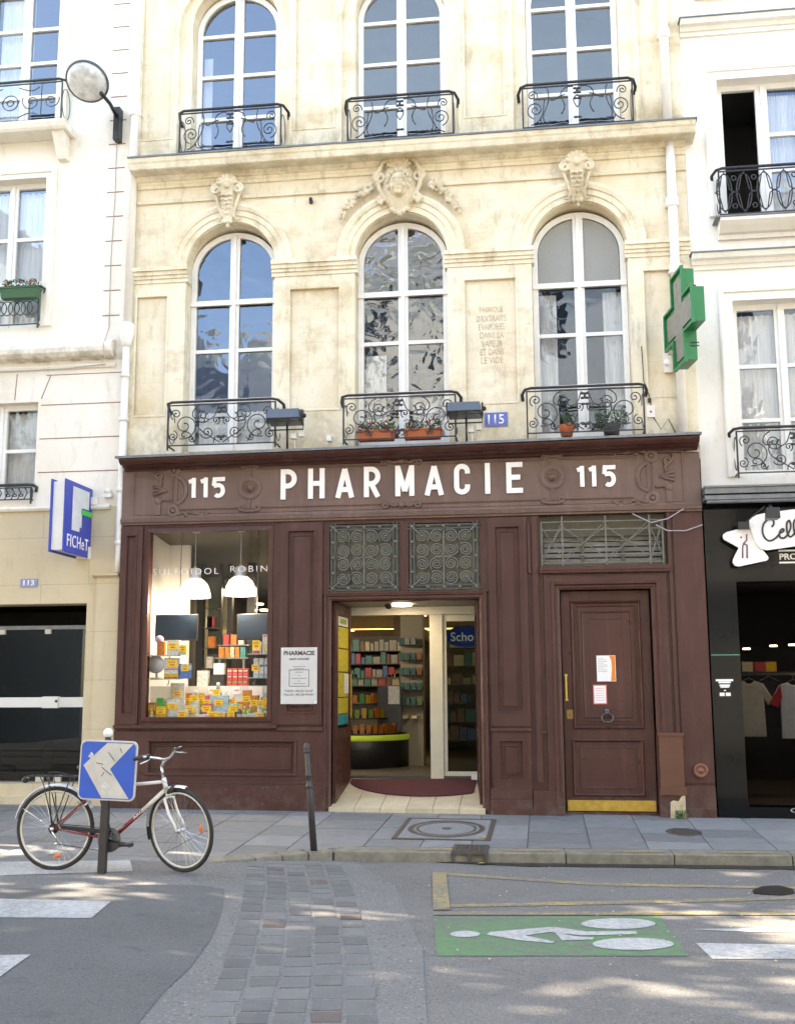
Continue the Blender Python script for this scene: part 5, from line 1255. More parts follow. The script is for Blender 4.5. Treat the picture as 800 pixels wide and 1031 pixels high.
for k in range(1, 7):
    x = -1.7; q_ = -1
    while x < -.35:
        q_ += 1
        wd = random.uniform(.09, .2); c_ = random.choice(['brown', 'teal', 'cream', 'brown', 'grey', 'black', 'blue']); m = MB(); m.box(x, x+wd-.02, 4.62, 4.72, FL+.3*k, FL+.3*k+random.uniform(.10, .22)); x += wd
        m.build('product_box', cm(c_+'_shaded', tuple(k*.42 for k in C_[c_])), None, tags=('%s pack, %s from the left in %s row behind the sliding door glass' % (c_, ORD[q_], ('the lowest', 'the second', 'the third', 'the fourth', 'the fifth', 'the top')[k-1]), 'box', 'packs behind the sliding door'))  # same darkened copies, the dim room painted into the colour
gx0, gx1 = F(206, 650, 2.4)[0], F(219, 650, 2.4)[0]
m = MB(); m.box(gx0, gx1, 2.55, 2.9, FL, 3.2)
for z in (1.5, 1.8, 2.1, 2.4, 2.7): m.box(gx0, gx1, 2.3, 2.56, z, z+.015)
m.build('glass_cabinet', M('dark_glass_cabinet', (.06, .07, .06), .15, .2, 3), tags=('dark glass cabinet standing behind the display window', 'cabinet'))
for i, (xx, z, c_) in enumerate(((gx0+.1, 1.815, 'white'), (gx1-.08, 2.115, 'orange'), (gx0+.08, 2.415, 'cream'), (gx1-.1, 2.415, 'red'))):
    m = MB(); m.box(xx-.05, xx+.05, 2.34, 2.45, z, z+.17); m.build('product_box', cm(c_, C_[c_]), tags=('%s pack on %s shelf of the dark glass cabinet' % (c_, ('the lowest', 'the second', 'the left of the third', 'the right of the third')[i]), 'box'))

tb_ = thing('low_display_table', 'low dark table with orange packs behind the display window', 'table', (-4.2, 1.9, FL)); xa_, xb_ = F(222, 655, 1.9)[0], F(248, 655, 1.9)[0]; zt_ = F(230, 662, 1.9)[1]
m = MB(); m.box(xa_-.05, xb_+.05, 1.8, 2.1, zt_-.02, zt_); m.box(xa_, xa_+.03, 1.82, 1.85, FL, zt_-.02); m.box(xb_-.03, xb_, 1.82, 1.85, FL, zt_-.02); m.box(xa_-.05, xb_+.05, 1.9, 2.0, zt_+.17, zt_+.185); m.box(xa_-.02, xa_, 1.9, 1.92, zt_, zt_+.17); m.build('table_frame', MAT['lead'], tb_)
for i, c_ in enumerate(('orange', 'orange', 'cream', 'orange', 'teal')):
    xx = xa_+.04+i*(xb_-xa_-.08)/4
    m = MB(); m.box(xx-.05, xx+.04, 1.85, 1.95, zt_+.002, zt_+.15); m.build('product_box', cm(c_, C_[c_]), tags=('%s pack, %s from the left on the low table behind the window goods' % (c_, ORD[i]), 'box'))
for i, c_ in enumerate(('red', 'orange', 'white')):
    xx = xa_+.08+i*.11
    m = MB(); m.box(xx-.04, xx+.04, 1.91, 1.99, zt_+.187, zt_+.33); m.build('product_box', cm(c_, C_[c_]), tags=('%s pack, %s from the left on the raised shelf of the low table' % (c_, ORD[i]), 'box'))

# ================================================================== LEFT BUILDING (113)
lb = thing('apartment_building', 'cream rendered building with beige ground floor left of the pharmacy', 'building', (-8.5, .2, 0))
LX, LR = -14.0, XL-.003
RL, AL = MAT['render_l'], MAT['ashlar_l']
W2 = (-7.72, -6.60, 9.35, 11.6); W1 = (-7.78, -6.68, 6.42, 8.58); WM = (-7.8, -6.66, 4.02, 5.36)
up_ = MB(); up_.plate(rect(LX, LR, 3.90, 16), [rect(*W2), rect(*W1), rect(*WM), rect(-10.6, -9.5, 6.42, 8.58), rect(-10.6, -9.5, 9.35, 11.6), rect(-10.6, -9.5, 4.02, 5.36)], 0, .35); up_.build('wall', RL, lb); m = MB(); m.box(LX, LR, 7.4, 7.6, -1, 16); m.box(LX, LR, .36, 7.6, 15.8, 16); m.box(LX, LX+.2, .41, 7.4, -1, 15.8); m.build('rear_shell', MAT['room'], lb)
lo_ = MB(); lo_.plate([(LX, -.05), (LX, 3.90), (LR, 3.90), (LR, -.05), (-5.86, -.05), (-5.86, 2.63), (-9.6, 2.63), (-9.6, -.05)], (), -.012, .40); lo_.build('ground_floor_wall', AL, lb)
for i, (a, b, c, d) in enumerate((W2, W1, WM, (-10.6, -9.5, 6.42, 8.58), (-10.6, -9.5, 9.35, 11.6), (-10.6, -9.5, 4.02, 5.36))):
    cx = (a+b)/2; hw = (b-a)/2; k = i % 3
    brs = {0: [9.9, 10.42, 10.95], 1: [7.1, 7.75], 2: [4.72]}[k]
    window(lb, cx, hw, c, 0, 0, brs, y=.14, gmat=G_SKY if k != 2 else G_UP, zt=d, curt=[(a+.08, b-.08, c+.05, d-.08)] if k else [(a+.1, a+.6, c, d)])
m = MB()
for (a, b, c, d), o in ((W2, .16), (W1, .15)):
    m.sweep([(a, c-.0), (a, d), (b, d), (b, c-.0)], [(0, -.001), (0, -.03), (o*.45, -.03), (o*.5, -.05), (o, -.05), (o, -.001)])
m.build('window_surrounds', RL, lb)
m = MB()   # sills, consoles, roll moulding
m.sweep([(W2[0]-.3, 9.14), (W2[1]+.30, 9.14)], [(0, -.001), (0, -.30), (.03, -.33), (.09, -.36), (.12, -.36), (.12, -.001)])
for xx in (W2[1]+.16, W2[0]-.16): m.add([(xx-.07, 0, 8.80), (xx+.07, 0, 8.80), (xx+.07, 0, 9.14), (xx-.07, 0, 9.14), (xx-.06, -.10, 8.80), (xx+.06, -.10, 8.80), (xx+.09, -.26, 9.14), (xx-.09, -.26, 9.14)], [(0,1,2,3),(4,5,6,7),(0,4,7,3),(1,5,6,2),(0,1,5,4),(3,2,6,7)])
m.sweep([(LX, 5.92), (-5.60, 5.92)], [(0, -.001), (0, -.05), (.02, -.12), (.07, -.17), (.13, -.18), (.19, -.16), (.22, -.12), (.25, -.05), (.25, -.001)])
m.sweep([(LX, 5.80), (-5.58, 5.80)], [(0, -.001), (0, -.025), (.03, -.04), (.06, -.02), (.06, -.001)])
m.sweep([(LX, 3.86), (-5.58, 3.86)], [(0, -.013), (0, -.05), (.03, -.07), (.06, -.05), (.06, -.001)])
m.build('mouldings', RL, lb)
m = MB(); m.box(-5.72, -5.412, -.06, -.0125, -.04, 2.95); m.sweep([(-5.76, 2.95), (-5.408, 2.95)], [(0, -.013), (0, -.07), (.03, -.12), (.05, -.12), (.05, -.013)]); m.build('corner_pier', AL, lb)
# joints
m = MB()
z = 6.52; k = 0
while z < 13:
    m.box(-5.80, -5.56, -.004, .0, z, z+.014); m.box(-5.50, -5.44, -.004, .0, z, z+.014); z += .355
m.build('quoin_joints', MAT['redj'], lb)
m = MB()
for py in (407, 441, 475): z = F(80, py, 0)[1]; m.box(WM[1]+.04, -5.46, -.004, .0, z, z+.012)
m.box(WM[1]+.10, -5.46, -.004, .0, 5.72, 5.73)
for a in (0, .28): pass
m.tube([(-6.62, -.003, 5.40), (-6.50, -.003, 5.72)], .006, 4); m.tube([(-7.0, -.003, 5.40), (-6.98, -.003, 5.76)], .006, 4)
m.build('ashlar_joints', MAT['redj'], lb)
HALF3 = [circ(.0, .28, .11, 20)+[(.11, .28)], circ(.0, .28, .045, 14)+[(.045, .28)], spiral(.30, .28, .14, .02, 1.4, 150, 1), spiral(.58, .28, .12, .02, 1.5, 20, -1), [(.44, .02), (.44, .54)], scroll(.12, .5, -20, .3, [-2, 4, 10]), scroll(.12, .06, 20, .3, [2, -4, -10])]
railing(lb, (W2[0]+W2[1])/2+.02, 1.50, 9.30, .56, -.28, HALF3, leaf=False, mat=M('green_black_iron', (.035, .05, .042), .5, .2, 30))
RG = [circ(.12+.25*i, .26, .11, 18)+[(.23+.25*i, .26)] for i in range(3)]+[circ(.0+.25*i, .26, .11, 18)+[(.11+.25*i, .26)] for i in range(3)]
railing(lb, (W1[0]+W1[1])/2, 1.08, 6.44, .50, -.07, RG, leaf=False, mat=M('green_iron', (.03, .06, .055), .5, .2, 30))
railing(lb, (WM[0]+WM[1])/2, 1.10, 4.02, .16, -.05, [[(a, .0), (a+.06, .3), (a+.02, .5)] for a in (0, .12, .24, .36, .48, .6)]+[circ(.3+.12*i, .2, .05, 8) for i in range(3)], leaf=True, mat=MAT['iron'])
pipe(lb, -5.405, 6.30, 14, -.08, .058, [9.42], MAT['whitep'])
m = MB(); m.tube([(-5.415, -.08, 6.30), (-5.415, -.09, 3.22), (-5.425, -.07, 3.02)], .050, 14); m.lathe([(.06, 6.38), (.10, 6.36), (.105, 6.24), (.07, 6.10), (.052, 6.04)], (-5.415, -.08, 0), 'Z', 16)
for z in (5.65, 5.05, 4.1, 3.4): m.lathe([(.052, -.03), (.064, -.025), (.064, .025), (.052, .03)], (-5.415, -.088, z), 'Z', 14)
m.build('downpipe', MAT['whitep'], lb)
m = MB(); pts = [F(118, 140, -.02), F(116, 200, -.02), F(112, 260, -.02), F(110, 330, -.02), F(106, 350, -.12), F(108, 362, -.12), F(106, 368, -.06)]
m.tube([(p[0], -.025 if i < 4 else -.19, p[1]) for i, p in enumerate(pts)], .007, 5); p6 = F(100, 369, -.05); m.tube([(pts[-1][0], -.055, 5.83), (-6.3, -.055, 5.79), (-9, -.055, 5.79)], .007, 5); m.build('lamp_cable', M('grey_cable', (.40, .34, .30), .7, .1, 12), lb)
# entrance of 113
m = MB(); m.box(-9.6, -5.86, -.06, .5, -.08, .18); m.box(-9.6, -5.86, .02, .5, .18, .33); m.build('threshold', MAT['ashlar_l'], lb)
m = MB(); m.quad((-9.6, 3.4, .33), (-5.4, 3.4, .33), (-5.4, 3.4, 2.9), (-9.6, 3.4, 2.9)); m.quad((-9.6, .4, 2.75), (-5.7, .4, 2.75), (-5.4, 3.4, 2.75), (-9.6, 3.4, 2.75)); m.quad((-5.7, .41, .3), (-5.7, 3.4, .3), (-5.7, 3.4, 2.8), (-5.7, .41, 2.8)); m.quad((-9.6, .41, .3), (-9.6, 3.4, .3), (-9.6, 3.4, 2.8), (-9.6, .41, 2.8))
m.build('hall', M('dark_hall', (.035, .03, .026), .6, .3, 1.5), lb); m = MB(); m.quad((-9.6, .4, .332), (-5.7, .4, .332), (-5.7, 3.4, .332), (-9.6, 3.4, .332)); m.build('hall_floor', M('hall_floor_stone', (.07, .06, .04), .6, .2, 3), lb)
gd = thing('glass_entrance_door', 'dark glass entrance door with a white push bar left of the pharmacy', 'door', (-6.6, .3, .33))
m = MB(); m.box(-9.58, -5.87, .28, .292, .34, 2.31); m.build('pane', glass('entrance_glass', .02, tint=(.35, .35, .33), blend=.10), gd)
m = MB(); m.box(-9.6, -5.86, .26, .34, 2.31, 2.36); m.box(-9.6, -5.86, .27, .33, .335, .345); m.build('head_rail', MAT['lead'], gd)
m = MB(); za, zb = F(60, 712, .25)[1], F(60, 702, .25)[1]; m.box(-9.4, -5.90, .22, .26, za, zb); xq, _ = F(50, 700, .2); m.box(xq-.10, xq+.12, .20, .262, za-.01, zb+.01); m.build('push_bar', M('white_metal', (.66, .66, .64), .4, .04, 6), gd)
m = MB(); x, z = F(57, 706, .2); m.lathe([(.018, 0), (.018, -.01), (0, -.012)], (x, .198, z), 'Y', 12); m.build('lock', MAT['black'], gd)
m = MB()
for px in (40, 58): x, z = F(px, 781, .25); m.box(x-.05, x+.05, .24, .30, .335, .335+.09)
for px in (3, 49): x, z = F(px, 629, .25); m.box(x-.04, x+.04, .24, .30, 2.25, 2.31)
m.build('glass_clamps', M('white_clamp', (.5, .48, .42), .4, .05, 6), gd)
m = MB(); x, z = F(31, 745, 1.5); m.box(x-.2, x+.2, 1.5, 1.8, .33, z+.5); m.build('hall_cabinet', M('dull_green_metal', (.045, .055, .045), .4, .2, 4), tags=('dim green cabinet standing inside the hall behind the glass entrance door', 'cabinet'))
np3 = thing('house_number_plate', 'small pale blue plate with number 113 above the glass entrance door', 'number plate', (-6.67, -.02, 2.86))
xa, za = F(21, 583, -.02); xb, zb = F(38, 591, -.02)
m = MB(); m.box(xa, xb, -.026, -.0125, zb, za); m.build('plate', M('pale_blue_enamel', (.22, .26, .45), .4, .05, 10), np3); text('113', .075, (xa+xb)/2, (za+zb)/2, -.0265, MAT['letter'], 'number', np3, width=.15, bold=.02, depth=.002)
# flower trough of the left building
def leaves(mb, x0, x1, y0, y1, z0, z1, n, s=.03):
    for _ in range(n):
        c = Vector((random.uniform(x0, x1), random.uniform(y0, y1), random.uniform(z0, z1))); a = random.uniform(0, 2*PI); t = random.uniform(-.8, 1.2); L_ = s*random.uniform(.7, 1.4)
        d = Vector((math.cos(a)*math.cos(t), math.sin(a)*math.cos(t), math.sin(t)))*L_; n_ = d.orthogonal().normalized()*L_*.42
        mb.add([c-d, c+n_, c+d, c-n_], [(0,1,2,3)])
LEAF = M('green_leaves', (.065, .13, .03), .6, .4, 9, c2=(.03, .075, .018)); FLW = M('red_flowers', (.6, .03, .04), .6, .1, 9); FLO = M('orange_flowers', (.7, .20, .03), .6, .1, 9)
def trough(label, x0, x1, y, z0, h, mt, fm, grp=None, d=.16):
    t_ = thing('flower_box', label, 'flower box', ((x0+x1)/2, y, z0), grp); m = MB(); k = .02
    m.add([(x0+k, y-d/2+k, z0), (x1-k, y-d/2+k, z0), (x1-k, y+d/2-k, z0), (x0+k, y+d/2-k, z0), (x0, y-d/2, z0+h), (x1, y-d/2, z0+h), (x1, y+d/2, z0+h), (x0, y+d/2, z0+h)], [(0,3,2,1),(0,1,5,4),(1,2,6,5),(2,3,7,6),(3,0,4,7),(4,5,6,7)])
    m.box(x0-.008, x1+.008, y-d/2-.008, y+d/2+.008, z0+h-.02, z0+h); m.build('trough', mt, t_, bevel=.006)
    m = MB(); leaves(m, x0+.02, x1-.02, y-d*.5, y+d*.5, z0+h, z0+h+.12, 190, .024); m.build('leaves', LEAF, t_)
    m = MB(); 
    for _ in range(9): m.ball((random.uniform(x0+.03, x1-.03), y-d*.4+random.uniform(-.02, .05), z0+h+random.uniform(.03, .13)), .014, n=6, m=4)
    m.build('blossoms', fm, t_)
xa, zt = F(3, 284, -.16); xb, zb = F(40, 299, -.16)
trough('green flower trough on the railing of the left building window', xa, xb, -.17, zb-.02, .15, M('green_trough', (.03, .10, .04), .5, .1, 6), FLW)
ORT = M('orange_terracotta', (.50, .13, .05), .7, .1, 8)
grp = 'orange flower boxes behind the middle balcony'
for (a, b, lab) in ((-2.27, -1.78, 'orange flower box on the left behind the middle balcony railing'), (-1.68, -1.19, 'orange flower box on the right behind the middle balcony railing')):
    trough(lab, a, b, -.17, 4.62, .13, ORT, FLW, grp)
t_ = thing('potted_plant', 'small spiky plant in an orange pot behind the right balcony', 'plant', (.35, -.15, 4.59))
m = MB(); x = F(570, 430, -.15)[0]; m.lathe([(0, 4.6), (.07, 4.6), (.095, 4.72), (.10, 4.74), (.08, 4.74), (0, 4.73)], (x, -.15, 0), 'Z', 16); m.build('pot', ORT, t_)
m = MB()
for i in range(16): a = i*2.4; m.tube([(x, -.15, 4.72), (x+.05*math.cos(a), -.15+.05*math.sin(a), 4.84), (x+.11*math.cos(a), -.15+.1*math.sin(a), 4.90)], .010, 4, r2=.002)
m.build('leaves', LEAF, t_)
t_ = thing('potted_plant', 'leafy plant in a dark pot at the right end of the right balcony', 'plant', (.95, -.12, 4.59)); x = F(615, 428, -.12)[0]
m = MB(); m.lathe([(0, 4.6), (.09, 4.6), (.11, 4.74), (.0, 4.74)], (x, -.12, 0), 'Z', 16); m.build('pot', MAT['room'], t_); m = MB(); leaves(m, x-.2, x+.2, -.2, 0, 4.72, 4.92, 220, .028); m.build('leaves', LEAF, t_)
# weed by the door jamb
m = MB(); leaves(m, 1.47, 1.60, -.29, -.22, .01, .10, 60, .022); m.build('weed', LEAF, tags=('small green weed growing at the foot of the door jamb', 'weed'))

# ================================================================== RIGHT BUILDING
rb = thing('apartment_building', 'white rendered building with black shop below, right of the pharmacy', 'building', (6, .2, 0))
RX = XR+.003; RR = MAT['render_r']
V1 = (2.42, 3.62, 7.42, 9.30); V2 = (2.47, 3.66, 4.05, 6.30); V0 = (2.40, 3.62, 10.7, 12.6)
allw = [V0, V1, V2] + [(a+2.7, b+2.7, c, d) for a, b, c, d in (V0, V1, V2)]
m = MB(); m.plate(rect(RX, 11, 3.72, 16), [rect(*v) for v in allw], .0, .35); m.build('wall', RR, rb); m = MB(); m.box(RX, 11, 7.4, 7.6, -1, 16); m.box(RX, 11, .36, 7.6, 15.8, 16); m.box(10.8, 11, .36, 7.4, -1, 15.8); m.box(RX+.01, RX+.06, .36, 7.4, -1, 15.8); m.build('rear_shell', MAT['room'], rb)
for i, (a, b, c, d) in enumerate(allw):
    cx, hw = (a+b)/2, (b-a)/2
    window(rb, cx, hw-.0, c, 0, 0, [c+(d-c)*f_ for f_ in ((.36, .62) if i % 3 == 1 else (.33, .64))], y=.17, gmat=G_UP, zt=d, curt=[(a+.1 if i != 1 else cx+.1, b-.1, c, d-.1)], open_left=(i == 1))
m = MB()
for a, b, c, d in allw:
    m.sweep([(a, c), (a, d), (b, d), (b, c)], [(0, -.001), (0, -.02), (.10, -.02), (.11, -.045), (.15, -.055), (.17, -.04), (.17, -.001)])
for z in (9.93, 6.72): m.sweep([(RX, z), (11, z)], [(0, -.001), (0, -.03), (.05, -.04), (.055, -.07), (.10, -.09), (.11, -.15), (.17, -.18), (.17, -.001)])
for a, b, c, d in (V1, allw[4]): m.sweep([(a-.08, c-.32), (b+.08, c-.32)], [(0, -.001), (0, -.05), (.05, -.07), (.06, -.12), (.12, -.20), (.17, -.26), (.21, -.26), (.21, -.001)])
m.sweep([(V0[0]-.2, 10.45), (V0[1]+.2, 10.45)], [(0, -.001), (0, -.08), (.06, -.1), (.12, -.14), (.12, -.001)])
m.build('mouldings', RR, rb)
m = MB()
for z in (9.93+.1715, 6.72+.1715): m.box(RX-.02, 11, -.195, 0, z, z+.016)
m.box(V1[0]-.14, V1[1]+.14, -.275, 0, V1[2]-.108, V1[2]-.09); m.build('zinc_flashing', MAT['lead'], rb)
OV = []
for c_ in (.13, .40, .66):
    OV.append([(c_+.10*math.cos(t), .28+.235*math.sin(t)) for t in [2*PI*i/24 for i in range(25)]])
    OV.append([(c_-.13, .28), (c_-.07, .31), (c_-.05, .40), (c_-.03, .50), (c_, .535), (c_+.03, .50), (c_+.05, .40), (c_+.07, .31), (c_+.13, .28), (c_+.07, .25), (c_+.05, .16), (c_+.03, .06), (c_, .02), (c_-.03, .06), (c_-.05, .16), (c_-.07, .25), (c_-.13, .28)])
for c_ in (.265, .53):
    for z in (.10, .46): OV.append(circ(c_, z, .03, 10)+[(c_+.03, z)])
railing(rb, (V1[0]+V1[1])/2, 1.34, 7.36, .58, -.22, OV, leaf=False, rr=.008)
railing(rb, (V2[0]+V2[1])/2, 1.34, 4.06, .52, -.22, HALF1, leaf=True)
# black shop front
sp = thing('shopfront', 'glossy black shopfront of the clothes shop right of the pharmacy', 'shopfront', (5, -.1, 0))
BG = M('black_gloss', (.006, .0065, .007), .10, .1, 3, spec=.22)
m = MB(); m.plate([(RX-.01, -.1), (RX-.01, 3.76), (10, 3.76), (10, -.1), (9.2, -.1), (9.2, 2.76), (2.32, 2.76), (2.32, -.1)], (), -.10, .2); m.build('gloss_panel', BG, sp)
m = MB(); m.box(RX-.01, 2.33, -.13, -.101, -.06, .18); m.box(2.33, 10, -.10, .25, -.1, .13); m.build('base', BG, sp)
m = MB(); z = F(725, 659, -.1)[1]; m.box(RX-.0, 2.318, -.104, -.1005, z-.01, z); m.build('glass_edge', M('green_glass_edge', (.05, .30, .22), .2), sp)
m = MB(); m.box(RX-.03, 10, -.40, .0, 3.86, 3.885); m.box(RX-.02, 10, -.38, 0, 3.79, 3.8595); m.box(RX-.02, 10, -.36, 0, 3.72, 3.775); m.tube([(RX, -.33, 3.70), (10, -.33, 3.70)], .025, 8); m.build('awning_case', MAT['lead'], sp, bevel=.004)
m = MB(); m.quad((2.1, 4, .1), (9.5, 4, .1), (9.5, 4, 3), (2.1, 4, 3)); m.quad((2.1, .2, .1), (2.1, 4, .1), (2.1, 4, 3), (2.1, .2, 3)); m.quad((9.5, .2, .1), (9.5, 4, .1), (9.5, 4, 3), (9.5, .2, 3)); m.quad((2.1, .2, 2.9), (9.5, .2, 2.9), (9.5, 4, 2.9), (2.1, 4, 2.9))
m.build('shop_interior', M('black_interior', (.012, .011, .011), .7, .2, 2), sp); m = MB(); m.quad((2.1, .2, .135), (9.5, .2, .135), (9.5, 4, .135), (2.1, 4, .135)); m.build('wooden_floor', M('dark_wood_floor', (.10, .07, .045), .4, .3, 3, stretch=(8, 1, 1)), sp)
m = MB(); m.box(2.32, 9.2, .02, .03, .13, 2.75); m.build('shop_pane', glass('dark_shop_glass', .0, tint=(.6,.6,.6), blend=.06), sp)
STK = MAT['letter']
m = MB(); 
for (dx, dz, a, b) in ((0, .06, .10, .012), (0, .035, .07, .010), (0, .0, .06, .010), (0, -.02, .05, .008), (0, -.06, .012, .006)): 
    x, z = F(729, 690, -.1); m.box(x+dx-a, x+dx+a, -.104, -.1005, z+dz-b, z+dz+b)
for a in (-.035, .035): m.box(x+a-.028, x+a+.028, -.104, -.1005, z-.125, z-.085)
m.build('window_sticker', STK, sp)
text('Cell', .05, 2.90, .10, -.106, M('grey_lettering', (.4, .4, .4), .5), 'step_lettering', sp, width=.22, depth=.001)
# its sign
sn = thing('shop_sign', 'white star and panel sign with black script on the black shopfront', 'sign', (2.9, -.25, 3.3))
fp = lambda L_, Y: [F(a, b, Y) for a, b in L_]
m = MB(); m.plate(fp([(728.5, 543.5), (727, 541), (727.5, 538), (730.5, 536), (752, 530.3), (760, 545), (772, 560), (773, 562.5), (771, 564.5), (743, 570.5), (739, 569.5), (737, 566.5), (737.5, 563), (743, 551.5)], -.22), (), -.24, -.20); m.build('star', MAT['letter'], sn)
pan = fp([(752.5, 527), (755, 522), (761, 518.5), (771, 516.5), (900, 500), (900, 540), (800, 550), (772, 554), (765, 552.5), (760, 547), (756.5, 537)], -.26)
m = MB(); m.plate(pan, (), -.28, -.225); m.build('panel', MAT['letter'], sn)
m = MB(); scp = [(776.5, 530.5), (778.5, 527), (777.5, 523.5), (773, 523), (768.5, 527), (767, 534), (769, 541), (774, 544.5), (780, 542), (784.5, 537), (788, 535), (788.3, 532.8), (786, 533), (784, 537), (785, 541), (789, 541.5), (793, 537), (795.5, 530), (794, 524), (791.5, 527), (792, 536), (795, 540.5), (799, 537), (802, 529), (801, 522.5), (798.5, 526), (799, 535), (802, 539.5), (808, 536)]
pts = [F(a, b, -.285) for a, b in scp]; sm_ = []
for i in range(len(pts)-1):
    p0, p1, p2, p3 = pts[max(0, i-1)], pts[i], pts[i+1], pts[min(len(pts)-1, i+2)]
    for t in (0, .25, .5, .75):
        sm_.append(tuple(.5*((2*p1[k])+(-p0[k]+p2[k])*t+(2*p0[k]-5*p1[k]+4*p2[k]-p3[k])*t*t+(-p0[k]+3*p1[k]-3*p2[k]+p3[k])*t**3) for k in (0, 1)))
m.tube([(a, -.283, b) for a, b in sm_], .012, 6); m.build('script_lettering', MAT['black'], sn)
m = MB()
for L_ in ([(747, 551), (747, 562)], [(751.5, 551), (751.5, 562)], [(751, 538), (751, 544), (748, 547), (747, 551)], [(748.5, 547.5), (751.5, 549), (751.5, 552)]): m.tube([(F(a, b, -.24)[0], -.242, F(a, b, -.24)[1]) for a, b in L_], .010, 6)
x, z = F(745.5, 541, -.24); m.ball((x, -.242, z), .012); m.build('figure_emblem', M('mauve_print', (.22, .10, .16), .6), sn)
x0, z = F(783.5, 560.5, -.105); text('PROM', .075, x0+.15, z, -.103, MAT['letter'], 'small_lettering', sp, width=.29, bold=.03, depth=.003)
m = MB(); 
for py in (554.5, 566.5): z_ = F(783, py, -.105)[1]; m.box(x0, x0+.6, -.106, -.101, z_-.010, z_+.010)
m.build('white_rules', MAT['letter'], sp)
fl_ = thing('sign_spotlight', 'black spotlight on an arm over the white star sign', 'spotlight', (2.85, -.5, 3.55))
x, z = F(778, 516, -.62); m = MB(); m.add([(x-.09, -.66, z-.07), (x+.07, -.66, z-.07), (x+.06, -.50, z-.075), (x-.08, -.50, z-.075), (x-.08, -.64, z+.06), (x+.07, -.64, z+.06), (x+.06, -.52, z+.06), (x-.07, -.52, z+.06)], [(0,3,2,1),(4,5,6,7),(0,1,5,4),(1,2,6,5),(2,3,7,6),(3,0,4,7)]); m.build('head', MAT['black'], fl_, bevel=.006)
m = MB(); m.tube([(x, -.55, z+.06), (x+.0, -.5, z+.10), (x, -.38, z+.115)], .012, 6); q = F(748, 529, -.3); m.tube([(x-.05, -.4, z+.11), (q[0]+.1, -.36, q[1]+.10), (q[0], -.32, q[1]+.01)], .008, 6); m.box(q[0]-.07, q[0]+.06, -.34, -.28, q[1]-.05, q[1]+.04); m.build('arm', MAT['black'], fl_)
# clothes inside
rl = MB(); rl.tube([(2.4, 1.0, 1.66), (4.4, 1.0, 1.66)], .012, 6); rl.tube([(2.42, 1.0, .14), (2.42, 1.0, 1.66)], .012, 6); rl.tube([(4.4, 1.0, .14), (4.4, 1.0, 1.66)], .012, 6); rl.build('clothes_rail', MAT['lead'], tags=('metal clothes rail inside the black shop', 'clothes rail'))
def shirt(label, xc, zt, s, colr, sl=None, Y=1.0):
    t_ = thing('t_shirt', label, 't-shirt', (xc, Y, zt-.7*s)); k = s
    out = [(-.06, 0), (-.17, -.03), (-.30, -.26), (-.21, -.31), (-.17, -.22), (-.18, -.70), (.18, -.70), (.17, -.22), (.21, -.31), (.30, -.26), (.17, -.03), (.06, 0), (.03, -.035), (-.03, -.035)]
    m = MB(); m.plate([(xc+a*k, zt+b*k) for a, b in out], (), Y-.035, Y+.035); o = m.build('body', colr, t_, bevel=.012)
    if sl:
        for q in (-1, 1): m = MB(); m.plate([(xc+q*a*k, zt+b*k) for a, b in ((.165, -.025), (.305, -.265), (.205, -.315), (.15, -.18))], (), Y-.039, Y+.039); m.build('sleeve', sl, t_)
    m = MB(); m.tube([(xc-.12, Y, zt-.02), (xc, Y, zt+.04), (xc+.12, Y, zt-.02)], .006, 5); m.tube([(xc, Y, zt+.04), (xc, Y, zt+.08), (xc+.02, Y, 1.66+.02)], .004, 5); m.build('hanger', MAT['lead'], t_)
fb = lambda n, c: M(n, c, .9, .12, 12, .3, 60)
shirt('cream t-shirt hanging first on the rail in the black shop', 2.60, 1.58, 1.0, fb('cream_cotton', (.55, .48, .38)))
shirt('black t-shirt hanging second on the rail in the black shop', 2.86, 1.60, .85, fb('black_cotton', (.025, .025, .03)), Y=1.06)
shirt('white t-shirt with red sleeves hanging at the right of the rail', 3.13, 1.56, 1.0, fb('white_cotton', (.62, .60, .60)), fb('red_cotton', (.45, .02, .03)), Y=.94)
for i, (px, c_) in enumerate(((765, 'red'), (776, 'yellow'), (752, 'cream'))):
    x, z = F(px, 676, 2.0); m = MB(); m.box(x-.07, x+.07, 2.0, 2.2, z, z+.13); m.build('shoe_box', cm(c_, C_[c_]), tags=('%s box on the high shelf at the back of the black shop' % c_, 'box'))
m = MB(); z = F(765, 676, 2.0)[1]; m.box(2.3, 5, 1.95, 2.3, z-.03, z-.003); m.build('wall_shelf', MAT['room'], tags=('dark wall shelf at the back of the black shop', 'shelf'))
for px, py in ((751, 654), (778, 651), (797, 650)): x, z = F(px, py, 2.2); q = MB(); q.lathe([(0, 0), (.05, 0), (.05, .02)], (x, 2.2, z), 'Z', 12); q.build('ceiling_spot', MAT['lampglow'], sp)
area('shop_lamp', (3.4, .7, 2.8), .5, 2.5, (1, .95, .88))

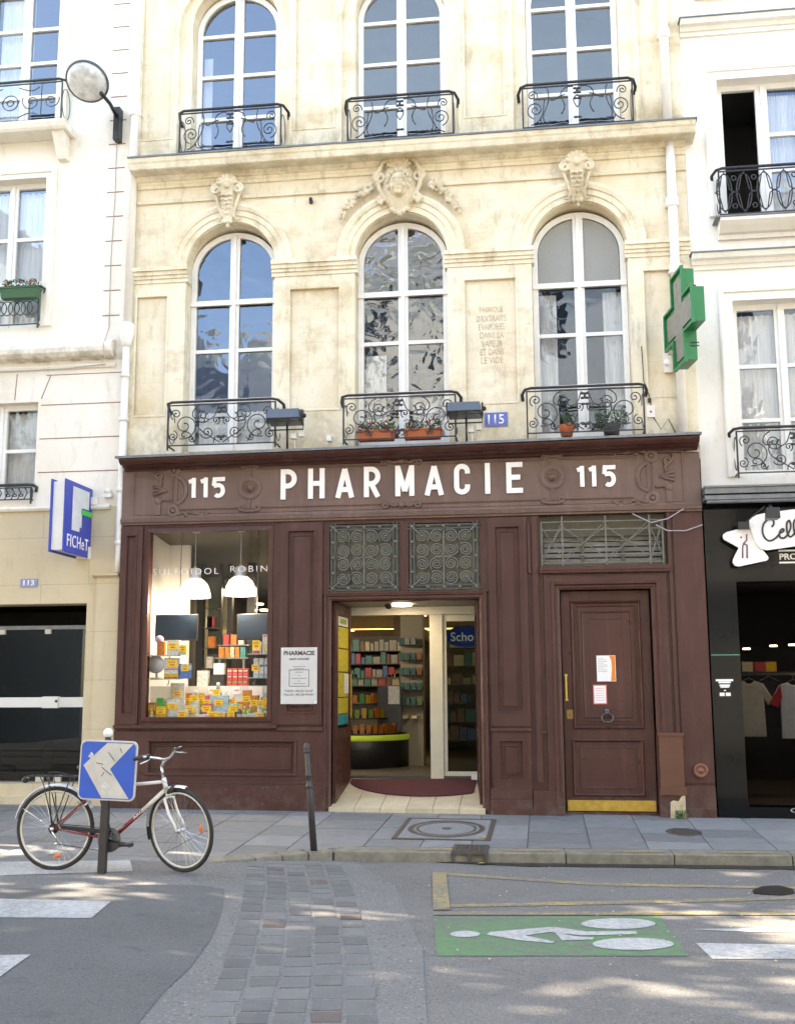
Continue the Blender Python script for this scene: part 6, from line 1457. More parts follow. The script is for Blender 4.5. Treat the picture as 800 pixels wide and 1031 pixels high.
# ================================================================== THINGS ON THE FACADES
# floodlights over the pharmacy cornice
for (p0, p1, lab) in (((268, 412), (307, 428), 'grey floodlight on the pharmacy cornice by the left balcony'), ((448, 405), (488, 421), 'grey floodlight on the pharmacy cornice by the middle balcony')):
    x0, z1 = F(*p0, -.45); x1, z0 = F(*p1, -.45); t_ = thing('floodlight', lab, 'floodlight', ((x0+x1)/2, -.4, 4.52), 'floodlights over the pharmacy sign')
    a, b = x0+.03, x1-.04
    m = MB(); m.add([(a, -.60, z0+.07), (b, -.60, z0+.07), (b, -.30, z0+.03), (a, -.30, z0+.03), (a+.02, -.56, z1-.03), (b-.02, -.56, z1-.03), (b-.02, -.32, z1), (a+.02, -.32, z1)], [(0,3,2,1),(4,5,6,7),(0,1,5,4),(1,2,6,5),(2,3,7,6),(3,0,4,7)])
    m.build('housing', M('slate_metal', (.085, .10, .125), .45, .1, 10, metal=.2), t_, bevel=.008)
    m = MB(); m.add([(a+.02, -.585, z0+.062), (b-.02, -.585, z0+.062), (b-.02, -.32, z0+.026), (a+.02, -.32, z0+.026)], [(0,1,2,3)]); m.M = None; m.build('lens', M('dark_lens', (.10, .11, .12), .1), t_)
    m = MB(); m.box(a-.02, a, -.50, -.42, z0+.04, z1-.03); m.box(b, b+.02, -.50, -.42, z0+.04, z1-.03); m.ball((b+.03, -.46, z0+.12), .03)
    m.tube([(x0+.25, -.35, z0+.03), (x0+.25, -.33, 4.52)], .014, 6); m.tube([(a-.01, -.46, z0+.04), (a+.0, -.36, z0-.03), (b, -.36, z0-.03), (b+.01, -.46, z0+.04)], .009, 6); m.build('bracket', MAT['black'], t_)
    m = MB(); m.box(x1-.22, x1-.15, -.30, -.22, z0-.13, z0-.02); m.box(x1-.12, x1-.06, -.28, -.21, z0-.10, z0-.0); m.tube([(x1-.18, -.26, z0-.12), (x1-.17, -.25, 4.55)], .008, 5); m.build('junction', MAT['white'], t_)
# green pharmacy cross
gx = thing('pharmacy_cross', 'green three-dimensional pharmacy cross sign projecting from the wall', 'cross sign', (1.62, -.6, 5.3))
GP = M('green_enamel', (.010, .19, .065), .4, .1, 5, .02, 30); 
def cross_pts(cu, cz, R_, a): return [(cu-a, cz-R_), (cu-a, cz-a), (cu-R_, cz-a), (cu-R_, cz+a), (cu-a, cz+a), (cu-a, cz+R_), (cu+a, cz+R_), (cu+a, cz+a), (cu+R_, cz+a), (cu+R_, cz-a), (cu+a, cz-a), (cu+a, cz-R_)]
GXM = Matrix.Translation((1.73, -.10, .20)) @ Matrix.Rotation(math.radians(-81), 4, 'Z')
m = MB(); m.M = GXM; m.plate(cross_pts(.60, 5.66, .56, .205), (), -.10, .03); m.build('body', GP, gx, bevel=.01)
m = MB(); m.M = GXM
m.plate(cross_pts(.60, 5.66, .50, .15), (), -.115, -.101); m.build('display', M('grey_led_panel', (.17, .17, .155), .25, .2, 4, .2, 140), gx)
m = MB(); m.M = GXM; m.sweep(cross_pts(.60, 5.66, .56, .205), [(0, -.10), (0, -.135), (.03, -.135), (.03, -.10)], True); m.build('rim', GP, gx)
m = MB(); m.M = GXM
for zz in (5.95, 6.0, 5.30, 5.26): m.box(1.155 if abs(zz-5.66) < .2 else .806, .815, -.05, .05, zz, zz+.014)
m.build('vents', MAT['black'], gx)
m = MB(); m.box(1.60, 1.70, -.06, .0, 5.40, 6.15); m.box(1.64, 1.72, -.16, -.0, 5.62, 5.66); m.box(1.64, 1.72, -.16, -.0, 6.0, 6.04); m.build('wall_bracket', MAT['whitep'], gx)
m = MB(); m.ball((1.62, -.12, 5.50), .04); m.build('sensor', MAT['white'], gx)
# blue projecting sign
fs = thing('projecting_sign', 'blue and white locksmith sign projecting from the left building', 'sign', (-5.9, -.4, 3.2))
BLUE = M('blue_sign_face', (.015, .045, .38), .3, .06, 4); 
m = MB(); m.box(-6.0150, -5.8550, -.80, -.05, 3.24, 4.10); m.build('light_box', M('opal_side', (.72, .71, .66), .4, .05, 5), fs)
m = MB(); m.box(-5.8550, -5.8350, -.84, -.02, 3.21, 4.13); m.box(-6.0350, -6.0150, -.84, -.02, 3.21, 4.13); m.build('blue_face', BLUE, fs, bevel=.004)
m = MB(); m.M = Matrix.Translation((-5.8340, -.84, 3.21)) @ Matrix.Rotation(PI/2, 4, 'Z')
m.plate([(.21, .30), (.21, .86), (.71, .86), (.71, .76-.0), (.71, .62), (.50, .62), (.50, .36), (.44, .36), (.44, .30)], (), -.004, 0); m.build('emblem', M('silver_white', (.62, .63, .66), .4), fs)
m = MB(); m.M = Matrix.Translation((-5.8295, -.84, 3.21)) @ Matrix.Rotation(PI/2, 4, 'Z'); m.box(.47, .80, -.006, -.001, .53, .60); m.build('green_bar', M('green_bar', (.02, .50, .08), .4), fs)
text('FICHeT', .155, -5.8340, 3.37, -.43, MAT['letter'], 'lettering', fs, width=.64, bold=.0, depth=.004, spacing=1.12, rot=Matrix.Rotation(PI/2, 4, 'Z'))
m = MB(); m.box(-5.9300, -5.8500, -.06, .0, 3.98, 4.1); m.box(-6.0, -5.8300, -.10, -.012, 3.20, 3.36); m.box(-5.8500, -5.7500, -.07, 0, 3.92, 4.02); m.build('bracket', MAT['whitep'], fs)
m = MB(); m.box(-5.6700, -5.5500, -.10, 0, 4.01, 4.06); m.lathe([(.045, 4.06), (.05, 4.10), (.03, 4.13), (0, 4.135)], (-5.6100, -.06, 0), 'Z', 12); m.build('wall_sensor', MAT['whitep'], tags=('small pale sensor box on the wall right of the blue sign', 'sensor'))
# street lamp on the left building
lp = thing('wall_street_lamp', 'round glass street lamp on a black arm on the left building', 'street lamp', (-5.66, -.1, 9.0))
m = MB(); m.box(-5.70, -5.61, -.13, -.0, 9.02, 9.50); m.build('wall_box', MAT['black'], lp, bevel=.006)
C0 = Vector((F(88, 82, -.75)[0], -.75, F(88, 82, -.75)[1])); ax = (CAM-C0).normalized()*.8+Vector((-.25, -.0, -.45)); ax.normalize()
RM = Matrix.Translation(C0) @ ax.to_track_quat('Z', 'Y').to_matrix().to_4x4()
m = MB(); m.M = RM; m.lathe([(.265, .02), (.285, .02), (.29, -.01), (.275, -.03), (.25, -.08), (.20, -.15), (.12, -.20), (0, -.22)], (0, 0, 0), 'Z', 36); m.build('hood', M('lamp_grey_metal', (.10, .11, .12), .4, .1, 8, metal=.4), lp)
m = MB(); m.M = RM; m.lathe([(.26, .0), (.23, -.06), (.15, -.12), (.0, -.15)], (0, 0, 0), 'Z', 36); m.build('reflector', M('lamp_reflector', (.80, .80, .78), .35, .12, 14, .8, 9, metal=.1), lp)
m = MB(); m.M = RM; m.lathe([(.268, .015), (.24, .06), (.16, .095), (0, .11)], (0, 0, 0), 'Z', 36); m.build('lens', M('prismatic_lamp_glass', (.82, .82, .80), .12, .3, 9, .9, 11, c2=(.42, .43, .43)), lp)
m = MB(); m.M = RM; m.tube([(0, -.05, -.1), (0, .06, .02)], .035, 10); m.ball((0, .05, .0), .05, (1, 1, 1.3)); m.build('bulb', M('lamp_bulb_glass', (.8, .8, .78), .15), lp)
m = MB(); m.tube([(-5.655, -.12, 9.36), (-5.66, -.35, 9.42), C0+Vector((.19, .02, -.17))], .026, 8); m.build('arm', MAT['black'], lp)
m = MB(); x, z = F(313, 201, -.03); m.ball((x, -.05, z), .025); m.box(x-.02, x+.02, -.05, .0, z-.05, z); m.build('iron_hook', MAT['iron'], tags=('small rusty iron hook on the stone wall above the left window', 'hook'))
# loose cables by the transom
m = MB(); cp = [(636, 517), (655, 526), (672, 522), (688, 512)]; m.tube([(F(a, b, -.2)[0], -.19, F(a, b, -.2)[1]) for a, b in cp], .008, 5); cp = [(660, 528), (672, 534), (690, 534), (707, 528)]; m.tube([(F(a, b, -.2)[0], -.17, F(a, b, -.2)[1]) for a, b in cp], .008, 5)
m.build('loose_cable', M('grey_lilac_cable', (.36, .32, .36), .6), tags=('two loose grey cables drooping beside the barred transom', 'cable'))
# ================================================================== STREET THINGS
# bollard
x0, y0 = G(316, 857, zwalk); zb = zwalk(x0, y0)
t_ = thing('bollard', 'slim dark metal bollard leaning slightly on the pavement near the entrance', 'bollard', (x0, y0, zb)); TM = Matrix.Translation((x0, y0, zb)) @ Matrix.Rotation(math.radians(-4.6), 4, 'Y')
IR = M('brown_iron', (.045, .040, .040), .5, .25, 14, .15, 60)
m = MB(); m.M = TM; m.lathe([(.034, -.02), (.032, .58), (.030, .60), (.037, .61), (.037, .625), (.030, .635), (.029, .71), (.035, .715), (.035, .73), (.028, .74), (.026, .88), (.026, .94)], (0, 0, 0), 'Z', 18); m.build('shaft', IR, t_)
m = MB(); m.M = TM; m.lathe([(.026, .94), (.034, .945), (.034, .955), (.027, .97), (.034, .985), (.033, 1.01), (.018, 1.03), (0, 1.035)], (0, 0, 0), 'Z', 18); m.build('cap', IR, t_)
m = MB(); m.lathe([(0, .004), (.085, .004), (.09, .0)], (x0, y0, zb), 'Z', 18); m.build('foot_patch', MORT, t_)
# arrow sign on its post
px_, py_ = G(105, 880); pz = zroad(px_, py_)
t_ = thing('arrow_sign', 'square blue traffic sign with white chevron on a dark post before the bicycle', 'traffic sign', (px_, py_, pz))
xs = F(105.5, 800, py_)[0]
m = MB(); m.add([(xs-.032, py_-.03, pz-.02), (xs+.032, py_-.03, pz-.02), (xs+.032, py_+.03, pz-.02), (xs-.032, py_+.03, pz-.02), (xs-.005, py_-.03, 1.08), (xs+.055, py_-.03, 1.08), (xs+.055, py_+.03, 1.08), (xs-.005, py_+.03, 1.08)], [(0,3,2,1),(4,5,6,7),(0,1,5,4),(1,2,6,5),(2,3,7,6),(3,0,4,7)]); m.build('post', M('dark_brown_post', (.040, .034, .032), .55, .2, 15, .15, 60), t_)
ys = py_-.055
sx0, sz1 = F(81, 745.5, ys); sx1, sz0 = F(136.5, 800, ys); S_ = sx1-sx0; sz0 = sz1-S_*.985
def rrect(x0, x1, z0, z1, r, n=6):
    out = []
    for cx, cz, a in ((x1-r, z1-r, 0), (x0+r, z1-r, 90), (x0+r, z0+r, 180), (x1-r, z0+r, 270)):
        out += [(cx+r*math.cos(math.radians(a+90*i/n)), cz+r*math.sin(math.radians(a+90*i/n))) for i in range(n+1)]
    return out
SM = Matrix.Translation(((sx0+sx1)/2, ys, (sz0+sz1)/2)) @ Matrix.Rotation(math.radians(2.0), 4, 'Y') @ Matrix.Translation((-(sx0+sx1)/2, 0, -(sz0+sz1)/2))
WS = M('sign_white', (.62, .60, .55), .45, .12, 6, c2=(.48, .46, .41)); BS = M('sign_blue', (.012, .10, .55), .35, .1, 5, c2=(.02, .09, .42))
m = MB(); m.M = SM; m.plate(rrect(sx0, sx1, sz0, sz1, .055), (), -.0, .022); m.build('white_plate', WS, t_, bevel=.003)
m = MB(); m.M = SM; m.plate(rrect(sx0+.014, sx1-.014, sz0+.014, sz1-.014, .045), (), -.003, -.0005); m.build('blue_face', BS, t_)
uv = lambda L_: [(sx0+S_*a, sz0+S_*.985*b) for a, b in L_]
m = MB(); m.M = SM; m.plate(uv([(.075, .575), (.47, .957), (.93, .957), (.545, .525), (.90, .043), (.43, .043)]), (), -.0055, -.0032); m.build('chevron', WS, t_)
m = MB(); m.M = SM; m.plate(uv([(.42, .22), (.43, .30), (.50, .31), (.56, .27), (.55, .14), (.43, .10)]), (), -.0070, -.0057); m.plate(uv([(.15, .72), (.20, .80), (.24, .76), (.21, .68)]), (), -.0070, -.0057); m.build('old_sticker', cm('white', C_['white']), t_)
m = MB(); m.M = SM
for a, b in (((.5, .80), (.62, .66)), ((.40, .55), (.58, .42)), ((.3, .62), (.42, .60)), ((.45, .47), (.40, .40)), ((.70, .88), (.74, .80))):
    p, q = uv([a, b]); m.tube([(p[0], -.0065, p[1]), (q[0], -.0065, q[1])], .0030, 4)
m.build('scratches', MAT['room'], t_)
m = MB(); xb_ = F(109, 741, py_)[0]; m.lathe([(.028, 1.08), (.030, 1.09), (.026, 1.115), (.018, 1.12)], (xb_, py_, 0), 'Z', 14); m.build('neck', MAT['black'], t_)
m = MB(); m.ball((xb_, py_, 1.155), .042, n=18, m=12); m.build('white_ball', MAT['white'], t_)

# ------------------------------------------------------------------ bicycle
bx0, by0 = G(58, 876.5); bx0 -= .035; bzr = zroad(bx0, by0)
bike = thing('bicycle', 'white and dark red touring bicycle with rear rack parked behind the arrow sign', 'bicycle', (bx0, by0, bzr))
T0 = Matrix.Translation((bx0, by0, bzr)); RW = .362
RED = M('dark_red_enamel', (.20, .008, .014), .22, .08, 6, coat=.5); CRM = M('ivory_enamel', (.74, .72, .68), .25, .05, 6, coat=.4); CHR = M('bright_metal', (.62, .62, .62), .25, .1, 20, metal=.9); RUB = M('black_rubber', (.022, .021, .021), .75, .2, 30); SIL = M('silver_guard', (.66, .66, .68), .30, .05, 8, metal=.35); BKP = M('satin_black', (.018, .018, .02), .35, .2, 20); REF = M('orange_reflector', (.85, .17, .01), .25, .05, 20)
RIMM = M('pale_rim', (.62, .60, .54), .35, .06, 10, metal=.4)
FX, FZ = 1.165, RW; BB = (.525, .275); HT = (.985, .805); HB = (1.02, .675); ST = (.375, .74); 
def wheel(MX, reflector_at):
    w_ = MB(); w_.M = MX; w_.tube([(RW*.952*math.cos(t), 0, RW*.952*math.sin(t)) for t in [2*PI*i/56 for i in range(56)]], RW*.048, 10, closed=True); wo = w_.build('wheel', RUB, bike)
    r_ = MB(); r_.M = MX; n = 56; prof = [(.905, -.011), (.905, .011), (.865, .009), (.858, 0), (.865, -.009)]; v = []; f = []
    for i in range(n):
        a = 2*PI*i/n; v += [(RW*p*math.cos(a), q, RW*p*math.sin(a)) for p, q in prof]
    k = len(prof)
    for i in range(n):
        for j in range(k): f.append((i*k+j, i*k+(j+1) % k, ((i+1) % n)*k+(j+1) % k, ((i+1) % n)*k+j))
    r_.add(v, f, True); r_.build('rim', RIMM, wo)
    s_ = MB(); s_.M = MX
    for i in range(36):
        a = 2*PI*i/36; b_ = a+(.9 if i % 2 else -.9); y = .03 if i % 4 < 2 else -.03
        s_.tube([(.022*math.cos(b_), y, .022*math.sin(b_)), (RW*.87*math.cos(a), y*.1, RW*.87*math.sin(a))], .0014, 4)
    s_.build('spokes', CHR, wo)
    h_ = MB(); h_.M = MX; h_.lathe([(.008, -.065), (.008, -.045), (.024, -.036), (.024, -.028), (.015, -.02), (.015, .02), (.024, .028), (.024, .036), (.008, .045), (.008, .065)], (0, 0, 0), 'Y', 14); h_.build('hub', CHR, wo)
    a = math.radians(reflector_at); e = MB(); e.M = MX @ Matrix.Translation((RW*.66*math.cos(a), -.012, RW*.66*math.sin(a))) @ Matrix.Rotation(-a+PI/2, 4, 'Y'); e.ball((0, 0, 0), .038, (1, .25, .42), 14, 8); e.build('reflector', REF, wo)
    return wo
ML = T0 @ Matrix.Translation((0, 0, RW)); wheel(ML, -82)
PH = T0 @ Matrix.Translation((HB[0], 0, HB[1])); hd = Vector((HT[0]-HB[0], 0, HT[1]-HB[1])).normalized()
STEER = PH @ Matrix.Rotation(math.radians(-23), 4, hd) @ PH.inverted()
MF = STEER @ T0 @ Matrix.Translation((FX, 0, FZ)); wheel(MF, 8)
# keep the front wheel on the ground
def tb(mat, *paths, name='frame', parent=bike, MX=T0):
    m = MB(); m.M = MX
    for p in paths: m.tube(p[0], p[1], 10, r2=(p[2] if len(p) > 2 else None))
    return m.build(name, mat, parent)
V = lambda x, z, y=0: (x, y, z)
def lerp(a, b, t): return tuple(a[i]+(b[i]-a[i])*t for i in range(len(a)))
dA, dB = V(*BB), V(*lerp(HB, HT, .25)); dm = lerp(dA, dB, .56)
tA, tB = V(ST[0]+.005, .715), V(HT[0]+.002, HT[1]-.035); tm = lerp(tA, tB, .45)
fr = tb(RED, ([dA, dm], .019), ([V(*BB), V(*ST)], .015), ([tA, tm], .015), ([V(BB[0], BB[1], -.03), V(.02, RW, -.055)], .010, .008), ([V(BB[0], BB[1], .03), V(.02, RW, .055)], .010, .008), ([V(ST[0], ST[1]-.05, -.02), V(.0, RW+.005, -.055)], .009, .007), ([V(ST[0], ST[1]-.05, .02), V(.0, RW+.005, .055)], .009, .007), ([V(BB[0], BB[1], -.035), V(BB[0], BB[1], .035)], .024))
tb(CRM, ([dm, dB], .0195), ([tm, tB], .0155), ([V(*HB), V(*HT)], .021), name='frame_front')
c_ = lerp(dA, dB, .50); text('ARCI', .024, bx0+c_[0], bzr+c_[2], by0-.0195, CRM, 'frame_lettering', bike, width=.12, bold=.02, depth=.001, rot=Matrix.Rotation(-math.atan2(dB[2]-dA[2], dB[0]-dA[0]), 4, 'Y'))
DKR = M('dark_red_print', (.18, .02, .03), .4)
m = MB(); ang = math.atan2(dB[2]-dA[2], dB[0]-dA[0])
c = lerp(dA, dB, .50); 
text('ARCIS', .022, 0, 0, 0, CRM, 'frame_lettering', bike, width=.13, bold=.03, depth=.001, rot=Matrix.Translation((c[0]+bx0-0, by0-.0205, c[2]+bzr)) @ Matrix.Rotation(-ang, 4, 'Y'), origin=Vector((bx0, by0, bzr))) if False else None
tb(CHR, ([V(*ST), V(ST[0]-.035, .86)], .012), name='seat_post')
m = MB(); m.M = T0; sx_, sz_ = ST[0]-.06, .895
for (a, b, cw, ch) in ((-.12, -.03, .075, .028), (-.03, .08, .055, .024), (.08, .16, .022, .016)): m.ball((sx_+(a+b)/2, 0, sz_), 1, ((b-a)*.62, cw, ch), 14, 8)
m.build('saddle', BKP, bike)
# steering group
hbx = V(HT[0]-.005, HT[1]); st1 = V(HT[0]-.022, HT[1]+.10); st2 = V(HT[0]+.035, HT[1]+.165)
tb(CHR, ([hbx, st1], .013), ([st1, st2], .014), name='stem', MX=STEER @ T0)
bar = [V(st2[0]-.085, st2[2]+.045, -.29), V(st2[0]-.06, st2[2]+.05, -.20), V(st2[0]-.01, st2[2]+.02, -.09), V(st2[0], st2[2], -.03), V(st2[0], st2[2], .03), V(st2[0]-.01, st2[2]+.02, .09), V(st2[0]-.06, st2[2]+.05, .20), V(st2[0]-.085, st2[2]+.045, .29)]
hb = tb(CHR, (bar, .0125), name='handlebar', MX=STEER @ T0)
for s in (-1, 1):
    g0 = V(st2[0]-.066, st2[2]+.05, s*.19); g1 = V(st2[0]-.088, st2[2]+.045, s*.31)
    o = tb(BKP, ([g0, g1], .0175), ([V(st2[0]-.05, st2[2]+.045, s*.165), V(st2[0]-.06, st2[2]+.048, s*.19)], .024), name='grip', MX=STEER @ T0, parent=hb)
    tb(CHR, ([V(st2[0]-.045, st2[2]+.035, s*.16), V(st2[0]-.01, st2[2]+.025, s*.20), V(st2[0]-.025, st2[2]+.005, s*.30)], .006), name='brake_lever', MX=STEER @ T0, parent=hb)
cr = V(HB[0]+.008, HB[1]-.035)
tb(CRM, ([V(HB[0], HB[1]), cr], .018), ([V(cr[0], cr[2], 0), V(cr[0]+.012, cr[2]-.01, -.055), V(cr[0]+.055, cr[2]-.13, -.058), V(FX-.012, FZ+.04, -.056), V(FX, FZ, -.055)], .0145, .010), ([V(cr[0], cr[2], 0), V(cr[0]+.012, cr[2]-.01, .055), V(cr[0]+.055, cr[2]-.13, .058), V(FX-.012, FZ+.04, .056), V(FX, FZ, .055)], .0145, .010), name='fork', MX=STEER @ T0)
m = MB(); m.M = STEER @ T0; m.tube([V(HB[0]+.04, HB[1]+.04), V(HB[0]+.075, HB[1]+.045)], .012, 8); m.lathe([(.0, 0), (.028, 0), (.034, .03), (.034, .045), (0, .05)], (HB[0]+.06, 0, HB[1]+.045), 'X', 18); m.build('headlamp', BKP, bike)
def guard(MX, r, a0, a1, wd, name, mt=SIL):
    m = MB(); m.M = MX; v = []; n = 28
    for i in range(n+1):
        a = math.radians(a0+(a1-a0)*i/n)
        for k in range(7):
            u = (k/6-.5)*2; rr = r-.016*u*u; v.append((rr*math.cos(a), u*wd, rr*math.sin(a)))
        for k in range(7):
            u = (k/6-.5)*2; rr = r-.003-.016*u*u; v.append((rr*math.cos(a), u*wd, rr*math.sin(a)))
    f = []
    for i in range(n):
        for k in range(6):
            f.append((i*14+k, i*14+k+1, i*14+k+15, i*14+k+14)); f.append((i*14+7+k, i*14+7+k+1, i*14+k+22, i*14+k+21))
    m.add(v, f, True); return m.build(name, mt, bike, recalc=False)
guard(ML, RW+.028, 28, 168, .028, 'rear_mudguard'); guard(MF, RW+.028, 78, 182, .027, 'front_mudguard')
guard(MF, RW+.024, 180, 197, .026, 'mud_flap', RUB)
tb(CHR, ([V(0, 0, -.055), V((RW+.028)*math.cos(math.radians(150)), (RW+.02)*math.sin(math.radians(150)), -.02)], .0028), ([V(0, 0, -.055), V((RW+.028)*math.cos(math.radians(40)), (RW+.02)*math.sin(math.radians(40)), -.02)], .0028), name='mudguard_stays', MX=ML)
# rack
rz_ = .815
rk = [([V(-.30, rz_-.04, y), V(-.27, rz_, y), V(.24, rz_, y), V(.33, rz_-.03, y)], .0055) for y in (-.055, .055)]+[([V(x_, rz_, -.055), V(x_, rz_, .055)], .005) for x_ in (-.26, -.12, .02, .16)]+[([V(-.06, rz_, y), V(-.01, RW+.03, y*1.15)], .005) for y in (-.055, .055)]+[([V(.15, rz_, y), V(.0, RW+.03, y*1.15)], .005) for y in (-.055, .055)]+[([V(-.14, rz_, y), V(-.10, rz_-.07, y*1.1), V(.0, RW+.05, y*1.15)], .005) for y in (-.055, .055)]+[([V(-.1, rz_, 0), V(-.08, rz_+.03, 0), V(.0, rz_+.035, 0), V(.14, rz_, 0)], .004)]
tb(BKP, *rk, name='rear_rack')
m = MB(); m.M = T0; m.ball((-.30, 0, rz_-.035), .03, (1, 1.5, 1), 12, 8); m.build('rear_lamp', BKP, bike)
m = MB(); m.M = T0; m.add([(.06, -.062, RW+.035), (BB[0]+.02, -.062, BB[1]+.085), (BB[0]+.05, -.062, BB[1]+.04), (.08, -.062, RW-.0), (.06, -.045, RW+.035), (BB[0]+.02, -.045, BB[1]+.085), (BB[0]+.05, -.045, BB[1]+.04), (.08, -.045, RW-.0)], [(0,1,2,3),(7,6,5,4),(0,4,5,1),(1,5,6,2),(2,6,7,3),(3,7,4,0)]); m.build('chain_guard', BKP, bike, bevel=.006)
m = MB(); m.M = T0; m.lathe([(.075, -.060), (.090, -.060), (.092, -.055), (.090, -.050), (.075, -.050)], (BB[0], 0, BB[1]), 'Y', 40); m.lathe([(.0, -.07), (.03, -.068), (.03, -.05)], (BB[0], 0, BB[1]), 'Y', 16)
for i in range(5): a = 2*PI*i/5; m.tube([(BB[0], -.060, BB[1]), (BB[0]+.07*math.cos(a), -.058, BB[1]+.07*math.sin(a))], .008, 6)
m.lathe([(.098, -.058), (.106, -.0575), (.106, -.0525), (.098, -.052)], (BB[0], 0, BB[1]), 'Y', 40); m.build('chainring', M('dark_steel_ring', (.10, .10, .10), .4, .2, 20, metal=.6), bike)
m = MB(); m.M = T0; m.tube([(BB[0], -.075, BB[1]), (BB[0]+.185, -.085, BB[1]-.03)], .011, 8); m.tube([(BB[0], .075, BB[1]), (BB[0]-.155, .085, BB[1]+.045)], .011, 8); ca = m.build('crank_arms', BKP, bike)
for (a, b, s) in ((BB[0]+.185, BB[1]-.03, -1), (BB[0]-.155, BB[1]+.045, 1)):
    m = MB(); m.M = T0; m.box(a-.045, a+.045, s*.095, s*.17, b-.010, b+.010); m.box(a-.052, a-.038, s*.09, s*.175, b-.015, b+.015); m.box(a+.038, a+.052, s*.09, s*.175, b-.015, b+.015); m.build('pedal', BKP, ca)
m = MB(); m.M = T0
m.tube([(0, -.05, RW-.045), (BB[0], -.055, BB[1]-.103)], .004, 5) if False else None
m.tube([(.03, -.05, .235), (BB[0], -.055, BB[1]-.103)], .0035, 5); m.tube([(0, -.05, RW+.045), (BB[0], -.055, BB[1]+.10)], .0035, 5)
m.lathe([(.0, -.048), (.045, -.048), (.045, -.03), (.03, -.028)], (0, 0, RW), 'Y', 20); m.build('chain', BKP, bike)
m = MB(); m.M = T0; m.tube([(0, -.06, RW-.02), (.03, -.055, RW-.07), (.04, -.05, .235)], .008, 6); m.ball((.035, -.05, .235), .016); m.ball((.0, -.062, RW), .018); m.tube([(-.02, -.06, RW-.03), (-.08, -.06, RW-.05), (-.085, -.06, RW+.02), (-.02, -.05, RW+.04)], .003, 5); m.build('derailleur', CHR, bike)
cb_ = STEER @ T0
p1 = cb_ @ Vector(V(st2[0]-.05, st2[2]+.03, -.16)); p2 = cb_ @ Vector(V(HB[0]+.02, HB[1]-.04, -.0)); p3 = T0 @ Vector(V(.8, .66, -.02))
m = MB(); m.tube([p1, p1+Vector((.09, -.02, -.10)), p2+Vector((.13, -.05, .12)), p2+Vector((.06, -.04, -.02))], .0028, 5); m.tube([p1, p1+Vector((.06, 0, -.16)), p2+Vector((.04, -.03, .10)), p3], .0028, 5); m.build('brake_cables', BKP, bike)
m = MB(); m.M = T0; m.tube([(.27, -.03, .56), (.33, -.02, .60)], .012, 6); m.tube([(.62, -.03, .42), (.50, -.03, .52), (.44, -.03, .44)], .003, 5); m.build('rear_brake', CHR, bike)

# ------------------------------------------------------------------ covers in the pavement
IRN = M('cast_iron', (.085, .080, .074), .5, .25, 25, .3, 70, metal=.3)
def on(zf, mb, pts, z0, z1):
    n = len(pts); v = [(a, b, zf(a, b)+z0) for a, b in pts]+[(a, b, zf(a, b)+z1) for a, b in pts]
    mb.add(v, [tuple(range(n, 2*n))]+[(i, (i+1) % n, n+(i+1) % n, n+i) for i in range(n)])
mx0, mx1, my0, my1 = -1.60, -.58, -2.02, -.60
t_ = thing('access_cover', 'large square access cover with a round dished plate before the entrance', 'manhole cover', (-1.1, -1.3, zwalk(-1.1, -1.3)))
FRI = M('rusty_frame_iron', (.075, .060, .050), .6, .3, 25, .3, 70)
m = MB()
for a, b, c, d in ((mx0, mx1, my0, my0+.05), (mx0, mx1, my1-.05, my1), (mx0, mx0+.05, my0+.05, my1-.05), (mx1-.05, mx1, my0+.05, my1-.05)): on(zwalk, m, [(a, c), (b, c), (b, d), (a, d)], -.02, .008)
m.build('frame', FRI, t_)
m = MB(); on(zwalk, m, [(mx0+.05, my0+.05), (mx1-.05, my0+.05), (mx1-.05, my1-.05), (mx0+.05, my1-.05)], -.02, .004); m.build('filled_plate', M('filled_concrete', (.20, .20, .20), .85, .12, 12, .3, 70), t_)
def ringflat(zf, x, y, rx0, rx1, k, z, mt, name, parent=None, tags=None):
    m = MB(); n = 48; v = []
    for i in range(n):
        a = 2*PI*i/n
        for r in (rx0, rx1): px__, py__ = x+r*math.cos(a), y+r*k*math.sin(a); v.append((px__, py__, zf(px__, py__)+z))
    m.add(v, [(2*i, 2*i+1, (2*i+3) % (2*n), (2*i+2) % (2*n)) for i in range(n)]); return m.build(name, mt, parent, tags=tags)
cxm, cym = (mx0+mx1)/2, (my0+my1)/2
ringflat(zwalk, cxm, cym, .36, .42, 1.36, .0065, FRI, 'outer_ring', t_); ringflat(zwalk, cxm, cym, .30, .33, 1.36, .0065, FRI, 'inner_ring', t_)
m = MB(); on(zwalk, m, ell(cxm, cym, .05, .06, 12), -.01, .010); m.build('lifting_eye', FRI, t_)
x, y = G(688, 838, zwalk); m = MB(); on(zwalk, m, ell(x, y, .185, .25, 28), -.02, .007)
for i in range(-5, 6): w_ = .15*math.sqrt(max(0, 1-(i/6)**2)); on(zwalk, m, [(x-w_, y+i*.036-.006), (x+w_, y+i*.036-.006), (x+w_, y+i*.036+.006), (x-w_, y+i*.036+.006)], .0, .011)
m.build('round_cover', IRN, tags=('small round cast iron cover in the pavement before the street door', 'manhole cover'))
dx0, dx1 = -.92, -.575; ky = kerb_y(-.75)
t_ = thing('storm_drain', 'dark cast iron storm drain inlet set into the kerb', 'drain', (-.75, ky, zroad(-.75, ky)))
m = MB(); on(zwalk, m, [(dx0, ky-.012), (dx1, ky-.012), (dx1, ky+.36), (dx0, ky+.36)], -.02, .014)
for i in range(7):
    for j in range(6): a, b = dx0+.03+i*.044, ky+.03+j*.052; on(zwalk, m, [(a, b), (a+.026, b), (a+.026, b+.03), (a, b+.03)], .014, .020)
m.build('grate', IRN, t_)
m = MB(); zt_ = zwalk(-.75, ky)+.012; zbm = zroad(-.75, ky)
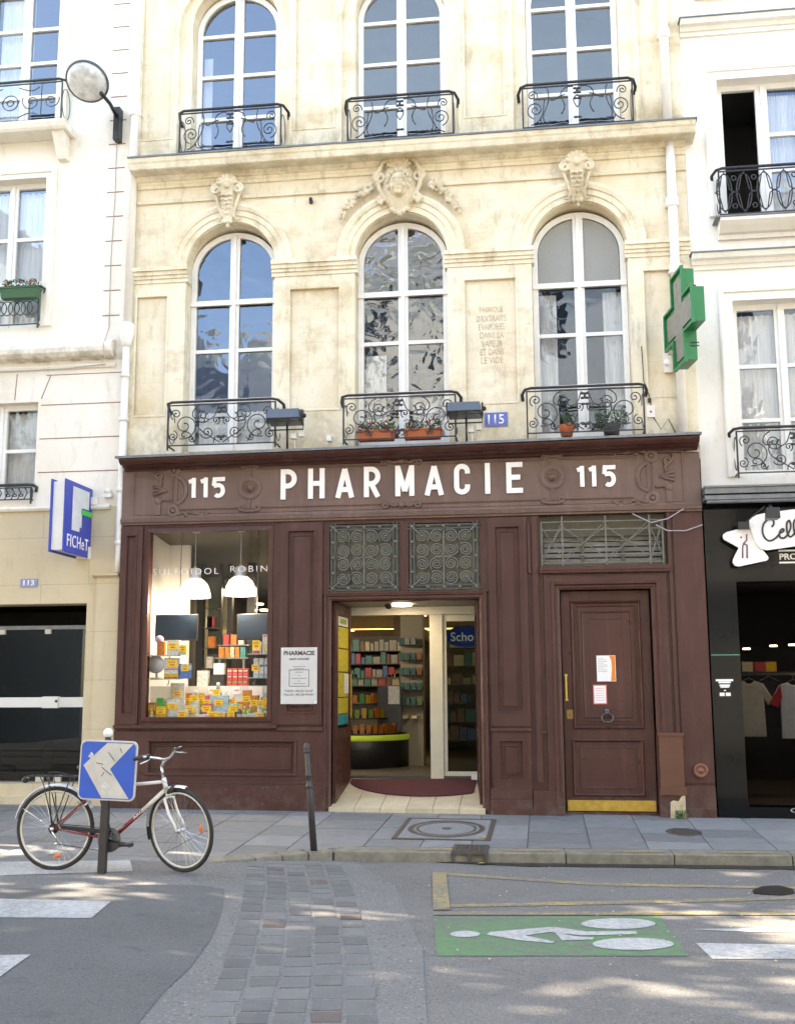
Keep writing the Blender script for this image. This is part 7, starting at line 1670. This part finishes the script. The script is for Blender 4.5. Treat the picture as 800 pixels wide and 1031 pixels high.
m.plate(rect(dx0, dx1, zbm-.02, zt_), [rect(dx0+.03, -.765, zbm+.012, zt_-.028), rect(-.735, dx1-.03, zbm+.012, zt_-.028)], ky-.03, ky+.02); m.build('mouth', IRN, t_); m = MB(); m.box(dx0+.02, dx1-.02, ky+.012, ky+.016, zbm, zt_-.02); m.build('dark_opening', MAT['black'], t_)
# litter
LT = M('litter', (.55, .50, .40), .8, .3, 50); m = MB()
for _ in range(70):
    px, py = random.choice([(random.uniform(420, 800), random.uniform(868, 905)), (random.uniform(380, 640), random.uniform(880, 1020)), (random.uniform(600, 800), random.uniform(920, 990))])
    x, y = G(px, py); s = random.uniform(.005, .014); z = zroad(x, y)+.013; a = random.uniform(0, 3); m.add([(x+s*math.cos(a+k*PI/2)*random.uniform(.5, 1), y+s*math.sin(a+k*PI/2), z+random.uniform(0, .006)) for k in range(4)], [(0,1,2,3)])
m.build('litter', LT, tags=('scattered tiny scraps and grit on the roadway', 'litter', None, 'stuff'))
LF_ = M('dry_leaf', (.42, .30, .06), .8, .2, 30)
for i, (px, py, lab) in enumerate(((484, 871, 'dry yellow leaf lying in the gutter by the storm drain'), (486, 845, 'dry yellow leaf on the pavement above the storm drain'))):
    x, y = G(px, py, zroad if i == 0 else zwalk); z = (zroad if i == 0 else zwalk)(x, y)+(.016 if i == 0 else .025); m = MB(); m.add([(x-.035, y, z), (x, y+.03, z+.008), (x+.04, y+.005, z+.003), (x, y-.03, z+.006)], [(0,1,2),(0,2,3)]); m.build('dry_leaf', LF_, tags=(lab, 'leaf'))

# ================================================================== ACROSS THE STREET AND FURTHER ALONG (they shade the street and show in the panes)
SG = stone_mat('pale_facade', (.80, .77, .70), (.76, .72, .64), (.60, .52, .40), stain_amt=.3)
DG = M('dark_window', (.03, .035, .04), .1, .3, 1); ROOF = M('zinc_roof', (.22, .24, .27), .5, .15, 3)
def block(label, x0, x1, yf, H, depth, facing, lo_z=-.3, n=None, z0w=4.6):
    b = thing('townhouse', label, 'building', ((x0+x1)/2, yf, 0)); s = facing
    n = n or max(1, int((x1-x0)/2.4)); hs = []
    zs = [z for z in [z0w+3.0*i for i in range(8)] if z+2.3 < H-.3]; pit = (x1-x0)/n
    for i in range(n):
        c = x0+pit*(i+.5)
        for z in zs: hs.append(rect(c-.5, c+.5, z, z+2.0))
    m = MB(); m.plate(rect(x0, x1, lo_z, H), hs, min(yf, yf-s*.3), max(yf, yf-s*.3)); m.box(x0, x1, min(yf-s*.5, yf-s*depth), max(yf-s*.5, yf-s*depth), lo_z, H)
    for z in (4.0, H-.25): m.box(x0, x1, min(yf, yf+s*.3), max(yf, yf+s*.3), z, z+.2)
    m.build('wall', SG, b)
    m = MB(); 
    for h in hs: m.box(h[0][0], h[2][0], min(yf-s*.28, yf-s*.25), max(yf-s*.28, yf-s*.25), h[0][1], h[1][1])
    m.build('window_panes', DG, b); m = MB()
    for h in hs:
        cx = (h[0][0]+h[2][0])/2
        for q in (h[0][0]+.04, cx, h[2][0]-.04): m.box(q-.04, q+.04, min(yf-s*.22, yf-s*.18), max(yf-s*.22, yf-s*.18), h[0][1], h[1][1])
        for q in (h[0][1]+.05, h[0][1]+.7, h[0][1]+1.35, h[1][1]-.05): m.box(h[0][0], h[2][0], min(yf-s*.215, yf-s*.185), max(yf-s*.215, yf-s*.185), q-.03, q+.03)
    m.build('window_frames', MAT['white'], b)
    m = MB(); ya, yb = yf, yf-s*depth; m.add([(x0, ya, H), (x1, ya, H), (x1, yb, H), (x0, yb, H), (x0+.3, ya-s*1.2, H+2.0), (x1-.3, ya-s*1.2, H+2.0), (x1-.3, yb+s*1, H+2.0), (x0+.3, yb+s*1, H+2.0)], [(0,1,5,4),(1,2,6,5),(2,3,7,6),(3,0,4,7),(4,5,6,7)]); r = m.build('roof', ROOF, b)
    m = MB()
    for q in (x0+1.0, (x0+x1)/2): m.box(q, q+1.4, min(ya-s*2, ya-s*2.6), max(ya-s*2, ya-s*2.6), H, H+3.4)
    m.build('chimney', SG, r)
    return b
block('pale townhouse across the street facing the pharmacy', -6.0, 12, -16.0, 13.8, 9, 1)
block('tall pale townhouse across the street to the right', 12, 34, -16.0, 15, 9, 1)
block('low pale house at the corner across the street', -12.4, -6.2, -16.3, 9.2, 6, 1)
block('pale townhouse across the street to the far left', -40, -17, -16.0, 15, 9, 1)
block('townhouse further left along the pharmacy side', -40, -14.05, 0.0, 12, 9, -1)
block('townhouse at the far left end of the pharmacy side', -75, -40.05, 0.0, 13, 9, -1)
block('townhouse further right along the pharmacy side', 11.05, 45, 0.0, 16, 9, -1)
BK = M('bark', (.10, .085, .065), .9, .3, 12, .5, 30)
TLEAF = M('gobo_tree_leaves', (.075, .13, .035), .6, .35, 5, c2=(.04, .085, .02), island=.2)
def tree(label, x, y, h, r, zc, n):  # leafy gobos added out of view to dapple the sun on the street
    t_ = thing('gobo_tree', label, 'tree', (x, y, -.1)); m = MB(); m.tube([(x, y, -.1), (x+.05, y, h*.25), (x-.05, y+.1, h*.45), (x, y, h*.8)], .17, 10, r2=.04)
    for i in range(9):
        a = i*2.4; zz = h*(.38+.05*i); m.tube([(x, y, zz), (x+r*.4*math.cos(a), y+r*.4*math.sin(a), zz+r*.25), (x+r*.8*math.cos(a), y+r*.8*math.sin(a), zz+r*.5)], .06, 6, r2=.015)
    m.build('trunk', BK, t_)
    m = MB(); cl = []
    for i in range(54):
        d = Vector((random.gauss(0, 1), random.gauss(0, 1), random.gauss(0, 1))).normalized()*random.uniform(.35, 1); cl.append(Vector((x+d.x*r, y+d.y*r, zc+d.z*r*.85)))
    for _ in range(n):
        c = random.choice(cl); p = c+Vector((random.gauss(0, .30), random.gauss(0, .30), random.gauss(0, .26))); s = random.uniform(.07, .15)
        a = Vector((random.gauss(0, 1), random.gauss(0, 1), random.gauss(0, .6))).normalized()*s; b = a.orthogonal().normalized()*s*.7
        m.add([p-a, p+b, p+a, p-b], [(0,1,2,3)])
    m.build('crown', TLEAF, t_, recalc=False)
tree('unseen leafy tree added on the left to dapple the road', -13.0, -5.6, 9.5, 3.2, 6.6, 6500)
tree('second unseen tree added nearer the opposite pavement to dapple the road', -15.0, -10.0, 9.0, 3.0, 6.6, 5000)
tree('third unseen tree added further left to break up the sun', -19.5, -6.5, 11.5, 3.4, 9.0, 6000)
tree('fourth unseen tree added near the pharmacy side to shade the pavement', -11.6, -2.0, 9.2, 2.5, 6.2, 7000)
